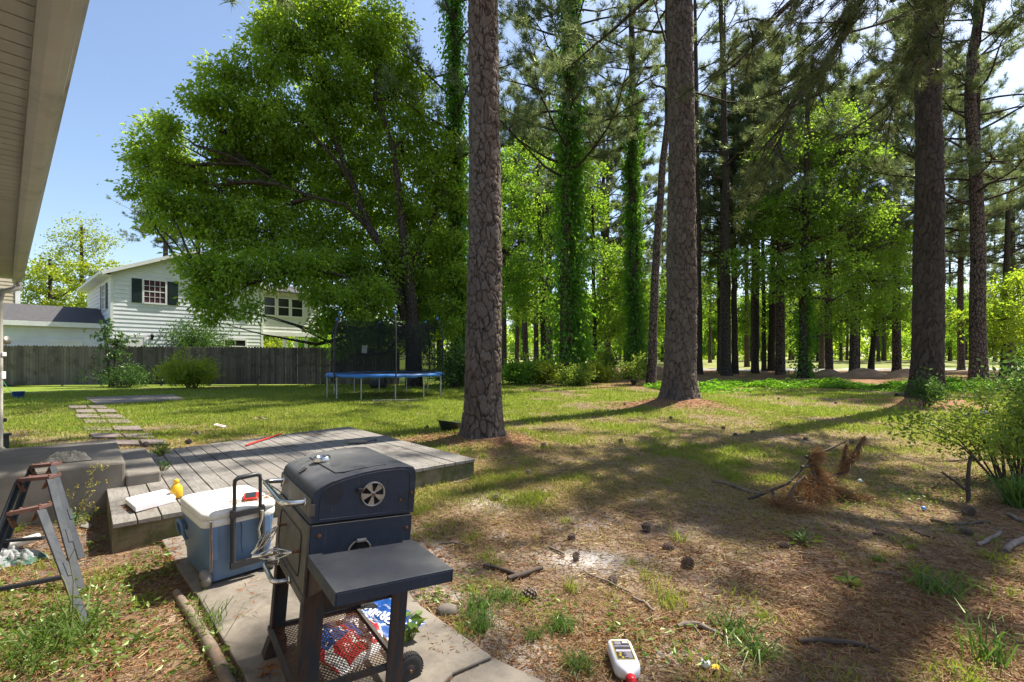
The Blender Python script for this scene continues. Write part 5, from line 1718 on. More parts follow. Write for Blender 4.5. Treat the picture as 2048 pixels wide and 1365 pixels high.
# telescopic handle on the wheeled end
yh = -.022
mast = MB()
for x in (.150, .315): mast.tube([(x, yh, .09), (x, yh, .44)], .015, 10)
mast.bar((.135, yh, .415), (.33, yh, .415), .03, .035); mast.bar((.135, yh, .105), (.33, yh, .105), .03, .04)
mo = mast.build('handle_sleeve', M['plastic_black'], cool)
hd = MB()
pts = [Vector((.158, yh, .42)), Vector((.158, yh, .60)), Vector((.161, yh, .622)), Vector((.178, yh, .635)), Vector((.285, yh, .640)), Vector((.302, yh, .630)), Vector((.305, yh, .61)), Vector((.305, yh, .42))]
hd.tube(pts, [.0105, .0105, .012, .015, .015, .012, .0105, .0105], 10)
hd.build('pull_handle', M['plastic_black'], cool)
for x in (.055, .355):
    MB().box((x - .02, -.006, .16), (x + .02, .004, .36)).build('raised_panel', M['cool_blue'], cbo, .004)
MB().box((.03, -.012, .10), (.042, -.003, .40)).build('strap', mat('clear_strap', (.36, .36, .33), (.28, .27, .24), 9, .4), cool, .002)
MB().tube([(.31, -.04, .41), (.307, -.042, .36), (.288, -.043, .30), (.294, -.044, .26), (.29, -.044, .24)], [.010, .008, .007, .007, .004], 7).build('tie_cord', M['rag'], cool)
MB().tube([(.037, -.017, .40), (.036, -.016, .30), (.039, -.016, .2), (.036, -.016, .1)], .004, 6).build('rusty_wire', M['rust'], cool)
MB().tube([(.20, -.003, .355), (.205, -.0035, .30), (.20, -.004, .24), (.207, -.005, .16)], .0016, 4).build('crack', M['void'], cbo)

M['red'] = mat('red_plastic', (.55, .035, .02), (.42, .025, .018), 6, .4)
pho = thing('phone_case', 'red phone case with a black screen lying on the cooler lid', 'phone', mat=CMx @ Matrix.Translation((.30, .13, .4585)) @ Matrix.Rotation(math.radians(70), 4, 'Z'))
MB().loft([rrect(.075, .040, .012, 0), rrect(.078, .043, .014, .004), rrect(.078, .043, .014, .013), rrect(.074, .039, .012, .016)]).build('case', M['red'], pho)
MB().loft([rrect(.062, .030, .006, .0165), rrect(.062, .030, .006, .019)]).build('screen', M['patch'], pho)

# ------------------------------------------------------------------ step, tray and bottle
def onstep(px, py, z=ZD): return G(px, py, z)
M['styro'] = mat('white_foam', (.80, .81, .83), (.76, .76, .78), 8, .6, bump=.1)
tp = [G(250, 999, .262), G(332, 980, .262), G(352, 995, .262), G(270, 1016, .262)]
tr = MB()
cen = sum((p for p in tp), Vector()) / 4
low = [cen + (p - cen) * .97 for p in tp]
base = [Vector((p.x, p.y, ZD + .006)) for p in low]
topo = [Vector((p.x, p.y, ZD + .050)) for p in tp]
inn = [cen + (p - cen) * .90 for p in tp]; inn = [Vector((p.x, p.y, ZD + .050)) for p in inn]
flo = [cen + (p - cen) * .84 for p in tp]; flo = [Vector((p.x, p.y, ZD + .042)) for p in flo]
tr.loft([base, topo, inn, flo], 0, False)
tro = tr.build('foam_tray', M['styro'], None, .005)
prop(tro, 'white foam tray lid lying on the low front step of the deck', 'tray')
M['yellow'] = mat('yellow_plastic', (.72, .43, .02), (.66, .36, .015), 5, .35)
yb = G(353, 997, ZD)
bt_ = thing('squeeze_bottle', 'yellow plastic bottle standing beside the white foam tray', 'bottle', loc=(yb.x, yb.y, ZD + .004))
MB().lathe([(.030, 0), (.040, .004), (.045, .02), (.046, .06), (.040, .092), (.026, .112), (.017, .122), (.016, .128)], 26).build('bottle_body', M['yellow'], bt_)
MB().lathe([(.019, .128), (.020, .132), (.019, .152), (.012, .157), (.005, .159)], 20).build('cap', M['yellow'], bt_)

# things lying on the deck
rd = thing('red_stick', 'straight red stick lying across the deck boards', 'stick', loc=tuple(G(526, 880, ZD + .02)))
a, b = G(492, 891, ZD + .02) - rd.location, G(562, 868, ZD + .02) - rd.location
MB().tube([a, b], .012, 8).build('shaft', M['red'], rd)
M['roller'] = mat('grey_roller', (.25, .24, .21), (.17, .16, .14), 18, .9, bump=.4)
rl = thing('paint_roller', 'dirty grey paint roller with a black end lying on the deck', 'roller', loc=tuple(G(715, 888, ZD)))
c0 = Vector((0, 0, .028))
ax = Vector((.96, .28, 0)) * .13
MB().tube([c0 - ax, c0 - ax * .9, c0 + ax * .9, c0 + ax], [.022, .026, .026, .022], 12).build('sleeve', M['roller'], rl)
MB().tube([c0 + ax, c0 + ax * 1.25, c0 + ax * 1.3 + Vector((.02, .07, 0)), c0 + ax * 1.55 + Vector((.02, .1, 0))], [.006, .006, .006, .016], 7).build('handle', M['plastic_black'], rl)
# rag on the stoop
def crumple(name, label, loc, sx, sy, h, m, seed, cat='cloth', n=46, rz=0.):
    r = np.random.default_rng(seed)
    u, v = np.meshgrid(np.linspace(-1, 1, n), np.linspace(-1, 1, n))
    d = np.sqrt(u * u + v * v) + 1e-6
    th = np.arctan2(v, u)
    edge = 1 + .18 * np.sin(3 * th + seed) + .1 * np.sin(7 * th)
    sq = np.maximum(np.abs(u), np.abs(v)) / d
    x = u * sq * sx * edge; y = v * sq * sy * edge
    f = np.abs(fbm(u * 3 + 9, v * 3 + seed, .8, seed) - .5) * 2
    rad = np.maximum(np.abs(u), np.abs(v))
    z = h * (1 - rad ** 3) * (.45 + .9 * f) + .003
    me = grid_mesh(name, np.stack([x, y, z], -1), n, n, m)
    o = link(name, me, None, loc); o.rotation_euler = (0, 0, rz)
    so2 = o.modifiers.new('thick', 'SOLIDIFY'); so2.thickness = .004; so2.offset = 1
    sb2 = o.modifiers.new('smooth', 'SUBSURF'); sb2.levels = 1; sb2.render_levels = 1
    return prop(o, label, cat)
rgp = G(140, 922, s_top); 
crumple('knit_cloth', 'crumpled off white knit cloth lying on the edge of the concrete stoop', (rgp.x, rgp.y, s_top), .16, .10, .095, M['rag'], 4, rz=.6)
M['glove'] = mat('glove_knit', (.36, .37, .37), (.20, .22, .22), 14, .95, bump=.9, bscale=150, c3=(.05, .11, .085), t3=(.55, .6), s3=9)
gp = G(18, 1128); crumple('work_gloves', 'heap of grey and green knit work gloves under the nearest trestle', (gp.x, gp.y, gz1(gp.x, gp.y)), .17, .13, .11, M['glove'], 8, 'gloves', rz=.3)
M['white_paper'] = mat('white_card', (.72, .72, .70), (.6, .6, .58), 5, .7)
gp = G(47, 1098); o = MB().tube([(-.09, -.03, .02), (0, 0, .05), (.08, .035, .075)], [.030, .032, .026], 10).build('white_tube', M['white_paper'], None, 0, (gp.x, gp.y, gz1(gp.x, gp.y))); prop(o, 'short white tube poking out behind the grey work gloves', 'tube')
M['green_pl'] = mat('green_plastic', (.02, .30, .09), (.02, .22, .07), 6, .4)
gp = G(158, 1037)
gt = thing('green_marker', 'green stick with a white end on the ground between the trestles and the step', 'stick', loc=(gp.x, gp.y, gz1(gp.x, gp.y) + .012))
a, b = G(143, 1042) - G(158, 1037), G(172, 1026) - G(158, 1037)
MB().tube([a, a.lerp(b, .75)], .012, 8).build('shaft', M['green_pl'], gt); MB().tube([a.lerp(b, .76), b], .013, 8).build('white_end', M['white_paper'], gt)
gp = G(172, 1056); o = MB().prism([G(160, 1058) - gp, G(168, 1047) - gp, G(186, 1055) - gp, G(176, 1062) - gp], (0, 0, .02)).build('wood_scrap', M['deck'], None, .003, (gp.x, gp.y, gz1(gp.x, gp.y))); prop(o, 'small flat scrap of grey wood on the dirt beside the deck step', 'wood scrap')

# ------------------------------------------------------------------ three folding trestles at the left edge
M['trestle'] = grime('blue_grey_metal', (.017, .023, .031), (.028, .035, .044), (.06, .04, .03), (.06, .062, .064), .6, .05, (.55, .72), up=False)
M['cap_red'] = mat('rusty_red_cap', (.15, .072, .06), (.10, .05, .044), 12, .85, bump=.3, c3=(.12, .06, .045), t3=(.5, .7))
def trestle(label, cl, cr, Y, foot_r, foot_l, dy, brace):
    A, B = P(cl[0], cl[1], Y), P(cr[0], cr[1], Y)
    o = Vector(((A.x + B.x) / 2, Y, 0))
    root = thing('trestle', label, 'trestle', loc=o, group=None)
    A, B = A - o, B - o
    fr_, fl_ = G(*foot_r) - o, G(*foot_l) - o
    gr_ = lambda p: Vector((p.x, p.y, gz1(p.x + o.x, p.y + o.y)))
    cp = MB(); z = (A.z + B.z) / 2
    cp.hexa([Vector(q) for q in ((A.x, -.01, A.z - .022), (B.x, -.01, B.z - .022), (B.x - .005, dy, B.z - .022), (A.x + .01, dy, A.z - .022), (A.x, -.01, A.z), (B.x, -.01, B.z), (B.x - .005, dy, B.z), (A.x + .01, dy, A.z))])
    cp.build('cap', M['cap_red'], root, .003)
    for side, top, ft in ((1, B, fr_), (-1, A, fl_)):
        f = gr_(ft)
        t0 = Vector((top.x - side * .006, .005, top.z - .024))
        d = f - t0
        m = MB(); m.bar(t0, f, .012, .046, up=(0, 1, 0.15)); m.bar(t0 + Vector((-side * .012, .002, 0)), f + Vector((-side * .012, .002, 0)), .018, .008, up=(0, 1, .15))
        m.build('leg', M['trestle'], root, .002)
        h = MB(); hp_ = t0.lerp(f, .47)
        h.bar(hp_ + Vector((side * .010, .012, 0)), hp_.lerp(f, .22) + Vector((side * .010, .012, 0)), .006, .026, up=(0, 1, .15)); h.build('hinge_plate', M['trestle'], root, .002)
    for x, zz in ((A.x + .012, A.z), (B.x - .012, B.z)):
        for yy in (.006, dy - .012): MB().lathe([(.008, 0), (.007, .006), (.003, .008)], 8, Matrix.Translation((x, yy, zz))).build('bolt', M['rust'], root)
    for k, side in ((A, 1), (B, -1)): MB().bar(Vector((k.x + side * .012, .0, k.z - .026)), Vector((k.x + side * .045, .0, k.z - .085)), .03, .004).build('gusset', M['rust'], root)
    if brace:
        for (p0, p1, rr_) in brace:
            q0, q1 = P(p0[0], p0[1], Y - .03 + p0[2]) - o, P(p1[0], p1[1], Y - .03 + p1[2]) - o
            MB().tube([q0, q1], rr_, 8).build('brace', M['trestle'], root)
    return root
trestle('nearest blue grey trestle with a rusty red cap and a bar between its legs', (15, 1025), (82, 1012), 2.62, (172, 1254), (-70, 1262), .07, [((-60, 1190, -.02), (134, 1153, -.02), .014)])
trestle('middle blue grey trestle of the three at the left edge', (34, 958), (101, 952), 3.05, (162, 1182), (-52, 1190), .08, [((-20, 1085, 0), (88, 1076, 0), .012)])
trestle('rearmost blue grey trestle, closest to the concrete stoop', (60, 931), (105, 927), 3.42, (163, 1118), (0, 1124), .08, None)

# ------------------------------------------------------------------ white bottle in front, golf balls, flower
M['white_gloss'] = mat('white_bottle', (.74, .75, .77), (.70, .71, .73), 5, .28)
M['red_gloss'] = mat('red_cap', (.62, .015, .02), (.5, .012, .018), 5, .35)
M['label_dark'] = mat('label_dark', (.03, .03, .036), (.05, .05, .055), 60, .4)
M['label_yellow'] = mat('label_yellow', (.60, .44, .02), (.5, .36, .02), 10, .4)
M['label_lilac'] = mat('label_lilac', (.55, .50, .60), (.48, .44, .52), 14, .4)
p0, p1 = G(1238, 1300, .03), G(1262, 1366, .03)
dv = (p1 - p0).normalized()
wbm = Matrix(((-dv.y, dv.x, 0, p0.x), (dv.x, dv.y, 0, p0.y), (0, 0, 1, gz1(p0.x, p0.y) + .002), (0, 0, 0, 1)))
wbm = Matrix(((dv.y, dv.x, 0, p0.x), (-dv.x, dv.y, 0, p0.y), (0, 0, 1, gz1(p0.x, p0.y) + .002), (0, 0, 0, 1)))
wb = thing('bleach_bottle', 'white plastic bottle with a black label and red cap lying in the dirt', 'bottle', mat=wbm)
# local y along the bottle towards the cap; lies on its back
def brr(hx, hz, r, y): return [Vector((p.x, y, p.y + .036)) for p in rrect(hx, hz, r, 0)]
bb = MB(); bb.loft([brr(.048, .024, .02, -.012), brr(.055, .032, .022, -.004), brr(.057, .035, .022, .01), brr(.057, .035, .022, .155), brr(.054, .033, .024, .172), brr(.042, .026, .020, .190), brr(.022, .018, .014, .203), brr(.0165, .0165, .014, .208), brr(.0165, .0165, .014, .214)])
bb.build('bottle_body', M['white_gloss'], wb)
cp = MB(); CMm = Matrix.Translation((0, .214, .036)) @ Matrix.Rotation(-math.pi / 2, 4, 'X')
cp.lathe([(.020, 0), (.0215, .003), (.0215, .028), (.019, .034), (.010, .036), (.010, .042)], 24, CMm)
for k in range(24):
    a = 2 * math.pi * k / 24
    cp.box((-.0012, -.001, .004), (.0012, .001, .027), R=Matrix.Rotation(a, 3, 'Z'), off=(0, 0, 0)) if False else None
cp.build('cap', M['red_gloss'], wb)
zt_ = .0715
lb_ = MB(); lb_.box((-.040, .012, zt_), (.040, .150, zt_ + .0006)); lo2 = lb_.build('label', M['label_dark'], wb)
ly = MB()
for a in ((-.040, .012, -.037, .150), (.037, .012, .040, .150), (-.037, .012, .037, .015), (-.037, .147, .037, .150)): ly.box((a[0], a[1], zt_ + .0007), (a[2], a[3], zt_ + .0012))
ly.build('label_border', M['label_yellow'], lo2)
ll = MB()
for a in ((-.034, .018, -.008, .032), (-.034, .052, .034, .056), (-.034, .080, .034, .095)): ll.box((a[0], a[1], zt_ + .0007), (a[2], a[3], zt_ + .0011))
for i in range(7): ll.box((-.032, .100 + i * .006, zt_ + .0007), (-.032 + (.026, .034, .022, .030, .026, .034, .018)[i], .1022 + i * .006, zt_ + .0010))
for i in range(4): ll.box((.0, .020 + i * .006, zt_ + .0007), (.032 - .006 * (i % 2), .0225 + i * .006, zt_ + .0010))
ll.build('label_print', M['label_lilac'], lo2)
lw = MB()
for (x, y) in ((.018, .105), (.022, .120), (.014, .135)): lw.lathe([(.007, zt_ + .0007), (.007, zt_ + .0011)], 10, Matrix.Translation((x, y, 0)))
lw.build('label_picture', M['label_yellow'], lo2)

M['ball'] = mat('golf_ball_white', (.78, .79, .78), (.72, .74, .73), 6, .3, bump=.2, bscale=120, c3=(.25, .55, .5), t3=(.66, .7), s3=22)
M['ball_blue'] = mat('ball_blue', (.10, .28, .62), (.08, .22, .55), 6, .3, bump=.2, bscale=120)
def ball(px, py, r, m, label):
    p = G(px, py); z = gz1(p.x, p.y)
    prof = [(r * math.sin(a), -r * math.cos(a)) for a in np.linspace(.05, math.pi - .05, 14)]
    prop(MB().lathe(prof, 22).build('golf_ball', m, None, 0, (p.x, p.y, z + r * .85)), label, 'ball')
ball(1411, 1340, .022, M['ball'], 'white golf ball beside the yellow flower, right of the white bottle')
ball(1847, 1021, .022, M['ball_blue'], 'blue golf ball on the litter before the airy bush')
ball(1720, 964, .022, M['ball'], 'white golf ball in the grass right of the fallen brown branch')
fp_ = G(1432, 1352)
fl_ = thing('dandelion', 'single yellow dandelion flower beside the white golf ball', 'flower', loc=(fp_.x, fp_.y, gz1(fp_.x, fp_.y)))
M['petal'] = mat('petal_yellow', (.85, .55, .0), (.75, .42, .0), 40, .6)
fm = MB()
for k in range(26):
    a = k * 2.4; rr2 = .006 + .011 * (k / 26)
    d = Vector((math.cos(a), math.sin(a), .4 - .5 * k / 26)); sd = Vector((-d.y, d.x, 0)) * .003; b = Vector((0, 0, .032))
    fm.add([b - sd, b + sd, b + d * rr2 * 1.2 + sd * .8, b + d * rr2 * 1.2 - sd * .8], [(0, 1, 2, 3)])
fm.build('petals', M['petal'], fl_); MB().tube([(0, 0, -.01), (.002, 0, .033)], .002, 6).build('stem', M['weed_stem'], fl_)

# ------------------------------------------------------------------ tub by the pine, bucket, things along the house
M['tub'] = mat('dark_green_plastic', (.016, .03, .03), (.024, .04, .04), 7, .4)
tp_ = G(893, 870); tz = gz1(tp_.x - .1, tp_.y + .25)
tb_ = thing('plastic_tub', 'dark green plastic tub leaning against the nearest pine trunk', 'tub', mat=Matrix.Translation((tp_.x + .02, tp_.y + .28, tz + .0)) @ Matrix.Rotation(math.radians(-8), 4, 'X') @ Matrix.Rotation(math.radians(6), 4, 'Y'))
MB().lathe([(.0, .012), (.14, .0), (.16, .01), (.235, .165), (.255, .17), (.258, .182), (.240, .184), (.228, .175), (.15, .03), (.0, .03)], 30).build('tub_body', M['tub'], tb_)
M['bluebucket'] = mat('blue_plastic', (.02, .08, .32), (.018, .06, .25), 6, .4)
bp_ = G(37, 797); bz = gz1(bp_.x, bp_.y)
bk = thing('bucket', 'small blue bucket standing on the grass near the left edge', 'bucket', loc=(bp_.x, bp_.y, bz))
MB().lathe([(.0, .01), (.125, 0), (.13, .01), (.165, .21), (.172, .212), (.172, .225), (.16, .225), (.125, .02), (.0, .02)], 26).build('bucket_body', M['bluebucket'], bk)
MB().tube([(.172 * math.cos(a), .172 * math.sin(a) * .25 - .16, .215 - .12 * math.sin(a)) for a in np.linspace(0, math.pi, 10)], .004, 6).build('bucket_handle', M['plastic_grey'], bk)
# spigot post and the box on the wall end, green hose
hs = [G(4, 775), G(25, 790), G(45, 800), G(90, 800), G(150, 798), G(230, 800), G(275, 800)]
hs = [Vector((p.x, p.y, gz1(p.x, p.y) + .015 + (.35 if i == 0 else 0))) for i, p in enumerate(hs)]
prop(MB().tube(hs, .012, 6).build('garden_hose', M['green_pl'], None), 'thin green garden hose trailing over the grass from the house', 'hose')
up = P(3, 800, 6.6)
bx_ = thing('utility_box', 'dark green utility box low on the left edge beside the house wall', 'box', loc=(P(-2, 850, 6.9).x, 6.9, .0))
MB().box((-.12, -.08, 0), (.07, .08, .26)).build('box_body', M['tub'], bx_, .01); MB().box((-.13, -.09, .262), (.10, .09, .30)).build('box_lid', M['tub'], bx_, .01); MB().tube([(.0, 0, .3), (.0, 0, .46), (.06, 0, .5), (.09, 0, .5)], .03, 8).build('pipe_elbow', M['plastic_black'], bx_)
mt = thing('spotlight', 'small white outdoor spotlight fixed to the end of the house wall', 'lamp', loc=P(-3, 682, 7.0))
MB().lathe([(.02, -.08), (.05, -.05), (.06, .03), (.062, .05)], 14, Matrix.Translation((.08, 0, 0)) @ Matrix.Rotation(math.radians(80), 4, 'Y')).build('lamp_head', M['dull_steel'], mt); MB().tube([(-.02, 0, -.05), (.05, 0, -.06), (.07, 0, -.02)], .012, 6).build('lamp_arm', M['trim'], mt)
ot = thing('outlet_box', 'small white outlet boxes on the downspout at the left edge', 'outlet', loc=P(1, 720, 6.85))
MB().box((-.03, -.03, -.28), (.05, .03, -.17)).build('box_body', M['trim'], ot, .006); MB().box((-.03, -.03, .05), (.06, .03, .11)).build('cover', M['trim'], ot, .006)

# ------------------------------------------------------------------ trampoline
M['tr_blue'] = mat('blue_pad', (.025, .15, .42), (.03, .12, .34), 3, .4, bump=.3, bscale=12, c3=(.45, .55, .68), t3=(.66, .78), s3=2.2)
M['steel'] = mat('galvanised_steel', (.46, .47, .47), (.34, .34, .34), 14, .4, .8)
M['foam_black'] = mat('black_foam', (.013, .013, .014), (.02, .02, .02), 8, .7)
tn = NT('safety_net')
tr_ = tn.new('BsdfTransparent'); di = tn.new('BsdfDiffuse'); di.inputs[0].default_value = (.018, .02, .022, 1)
mx = tn.new('MixShader'); mx.inputs[0].default_value = .52
tn.lk(tr_.outputs[0], mx.inputs[1]); tn.lk(di.outputs[0], mx.inputs[2]); tn.lk(mx.outputs[0], tn.out.inputs[0]); M['net'] = tn.m
TD = 17.6; TRr = 2.1; tc0 = P(773, 700, TD)
tramp = thing('trampoline', 'round trampoline with a blue pad and black safety net on the lawn', 'trampoline', loc=(tc0.x, TD, gz1(tc0.x, TD)))
zm = .84
mm = MB(); mm.lathe([(.0, zm), (TRr - .28, zm + .01), (TRr - .28, zm - .002), (.0, zm - .008)], 60); mm.build('jump_mat', M['foam_black'], tramp)
pdm = MB()
n = 72
rings = []
for r_0, z_ in ((TRr - .3, zm + .022), (TRr - .15, zm + .045), (TRr + .0, zm + .03), (TRr + .03, zm - .01), (TRr + .035, zm - .075), (TRr + .02, zm - .08), (TRr + .0, zm - .015), (TRr - .15, zm + .012), (TRr - .3, zm + .012)):
    rings.append([Vector(((r_0) * math.cos(2 * math.pi * k / n), (r_0) * math.sin(2 * math.pi * k / n), z_ + (.018 * math.sin(k * 1.9) + .012 * math.sin(k * .7) if z_ < zm else .004 * math.sin(k * 2.3)))) for k in range(n)])
pdm.loft(rings + [rings[0]], 0, True, False); pdm.build('spring_pad', M['tr_blue'], tramp)
rgm = MB(); rgm.tube([(TRr * math.cos(a) * .985, TRr * math.sin(a) * .985, zm - .03) for a in np.linspace(0, 2 * math.pi, 61)], .022, 8); rgm.build('frame_ring', M['steel'], tramp)
def tpos(deg, R): a = math.radians(deg); return Vector((R * math.sin(a), -R * math.cos(a), 0))
for i in range(6):
    dg = -37 + 60 * i
    for q in (dg, dg + 29):
        p = tpos(q, TRr * .985); z0 = gz1(tc0.x + p.x, TD + p.y) - gz1(tc0.x, TD)
        MB().tube([p + Vector((0, 0, z0)), p + Vector((0, 0, zm - .03))], .021, 8).build('leg', M['steel'], tramp)
    p = tpos(dg, TRr * 1.03)
    poleH = 2.92 if i in (0, 1) else 2.85
    top = tpos(dg, TRr * .93)
    po_ = MB().tube([p + Vector((0, 0, .55)), p + Vector((0, 0, zm + 1.25)), p.lerp(top, .25) + Vector((0, 0, zm + 1.6)), top + Vector((0, 0, poleH))], [.024, .03, .03, .024], 8).build('net_pole', M['foam_black'], tramp)
    MB().lathe([(.03, -.02), (.045, 0), (.045, .06), (.02, .09)], 10, Matrix.Translation(top + Vector((0, 0, poleH)))).build('pole_cap', M['tr_blue'], po_)
nu, nv = 96, 10
V = np.zeros((nv, nu, 3))
for i in range(nu):
    dg = i * 360 / nu - 37
    ph = ((dg + 37) % 60) / 60
    sag = math.sin(math.pi * ph)
    for j in range(nv):
        t = j / (nv - 1)
        R = TRr * (.86 + .04 * t) - .10 * sag * t
        p = tpos(dg, R)
        V[j, i] = (p.x, p.y, zm + .03 + (1.98 - .20 * sag) * t)
link('safety_net', grid_mesh('net', V, nu, nv, M['net'], True), tramp)
pp_ = P(729, 699, TD - 1.6) - tramp.location
MB().box((-.09, -.004, -.13), (.09, .0, .13), R=Matrix.Rotation(.12, 3, 'Y'), off=tuple(pp_)).build('net_tag', M['white_paper'], tramp)
ctn = P(756, 768, TD + 1.0)
bk2 = thing('black_drum', 'black plastic drum lying on its side beyond the trampoline legs', 'drum', mat=Matrix.Translation((ctn.x, 20.2, .17)) @ Matrix.Rotation(math.radians(83), 4, 'Y'))
bk2.location = (P(742, 768, 22.0).x, 22.0, gz1(-6.6, 22) + .20)
MB().lathe([(.0, -.0), (.19, .0), (.20, .02), (.225, .62), (.245, .64), (.245, .70), (.22, .70), (.2, .05), (.0, .04)], 24).build('drum_body', M['rubber'], bk2)
bdp = G(790, 804); bd_ = MB().bar((-.75, 0, .03), (.85, .12, .03), .12, .05).build('board', M['deck'], None, .004, (bdp.x, bdp.y, gz1(bdp.x, bdp.y))); prop(bd_, 'pale board lying in the grass before the trampoline legs', 'board')
M['shade_patch'] = mat('trampoline_shade', (.10, .055, .035), (.18, .11, .07), 4, .95, bump=1, bscale=14)  # dark earth tone that paints the trampoline's shade on the lawn

# ------------------------------------------------------------------ mounds, painted shade patch under the trampoline, edging log
def mound(label, px, py, Y, rx, ry, h, seed, m):
    p = P(px, py, Y)
    n = 44
    u, v = np.meshgrid(np.linspace(-1, 1, n), np.linspace(-1, 1, n))
    d = np.clip(np.sqrt(u * u + v * v), 0, 1)
    x, y = u * rx, v * ry
    z = h * (np.cos(d * np.pi) * .5 + .5) * (.65 + .7 * fbm(x + p.x, y, rx * .6, seed)) + gz(x + p.x, y + Y) - .06 + .05 * (fbm(x, y, .5, seed + 4) - .5) * (1 - d)
    z = np.where(d >= 1, z - .1, z)
    o = link('dirt_mound', grid_mesh('dirt_mound', np.stack([x, y, z], -1), n, n, m), None, (p.x, Y, 0))
    return prop(o, label, 'dirt mound')
M['mound'] = mat('brown_soil', (.26, .15, .085), (.38, .235, .14), 2.2, .95, bump=1.0, bscale=9)
mound('largest mound of brown soil beside the fairway, between two slim trunks and the dark pine', 1728, 755, 33, 2.6, 1.6, .70, 3, M['mound'])
mound('low mound of brown soil beside the fairway, left of the dark furrowed pine', 1812, 765, 31, 2.0, 1.3, .62, 6, M['mound'])
mound('small soil hump at the fairway edge behind the ivy footed tree', 1655, 752, 36, 1.8, 1.2, .5, 9, M['mound'])
mound('dark earth coloured patch painting the shade under the trampoline', 778, 795, 17.6, 1.9, 1.4, .10, 12, M['shade_patch'])
mound('brown needle bank in the wood behind the narrow ivy covered pine', 1275, 745, 38, 5.5, 3.0, .8, 15, M['mound'])

lg = [G(352, 1192), G(372, 1222), G(398, 1262), G(428, 1315), G(462, 1385)]
lg = [Vector((p.x, p.y, gz1(p.x, p.y) + .02)) for p in lg]
M['log'] = mat('weathered_log', (.22, .17, .12), (.13, .10, .075), 12, .9, bump=.6, c3=(.28, .16, .10), t3=(.5, .65), s3=5)
prop(MB().tube(lg, [.020, .024, .026, .027, .026], 9).build('edging_log', M['log']), 'weathered round log edging the left side of the concrete slab', 'log')

# ------------------------------------------------------------------ sticks and cones
def stick(label, pts, rads, m='twig_grey', group=None, fork=None, lift=0.012):
    q = [G(*p) for p in pts]
    q = [Vector((p.x, p.y, gz1(p.x, p.y) + lift)) for p in q]
    out = [q[0]]
    r = random.Random(int(pts[0][0]))
    for a, b in zip(q[:-1], q[1:]):
        out += [a.lerp(b, .5) + Vector((r.uniform(-.012, .012), r.uniform(-.012, .012), r.uniform(0, .006))), b]
    rr = list(np.interp(np.linspace(0, 1, len(out)), np.linspace(0, 1, len(rads)), rads))
    mb = MB().tube(out, rr, 7)
    if fork:
        f = [G(*p) for p in fork]; f = [Vector((p.x, p.y, gz1(p.x, p.y) + lift)) for p in f]
        mb.tube(f, [rads[0] * .7, rads[-1] * .5], 6)
    return prop(mb.build('stick', M[m]), label, 'stick', group)
stick('straight stick lying in front of a thicker broken one, right of the grill', [(968, 1135), (1000, 1142), (1032, 1153)], [.012, .014, .013], 'twig')
stick('thick broken stick tilted beside a thinner one, right of the grill', [(1016, 1164), (1048, 1155), (1084, 1142)], [.016, .018, .015], 'twig', lift=.02)
stick('grey stick pointing at the pale sand patch', [(1092, 1096), (1112, 1104), (1128, 1112)], [.009, .008], 'twig_grey')
stick('pale curved twig beside the shelf edge of the grill', [(880, 1090), (905, 1088), (940, 1097)], [.006, .008, .005])
stick('thin crossed twig just below the pale sand patch', [(1170, 1148), (1200, 1162), (1235, 1178), (1262, 1190)], [.006, .006, .004], 'twig_grey')
stick('short gnarled twig between the sand patch and the white bottle', [(1264, 1197), (1280, 1207), (1296, 1216), (1308, 1228)], [.007, .010, .006])
stick('forked grey root right of the white bottle', [(1356, 1260), (1385, 1256), (1420, 1268), (1464, 1292)], [.012, .018, .013, .006], 'twig_grey', None, [(1385, 1256), (1404, 1282)])
stick('long bare grey stick left of the fallen brown branch', [(1424, 964), (1452, 968), (1488, 982), (1520, 990)], [.010, .016, .018, .015], 'twig_grey')
stick('long dark stick on the litter under the airy bush', [(1862, 1042), (1895, 1052), (1940, 1050), (1980, 1046)], [.014, .013, .010], 'twig')
stick('pale thick stick at the right edge of the litter', [(1955, 1092), (1978, 1080), (2001, 1066)], [.016, .018, .014])
stick('pale stick cut by the right edge beside the airy bush', [(2016, 1031), (2035, 1042), (2060, 1052)], [.016, .018, .018])
stick('gnarled grey root at the right edge, lowest of the right hand sticks', [(2010, 1105), (2030, 1088), (2062, 1078)], [.02, .026, .02])
stick('dark buried root running through the shade at the bottom right', [(1596, 1290), (1640, 1288), (1700, 1292), (1760, 1310)], [.010, .016, .014, .006], 'twig')
stick('short dark twig in the dirt right of the fallen branch', [(1745, 1071), (1768, 1074)], [.012, .010], 'twig')
stick('thin twig on the bright dirt at the lower right', [(1734, 1146), (1760, 1148), (1800, 1156)], [.005, .006, .004], 'twig_grey')
stick('pale short stick by the near right corner of the deck', [(910, 968), (945, 958)], [.010, .008])
stick('dark stick on the bare dirt under the airy bush edge', [(1818, 1060), (1845, 1072), (1872, 1080)], [.008, .010, .007], 'twig')
stick('grey weathered chunk of wood on the lawn beyond the deck', [(505, 841), (520, 838), (532, 842)], [.03, .04, .03])
stick('twisted dead wood on the grass at the back edge of the deck', [(382, 872), (392, 866), (402, 872)], [.02, .03, .02])

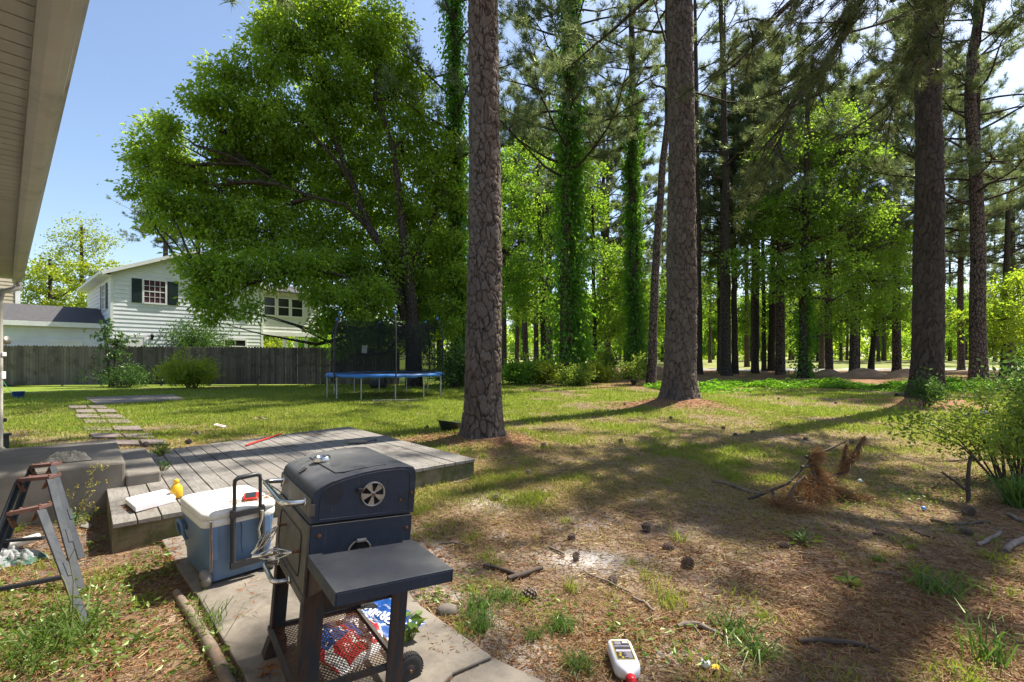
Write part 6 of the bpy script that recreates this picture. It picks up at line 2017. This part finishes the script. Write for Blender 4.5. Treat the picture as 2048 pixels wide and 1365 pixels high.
def cone_mesh(seed):
    r = random.Random(seed)
    mb = MB()
    H, R = .085, .033
    mb.lathe([(.004, 0), (R * .5, .012), (R * .5, .05), (.004, H * .95)], 8)
    n = 70
    for i in range(n):
        t = i / n
        z = H * (.02 + .93 * t); rr = R * (math.sin(math.pi * min(1, (t * .86 + .12))) ** .7)
        a = i * 2.39996
        d = Vector((math.cos(a), math.sin(a), .25 + .7 * t)).normalized(); sd = Vector((-math.sin(a), math.cos(a), 0))
        b = Vector((0, 0, z)) + Vector((math.cos(a), math.sin(a), 0)) * rr * .35
        tip = b + d * rr * .85
        w = .0075 * (1 - .35 * t)
        up = d.cross(sd) * -.0022
        mb.add([b - sd * w * .5, b + sd * w * .5, tip + sd * w, tip - sd * w, b - sd * w * .4 + up, b + sd * w * .4 + up, tip + sd * w * .8 + up * 1.6 + d * .002, tip - sd * w * .8 + up * 1.6 + d * .002],
               [(0, 3, 2, 1), (4, 5, 6, 7), (0, 1, 5, 4), (1, 2, 6, 5), (2, 3, 7, 6), (3, 0, 4, 7)])
    return mb.mesh('pine_cone', M['cone'])
M['cone'] = mat('pine_cone', (.13, .09, .07), (.25, .19, .15), 60, .9)
CM_ = cone_mesh(3)
def cone(px, py, label, s=1.0, group=None, seed=0):
    p = G(px, py); r = random.Random(int(px * 7 + py))
    o = link('pine_cone', CM_, None, (p.x, p.y, gz1(p.x, p.y) + .026 * s))
    o.rotation_euler = (math.radians(r.uniform(65, 105)), r.uniform(-.3, .3), r.uniform(0, 6.28)); o.scale = (s,) * 3
    return prop(o, label, 'pine cone', group)
for px, py, lab, s in ((1284, 1062, 'pale sunlit pine cone, upper one of the cluster right of the sand patch', 1.0), (1325, 1100, 'upright dark pine cone right of the sand patch', 1.0), (1380, 1132, 'stout dark pine cone, lowest right of three near the sand patch', 1.1),
                       (1135, 1080, 'small dark pine cone left above the sand patch', .8), (1154, 1125, 'reddish pine cone lying on the pale sand patch', .7), (1226, 1172, 'pine cone by the crossed twig under the sand patch', .8),
                       (1075, 1196, 'dark flattened pine cone in the grass between grill and white bottle', 1.2), (1580, 1100, 'brown pine cone in front of the fallen brown branch', .9), (1916, 1066, 'round dark pine cone beside the pale thick stick at the right', 1.1),
                       (1944, 1028, 'black pine cone in the litter under the airy bush', 1.3), (932, 952, 'dark pine cone beside the near right corner of the deck', 1.1), (1090, 900, 'dark pine cone on the grass right of the nearest pine', 1.1), (1086, 870, 'pine cone at the edge of the needle ring round the nearest pine', .9)):
    cone(px, py, lab, s)
for px, py in ((1240, 888), (1180, 850), (1160, 797), (1222, 798), (1252, 815), (1340, 838), (1450, 858), (1468, 872), (1525, 793), (1556, 800), (1670, 808), (1500, 866), (1615, 882), (1300, 905), (1105, 845), (1190, 825), (1705, 890), (890, 820), (850, 860), (820, 893), (985, 1000), (1060, 950), (870, 930)):
    cone(px, py, 'small dark pine cone lying far out on the open lawn', 0.95, 'pine cones scattered over the lawn')
for px, py in ((293, 895), (372, 888)):
    p = G(px, py, ZD); o = link('pine_cone', CM_, None, (p.x, p.y, ZD + .03)); o.rotation_euler = (1.5, .2, px); prop(o, 'dark pine cone lying on the left back corner of the deck boards', 'pine cone', 'pine cones on the deck')

# fallen dead pine branch with brown needles
def fallen():
    r = np.random.default_rng(12)
    o = G(1600, 1000); z = gz1(o.x, o.y); o.z = z
    root = thing('fallen_branch', 'fallen dead pine branch with rusty brown needles lying on the grass', 'branch', loc=o)
    W = lambda px, py, Y: P(px, py, Y) - o
    Y0 = o.y
    br = [[(1497, 1002, Y0 - .0), (1545, 980, Y0), (1575, 968, Y0 + .05), (1603, 940, Y0 + .05), (1620, 922, Y0 + .1), (1618, 905, Y0 + .1)],
          [(1603, 935, Y0 + .05), (1630, 930, Y0 + .1), (1640, 945, Y0 + .1)],
          [(1640, 960, Y0 + .1), (1690, 945, Y0 + .1), (1710, 920, Y0 + .1), (1714, 895, Y0 + .1), (1730, 872, Y0 + .15)],
          [(1545, 985, Y0), (1552, 1010, Y0 - .25), (1570, 1030, Y0 - .3), (1592, 1040, Y0 - .35)],
          [(1552, 1010, Y0 - .25), (1600, 1006, Y0 - .2), (1630, 1000, Y0)],
          [(1650, 985, Y0), (1685, 994, Y0), (1720, 1000, Y0 - .05)],
          [(1580, 1045, Y0 - .4), (1610, 1030, Y0 - .3), (1640, 1000, Y0 - .1), (1660, 960, Y0)],
          [(1685, 925, Y0 + .1), (1692, 890, Y0 + .1)], [(1612, 915, Y0 + .1), (1655, 900, Y0 + .2), (1690, 884, Y0 + .25)], [(1575, 1000, Y0 - .2), (1590, 970, Y0 - .1), (1612, 950, Y0)], [(1620, 1000, Y0 - .1), (1632, 965, Y0 - .05), (1628, 940, Y0)], [(1650, 1010, Y0 - .1), (1660, 975, Y0), (1680, 950, Y0 + .05)],
          [(1540, 1035, Y0 - .4), (1543, 1045, Y0 - .4)]]
    mb = MB()
    for b in br:
        p = [W(*q) for q in b]
        for q in p: q.z = max(q.z, .012)
        mb.tube(p, list(np.linspace(.017, .006, len(p))), 7)
    mb.build('wood', M['twig'], root)
    # needle sprays: (from, to, count, spread)
    C, D, L = [], [], []
    for (a, b, n, sp, back) in ((((1622, 925, Y0 + .1)), (1632, 900, Y0 + .1), 420, .05, (.9, 0, -.25)), ((1690, 945, Y0 + .1), (1712, 905, Y0 + .1), 420, .03, (-.8, 0, -.35)), ((1712, 905, Y0 + .1), (1730, 872, Y0 + .12), 300, .015, (-.25, 0, -.8)), ((1686, 925, Y0 + .1), (1694, 888, Y0 + .1), 200, .012, (-.1, 0, -.8)),
                              ((1630, 935, Y0 + .1), (1640, 960, Y0 + .05), 500, .06, (.4, 0, -.6)), ((1600, 965, Y0), (1660, 960, Y0), 700, .07, (.5, -.1, -.4)), ((1610, 985, Y0 - .1), (1650, 990, Y0 - .1), 900, .08, (.2, -.1, -.5)), ((1640, 990, Y0 - .1), (1610, 1030, Y0 - .3), 900, .06, (-.35, -.1, -.4)), ((1655, 970, Y0), (1690, 985, Y0), 420, .05, (.7, 0, -.4)), ((1560, 1000, Y0 - .2), (1600, 1020, Y0 - .25), 350, .05, (.5, 0, -.1)), ((1680, 985, Y0), (1740, 998, Y0 - .1), 260, .04, (.8, 0, -.1)), ((1545, 1000, Y0 - .25), (1600, 1035, Y0 - .35), 600, .09, (-.3, -.2, -.2)), ((1560, 1030, Y0 - .4), (1640, 1040, Y0 - .4), 500, .08, (.4, -.2, -.2)), ((1575, 985, Y0), (1625, 950, Y0 + .05), 500, .08, (.3, -.1, -.5)), ((1600, 1030, Y0 - .3), (1580, 1046, Y0 - .4), 300, .03, (-.3, -.2, -.2))):
        A, B = np.array(W(*a)), np.array(W(*b))
        n = int(n * .95); t = (np.floor(r.random(n) * 7) / 6.5)[:, None]
        C.append(A + (B - A) * t + r.normal(size=(n, 3)) * sp * .5)
        D.append(np.array(back) + r.normal(size=(n, 3)) * .38)
        L.append(r.uniform(.08, .17, n))
    C, D, L = np.concatenate(C), np.concatenate(D), np.concatenate(L)
    C[:, 2] = np.maximum(C[:, 2], .015)
    D = nrm(D); tipz = C[:, 2] + D[:, 2] * L
    D[:, 2] = np.where(tipz < .008, (0.008 - C[:, 2]) / L, D[:, 2])
    V = needle_tris(C, D, L, .0042, r)
    link('dead_needles', np_mesh('dead_needles', V, 3, M['dead_needle'], r.random(len(C))), root)
fallen()

# small litter: card on the lawn, candy wrapper, paper
lp_ = G(440, 856); o = MB().box((-.10, -.06, .0), (.10, .06, .012), R=Matrix.Rotation(.25, 3, 'Y')).build('paper_card', M['white_paper'], None, .002, (lp_.x, lp_.y, gz1(lp_.x, lp_.y) + .04)); prop(o, 'small white and red card lying on the lawn behind the deck', 'card')
MB().box((-.05, -.03, .0125), (.06, .03, .0135), R=Matrix.Rotation(.25, 3, 'Y')).build('card_print', M['red'], o)
stp = G(905, 1225); 
def rock(px, py, r, label):
    p = G(px, py); rr = random.Random(int(px))
    rings = []
    for k, a in enumerate(np.linspace(.15, 2.0, 7)):
        rings.append([Vector((r * math.sin(a) * math.cos(b) * rr.uniform(.88, 1.1) * 1.2, r * math.sin(a) * math.sin(b) * rr.uniform(.88, 1.1), r * math.cos(a) * .7)) for b in np.linspace(0, 6.28, 11)[:-1]])
    prop(MB().loft(rings).build('rock', M['rockm'], None, 0, (p.x, p.y, gz1(p.x, p.y) + .01)), label, 'rock')
M['rockm'] = mat('grey_rock', (.17, .145, .12), (.10, .085, .07), 9, .95, bump=.8, bscale=40)
rock(895, 1226, .05, 'rounded grey rock at the edge of the concrete slab behind the bag')
# black pipe stub by the right pine
pb = G(1820, 800); o = MB().tube([(-.45, 0, .09), (.1, .1, .10), (.5, .3, .1)], [.09, .10, .10], 12).build('black_pipe', M['rubber'], None, 0, (pb.x, pb.y, gz1(pb.x, pb.y))); prop(o, 'black drain pipe end lying left of the dark furrowed pine', 'pipe')
pb = Vector((6.6, 6.6, gz1(6.6, 6.6))); o = MB().tube([(-.4, 0, .55), (.1, .1, .60), (.7, .2, .58)], [.05, .06, .06], 12).build('black_pipe', M['rubber'], None, 0, pb); prop(o, 'black tube showing through the airy bush at the right edge', 'pipe')
# ------------------------------------------------------------------ grass, litter and weeds
DI = DM.inverted()
def inside_hard(x, y):
    """True where a deck, stoop or slab covers the ground"""
    dx, dy = x - DM.translation.x, y - DM.translation.y
    u = dx * DM[0][0] + dy * DM[1][0]; v = dx * DM[0][1] + dy * DM[1][1]
    m = (u > -.02) & (u < DL + .02) & (v > -.03) & (v < DW - .5)
    m |= (u < .15) & (v > 1.18) & (v < 2.9)
    for poly in SLABS:
        inp = np.zeros(len(x), bool)
        n = len(poly)
        for i in range(n):
            (x1, y1), (x2, y2) = poly[i], poly[(i + 1) % n]
            c = ((y1 > y) != (y2 > y)) & (x < (x2 - x1) * (y - y1) / (y2 - y1 + 1e-12) + x1)
            inp ^= c
        m |= inp
    for (px, py), r in ((PINE1, .42), (PINE2, .62), (PINE3, .55)): m |= np.hypot(x - px, y - py) < r
    return m
def pxpoly(px, z=.03): return [(G(a, b, z).x, G(a, b, z).y) for a, b in px]
SLABS = [pxpoly([(318, 1072), (352, 1128), (398, 1196), (436, 1262), (488, 1350), (545, 1470), (620, 1640), (905, 1345), (984, 1312), (832, 1204), (700, 1012)]), pxpoly([(622, 1652), (760, 1900), (1160, 1410), (1090, 1362), (990, 1316), (908, 1352)]), pxpoly([(168, 795), (345, 789), (372, 798), (192, 808)])]

def scatter(n, r0, r1, seed, a0=-54, a1=54):
    r = np.random.default_rng(seed)
    R = r0 * (r1 / r0) ** r.random(n)
    A = np.radians(r.uniform(a0, a1, n))
    x, y = R * np.sin(A), R * np.cos(A)
    k = ~inside_hard(x, y)
    return x[k], y[k], R[k], r

def blades(x, y, h, w, lean, tint, r, bend=.35):
    """two-segment curved blades as a quad and a tip"""
    n = len(x)
    z = gz(x, y) - .004
    a = r.uniform(0, 6.283, n)
    L = np.stack([np.cos(a), np.sin(a)], -1) * lean[:, None]
    s = r.uniform(0, 6.283, n)
    S = np.stack([np.cos(s), np.sin(s), 0 * s], -1) * w[:, None] * .5
    B = np.stack([x, y, z], -1)
    m = B + np.stack([L[:, 0] * h * .45, L[:, 1] * h * .45, h * .62], -1)
    t = B + np.stack([L[:, 0] * h * 1.15, L[:, 1] * h * 1.15, h * (1 - bend * lean)], -1)
    out = np.empty((n, 3, 3, 3))
    out[:, 0, 0], out[:, 0, 1], out[:, 0, 2] = B - S, B + S, m + S * .6
    out[:, 1, 0], out[:, 1, 1], out[:, 1, 2] = B - S, m + S * .6, m - S * .6
    out[:, 2, 0], out[:, 2, 1], out[:, 2, 2] = m - S * .6, m + S * .6, t
    return out.reshape(-1, 3), np.repeat(tint, 3)

def lawn():
    x, y, R, r = scatter(620000, 1.9, 27, 201)
    g, st, nd, sd, fi, pa = ground_maps(x, y)
    cl = vn(x, y, .16, 41)
    pg = np.clip(g * 1.0 * (.25 + 1.3 * cl), 0, 1)
    ps = np.clip(st * .75 * (1 - .7 * nd) + .05, 0, 1) * (1 - .8 * sd) * (.3 + .7 * ss(2.6, 5.5, y))
    u = r.random(len(x))
    isg = u < pg
    iss = (~isg) & (r.random(len(x)) < ps)
    keep = isg | iss
    x, y, R, isg = x[keep], y[keep], R[keep], isg[keep]
    n = len(x)
    far = ss(3, 14, R)
    h = np.where(isg, r.uniform(.025, .07, n) * (1 + .2 * cl[keep]), r.uniform(.015, .05, n)) * (1 + .35 * far)
    w = (.0028 + .0011 * R) * r.uniform(.7, 1.3, n)
    lean = np.where(isg, r.uniform(.15, .9, n), r.uniform(.6, 2.6, n))
    warm = fbm(x, y, 2.2, 55)
    tint = np.where(isg, np.clip(.55 + .5 * r.random(n) - .45 * ss(.45, .75, warm) * r.random(n), 0, 1), r.random(n) * .28)
    V, T = blades(x, y, h, w, lean, tint, r)
    o = link('grass', np_mesh('grass', V, 3, M['grass'], T))
    prop(o, 'short lawn grass, green and straw coloured, over the whole yard', 'grass', kind='stuff')
lawn()

def tufts():
    """longer tufts of grass on the bare ground"""
    r = np.random.default_rng(202)
    cx, cy, R, _ = scatter(900, 2.0, 9, 203)
    g, st, nd, sd, fi, pa = ground_maps(cx, cy)
    k = r.random(len(cx)) < .12 + .9 * g
    cx, cy, R = cx[k], cy[k], R[k]
    m = 46
    n = len(cx) * m
    sp = np.repeat(r.uniform(.015, .07, len(cx)), m)
    x = np.repeat(cx, m) + r.normal(size=n) * sp; y = np.repeat(cy, m) + r.normal(size=n) * sp
    hh = np.repeat(r.uniform(.04, .11, len(cx)), m) * r.uniform(.5, 1.2, n)
    V, T = blades(x, y, hh, np.full(n, .0045) * (1 + .12 * np.repeat(R, m)), r.uniform(.2, 1.4, n), np.clip(np.repeat(r.uniform(.5, 1, len(cx)), m) + r.normal(size=n) * .12, 0, 1), r)
    o = link('grass_tufts', np_mesh('grass_tufts', V, 3, M['grass'], T))
    prop(o, 'scattered longer tufts of grass on the bare dirt and patchy lawn', 'grass', kind='stuff')
tufts()

def litter():
    x, y, R, r = scatter(300000, 1.9, 15, 204)
    g, st, nd, sd, fi, pa = ground_maps(x, y)
    k = r.random(len(x)) < np.clip(.15 + .75 * nd + .30 * ss(6, 3, y), 0, 1) * (1 - .75 * sd)
    x, y, R = x[k], y[k], R[k]
    n = len(x)
    a = r.uniform(0, 6.283, n)
    D = np.stack([np.cos(a), np.sin(a), r.uniform(-.04, .12, n)], -1)
    C = np.stack([x, y, gz(x, y) + r.uniform(.001, .014, n)], -1)
    V = needle_tris(C, D, r.uniform(.03, .11, n), (.0015 + .0008 * R) * r.uniform(.8, 1.3, n), r)
    o = link('needle_litter', np_mesh('needle_litter', V, 3, M['litter'], np.clip(r.beta(2, 2, n) + .15 * ss(4.5, 3, y), 0, 1)))
    prop(o, 'fallen pine needles strewn over the bare ground', 'pine needles', kind='stuff')
    # curled reddish catkin and bark scraps
    x, y, R, r = scatter(60000, 1.9, 8, 205)
    g, st, nd, sd, fi, pa = ground_maps(x, y)
    cl = vn(x, y, .45, 61)
    k = r.random(len(x)) < np.clip(.12 + 1.3 * (cl - .33) * ss(6.2, 3.2, y), 0, 1) * (1 - .6 * sd) * (1 - .5 * g)
    x, y = x[k], y[k]; n = len(x)
    a = r.uniform(0, 6.283, n)
    D = np.stack([np.cos(a), np.sin(a), r.normal(size=n) * .25], -1)
    C = np.stack([x, y, gz(x, y) + r.uniform(.004, .012, n)], -1)
    V = leaf_quads(C, D, r.uniform(.012, .040, n), r.uniform(.005, .012, n), r, .5)
    o = link('leaf_scraps', np_mesh('leaf_scraps', V, 4, M['scrap'], r.random(n)))
    prop(o, 'small curled reddish brown leaf and bark scraps on the dirt', 'leaf litter', kind='stuff')
M['scrap'] = leafmat('leaf_scrap', (.12, .045, .022), (.42, .165, .065), (.2, .07, .02), .2, .03)
litter()

def slab_litter():
    """needles and scraps blown on to the slab, the step and the deck"""
    r = np.random.default_rng(206)
    C, D, L, Wd = [], [], [], []
    def on(px0, px1, py0, py1, z, n, ln=(.03, .09)):
        px = r.uniform(px0, px1, n); py = r.uniform(py0, py1, n)
        Y = F * (CH - z) / (py - HY)
        C.append(np.stack([(px - CX) / F * Y, Y, np.full(n, z + .003)], -1))
        a = r.uniform(0, 6.28, n)
        D.append(np.stack([np.cos(a), np.sin(a), r.uniform(0, .12, n)], -1)); L.append(r.uniform(*ln, n)); Wd.append(r.uniform(.002, .006, n))
    on(245, 310, 1000, 1022, ZD + .003, 170); on(330, 365, 1075, 1130, .03, 120); on(520, 545, 1330, 1360, .03, 50); on(640, 720, 1240, 1330, .03, 160, (.02, .06))
    on(470, 530, 1150, 1240, .03, 40); on(850, 960, 1240, 1310, .03, 60, (.015, .04)); on(600, 650, 868, 872, ZD + .003, 40); on(280, 330, 930, 960, ZD + .003, 60); on(300, 360, 1040, 1050, .03, 30)
    C, D, L, Wd = map(np.concatenate, (C, D, L, Wd))
    o = link('blown_litter', np_mesh('blown_litter', needle_tris(C, D, L, Wd, r), 3, M['scrap'], r.random(len(C))))
    prop(o, 'rusty needles and scraps blown on to the concrete, step and deck', 'pine needles', kind='stuff')
    # dry needles on the cooler lid
    n = 150
    P_ = np.stack([r.uniform(.16, .40, n), r.uniform(.02, .14, n), r.uniform(.458, .470, n)], -1)
    a = r.uniform(0, 6.28, n)
    V = needle_tris(P_, np.stack([np.cos(a), np.sin(a), r.uniform(-.1, .1, n)], -1), r.uniform(.03, .08, n), .003, r)
    o = link('lid_litter', np_mesh('lid_litter', V, 3, M['scrap'], r.random(n))); o.matrix_world = CMx
    prop(o, 'dry brown needles heaped on the cooler lid', 'pine needles', kind='stuff')
slab_litter()

def ground_weeds():
    """mixed low weeds on the dirt at the left and round the slab"""
    r = np.random.default_rng(207)
    C, D, L, Wd, T = [], [], [], [], []
    spots = [(300, 1140, .16, 90), (330, 1120, .12, 70), (255, 1150, .12, 60), (280, 1165, .12, 70), (60, 1230, .2, 130), (20, 1260, .18, 120), (110, 1300, .2, 150), (40, 1330, .2, 190), (150, 1260, .14, 90), (180, 1240, .1, 70), (130, 1215, .1, 60), (90, 1345, .2, 160),
             (190, 1190, .08, 40), (220, 1090, .1, 50), (250, 1085, .1, 40), (310, 1085, .1, 50), (280, 1075, .08, 40), (440, 1280, .07, 40), (460, 1320, .07, 50), (430, 1240, .06, 40), (400, 1210, .08, 40), (30, 1190, .15, 80), (260, 1210, .1, 30), (300, 1290, .1, 25), (210, 1300, .12, 60), (370, 1340, .1, 40), (480, 1345, .06, 40),
             (1310, 1290, .12, 40), (1330, 1320, .12, 50), (1090, 1210, .1, 40), (1440, 1345, .1, 35), (1235, 1260, .08, 30), (1600, 1075, .10, 60), (1690, 1010, .14, 70), (1850, 1000, .2, 120), (1800, 990, .2, 100), (1900, 985, .2, 100), (870, 1200, .08, 40), (940, 1165, .1, 40), (318, 905, .08, 60)]
    for px, py, s, n in spots:
        z0 = ZD if (px, py) == (318, 905) else None
        p = G(px, py, z0 or 0)
        n = int(n * (1.9 if px < 200 and py > 1150 else 1.4))
        x = p.x + r.normal(size=n) * s; y = p.y + r.normal(size=n) * s * .8
        z = (gz(x, y) if z0 is None else np.full(n, z0)) + r.uniform(.005, .075, n) * r.random(n) * 1.3
        C.append(np.stack([x, y, z], -1)); a = r.uniform(0, 6.28, n)
        D.append(np.stack([np.cos(a), np.sin(a), r.uniform(-.2, .8, n)], -1)); L.append(r.uniform(.014, .048, n)); Wd.append(r.uniform(.008, .026, n)); T.append(np.clip(r.normal(.45 + .25 * r.random(), .22, n), 0, 1))
    C, D, L, Wd, T = map(np.concatenate, (C, D, L, Wd, T))
    k = ~inside_hard(C[:, 0], C[:, 1]) | (C[:, 2] > .2)
    o = link('low_weeds', np_mesh('low_weeds', leaf_quads(C[k], D[k], L[k], Wd[k], r, .15), 4, M['weed'], T[k]))
    prop(o, 'low mixed leafy weeds growing on the dirt and along the slab edges', 'weeds', kind='stuff')
    # strip of ground cover at the edge of the wood
    n = 26000
    x = r.uniform(6.5, 26, n); y = 22.6 + r.normal(size=n) * 1.1 + .15 * (x - 12) * 0 + 1.3 * np.sin(x * .6)
    hh = .38 * vn(x, y, 1.1, 71) ** 1.4
    k = vn(x, y, 1.7, 72) > .34
    x, y, hh = x[k], y[k], hh[k]; n = len(x)
    C = np.stack([x, y, gz(x, y) + hh * r.uniform(.3, 1.2, n)], -1); a = r.uniform(0, 6.28, n)
    V = leaf_quads(C, np.stack([np.cos(a), np.sin(a), r.uniform(-.3, .5, n)], -1), r.uniform(.08, .17, n), r.uniform(.06, .13, n), r)
    o = link('ground_cover', np_mesh('ground_cover', V, 4, M['leaf_ivy'], r.random(n)))
    prop(o, 'low dark green ground cover in a strip at the edge of the wood', 'ground cover', kind='stuff')
ground_weeds()

# single clumps one can tell apart
def clump(name, label, px, py, n, h, w, lean, t0, seed, spread=.03, cat='plant', z=0.0):
    r = np.random.default_rng(seed)
    p = G(px, py, z)
    x = p.x + r.normal(size=n) * spread; y = p.y + r.normal(size=n) * spread
    V, T = blades(x, y, h * r.uniform(.5, 1.15, n), w * r.uniform(.7, 1.2, n), lean * r.uniform(.4, 1.3, n), np.clip(t0 + r.normal(size=n) * .12, 0, 1), r, .45)
    return prop(link(name, np_mesh(name, V, 3, M['grass2'], T)), label, cat)
M['grass2'] = leafmat('grass_clump', (.10, .15, .03), (.035, .10, .02), (.16, .30, .04), .4, .05)
clump('grass_clump', 'dark green grass clump at the slab corner, lower of two by the rock', 962, 1258, 150, .11, .006, .9, .6, 1, .035)
clump('grass_clump', 'dark green grass clump beside the rock, upper of two at the slab edge', 955, 1222, 170, .12, .006, .8, .5, 2, .05)
clump('grass_clump', 'dense dark grass clump between the slab corner and the white bottle', 1122, 1262, 160, .10, .006, .9, .6, 3, .035)
clump('grass_clump', 'small dark grass tuft left of the white bottle', 1068, 1280, 90, .07, .005, .9, .6, 4, .025)
clump('grass_clump', 'grass tuft at the foot of the white bottle near the bottom edge', 1160, 1338, 120, .08, .006, 1.1, .6, 5, .04)
clump('grass_clump', 'broad bladed grass clump in the sunlit dirt at the right', 1862, 1180, 60, .19, .012, 1.4, .4, 6, .05)
clump('grass_clump', 'tall thin dark grass clump at the bottom right', 1985, 1322, 40, .26, .009, .7, .7, 7, .04)
clump('grass_clump', 'bright green tuft alone on the sunlit litter', 1755, 1124, 110, .06, .005, .8, .1, 8, .022)
clump('grass_clump', 'flat rosette of dark blades by the forked grey root', 1468, 1272, 70, .13, .010, 1.5, .5, 9, .04)
clump('grass_clump', 'flat rosette of dark blades below the forked grey root', 1520, 1315, 60, .13, .010, 1.6, .5, 10, .04)
clump('grass_clump', 'strap leaved dark clump under the airy bush at the right edge', 2040, 1012, 120, .42, .018, .8, .7, 11, .06)
clump('grass_clump', 'sunlit long grass clump by the edging log', 410, 1262, 60, .20, .006, .9, .15, 12, .06)
clump('grass_clump', 'long arching grass clump at the bottom left corner', 95, 1300, 110, .26, .009, 1.3, .25, 13, .09)
clump('grass_clump', 'bright sunlit grass patch right of the grill shelf', 1010, 1200, 260, .08, .005, .9, .1, 14, .045)
weed_plant('weed', 'pale sunlit rosette weed on the bare dirt in the lower right', at(1698, 1170), 21, 46, .045, .016, .05, .07, 'weed', erect=.5)
weed_plant('weed', 'leafy green weed growing through the boards at the back left of the deck', G(322, 912, ZD), 22, 60, .05, .022, .17, .09, 'leaf_big', erect=.5)
weed_plant('weed', 'low leafy weed at the corner of the stoop step on the deck', G(322, 942, ZD), 23, 40, .045, .02, .10, .09, 'leaf_dark', erect=.4)
weed_plant('weed', 'leafy weed beside a pine cone in front of the fallen branch', at(1605, 1088), 24, 22, .10, .03, .07, .12, 'weed', erect=.3)

def flowering():
    r = np.random.default_rng(31)
    o = G(150, 1052); o.z = gz1(o.x, o.y)
    root = thing('yellow_weed', 'tall spindly weed with small yellow flower heads against the concrete stoop', 'plant', loc=o)
    sb = MB(); C, D = [], []
    Y0 = o.y
    tips = [((150, 1040), (168, 985), (186, 948), (196, 935)), ((150, 1040), (165, 1005), (178, 985), (190, 972)), ((150, 1042), (140, 1010), (138, 985)), ((150, 1042), (160, 1020), (172, 1008))]
    for t in tips:
        p = [P(a, b, Y0 - .02) - o for a, b in t]
        sb.tube([Vector((0, 0, -.02))] + p, list(np.linspace(.004, .0016, len(p) + 1)), 5)
        for q in range(9):
            e = p[-1] + Vector(r.normal(size=3) * np.array([.035, .03, .03])); sb.tube([p[-1].lerp(p[-2], .2), e], .0011, 4)
            for k in range(7): C.append(e + Vector(r.normal(size=3) * .008)); D.append(r.normal(size=3))
    sb.build('stem', M['weed_stem'], root)
    link('flowers', np_mesh('flowers', leaf_quads(np.array([tuple(c) for c in C]), np.array(D), .012, .008, r), 4, M['yflower'], r.random(len(C))), root)
    n = 130
    C = np.stack([r.normal(size=n) * .06, r.normal(size=n) * .05, np.abs(r.normal(size=n)) * .06 + .01], -1)
    link('foliage', np_mesh('foliage', leaf_quads(C, r.normal(size=(n, 3)) + np.array([0, 0, .4]), .035, .016, r), 4, M['weed'], r.random(n)), root)
M['yflower'] = leafmat('yellow_flower', (.42, .34, .05), (.60, .48, .08), (.5, .42, .05), .3, .03)
flowering()

def long_stem():
    o = G(138, 1268); o.z = gz1(o.x, o.y)
    root = thing('tall_grass', 'tall pale grass stalk arching in front of the nearest trestle leg', 'plant', loc=o)
    mb = MB()
    for t in (((138, 1262), (146, 1215), (147, 1160), (138, 1120), (150, 1096)), ((138, 1262), (132, 1230), (116, 1205), (108, 1180)), ((139, 1262), (141, 1200), (130, 1165), (122, 1150))):
        p = [P(a, b, o.y - .03) - o for a, b in t]; p[0].z = -.02
        mb.tube(p, list(np.linspace(.005, .0015, len(p))), 5)
    mb.build('stalk', M['weed_stem'], root)
    r = np.random.default_rng(5); n = 40
    C = np.stack([r.normal(size=n) * .06, r.normal(size=n) * .05, np.abs(r.normal(size=n)) * .1 + .01], -1)
    link('foliage', np_mesh('foliage', leaf_quads(C, r.normal(size=(n, 3)) + np.array([0, 0, 1.0]), .09, .014, r), 4, M['weed'], r.random(n)), root)
long_stem()
# dandelions in the left lawn
for px, py in ((835 // 2 - 30, 779), (85, 776), (60, 778)): pass
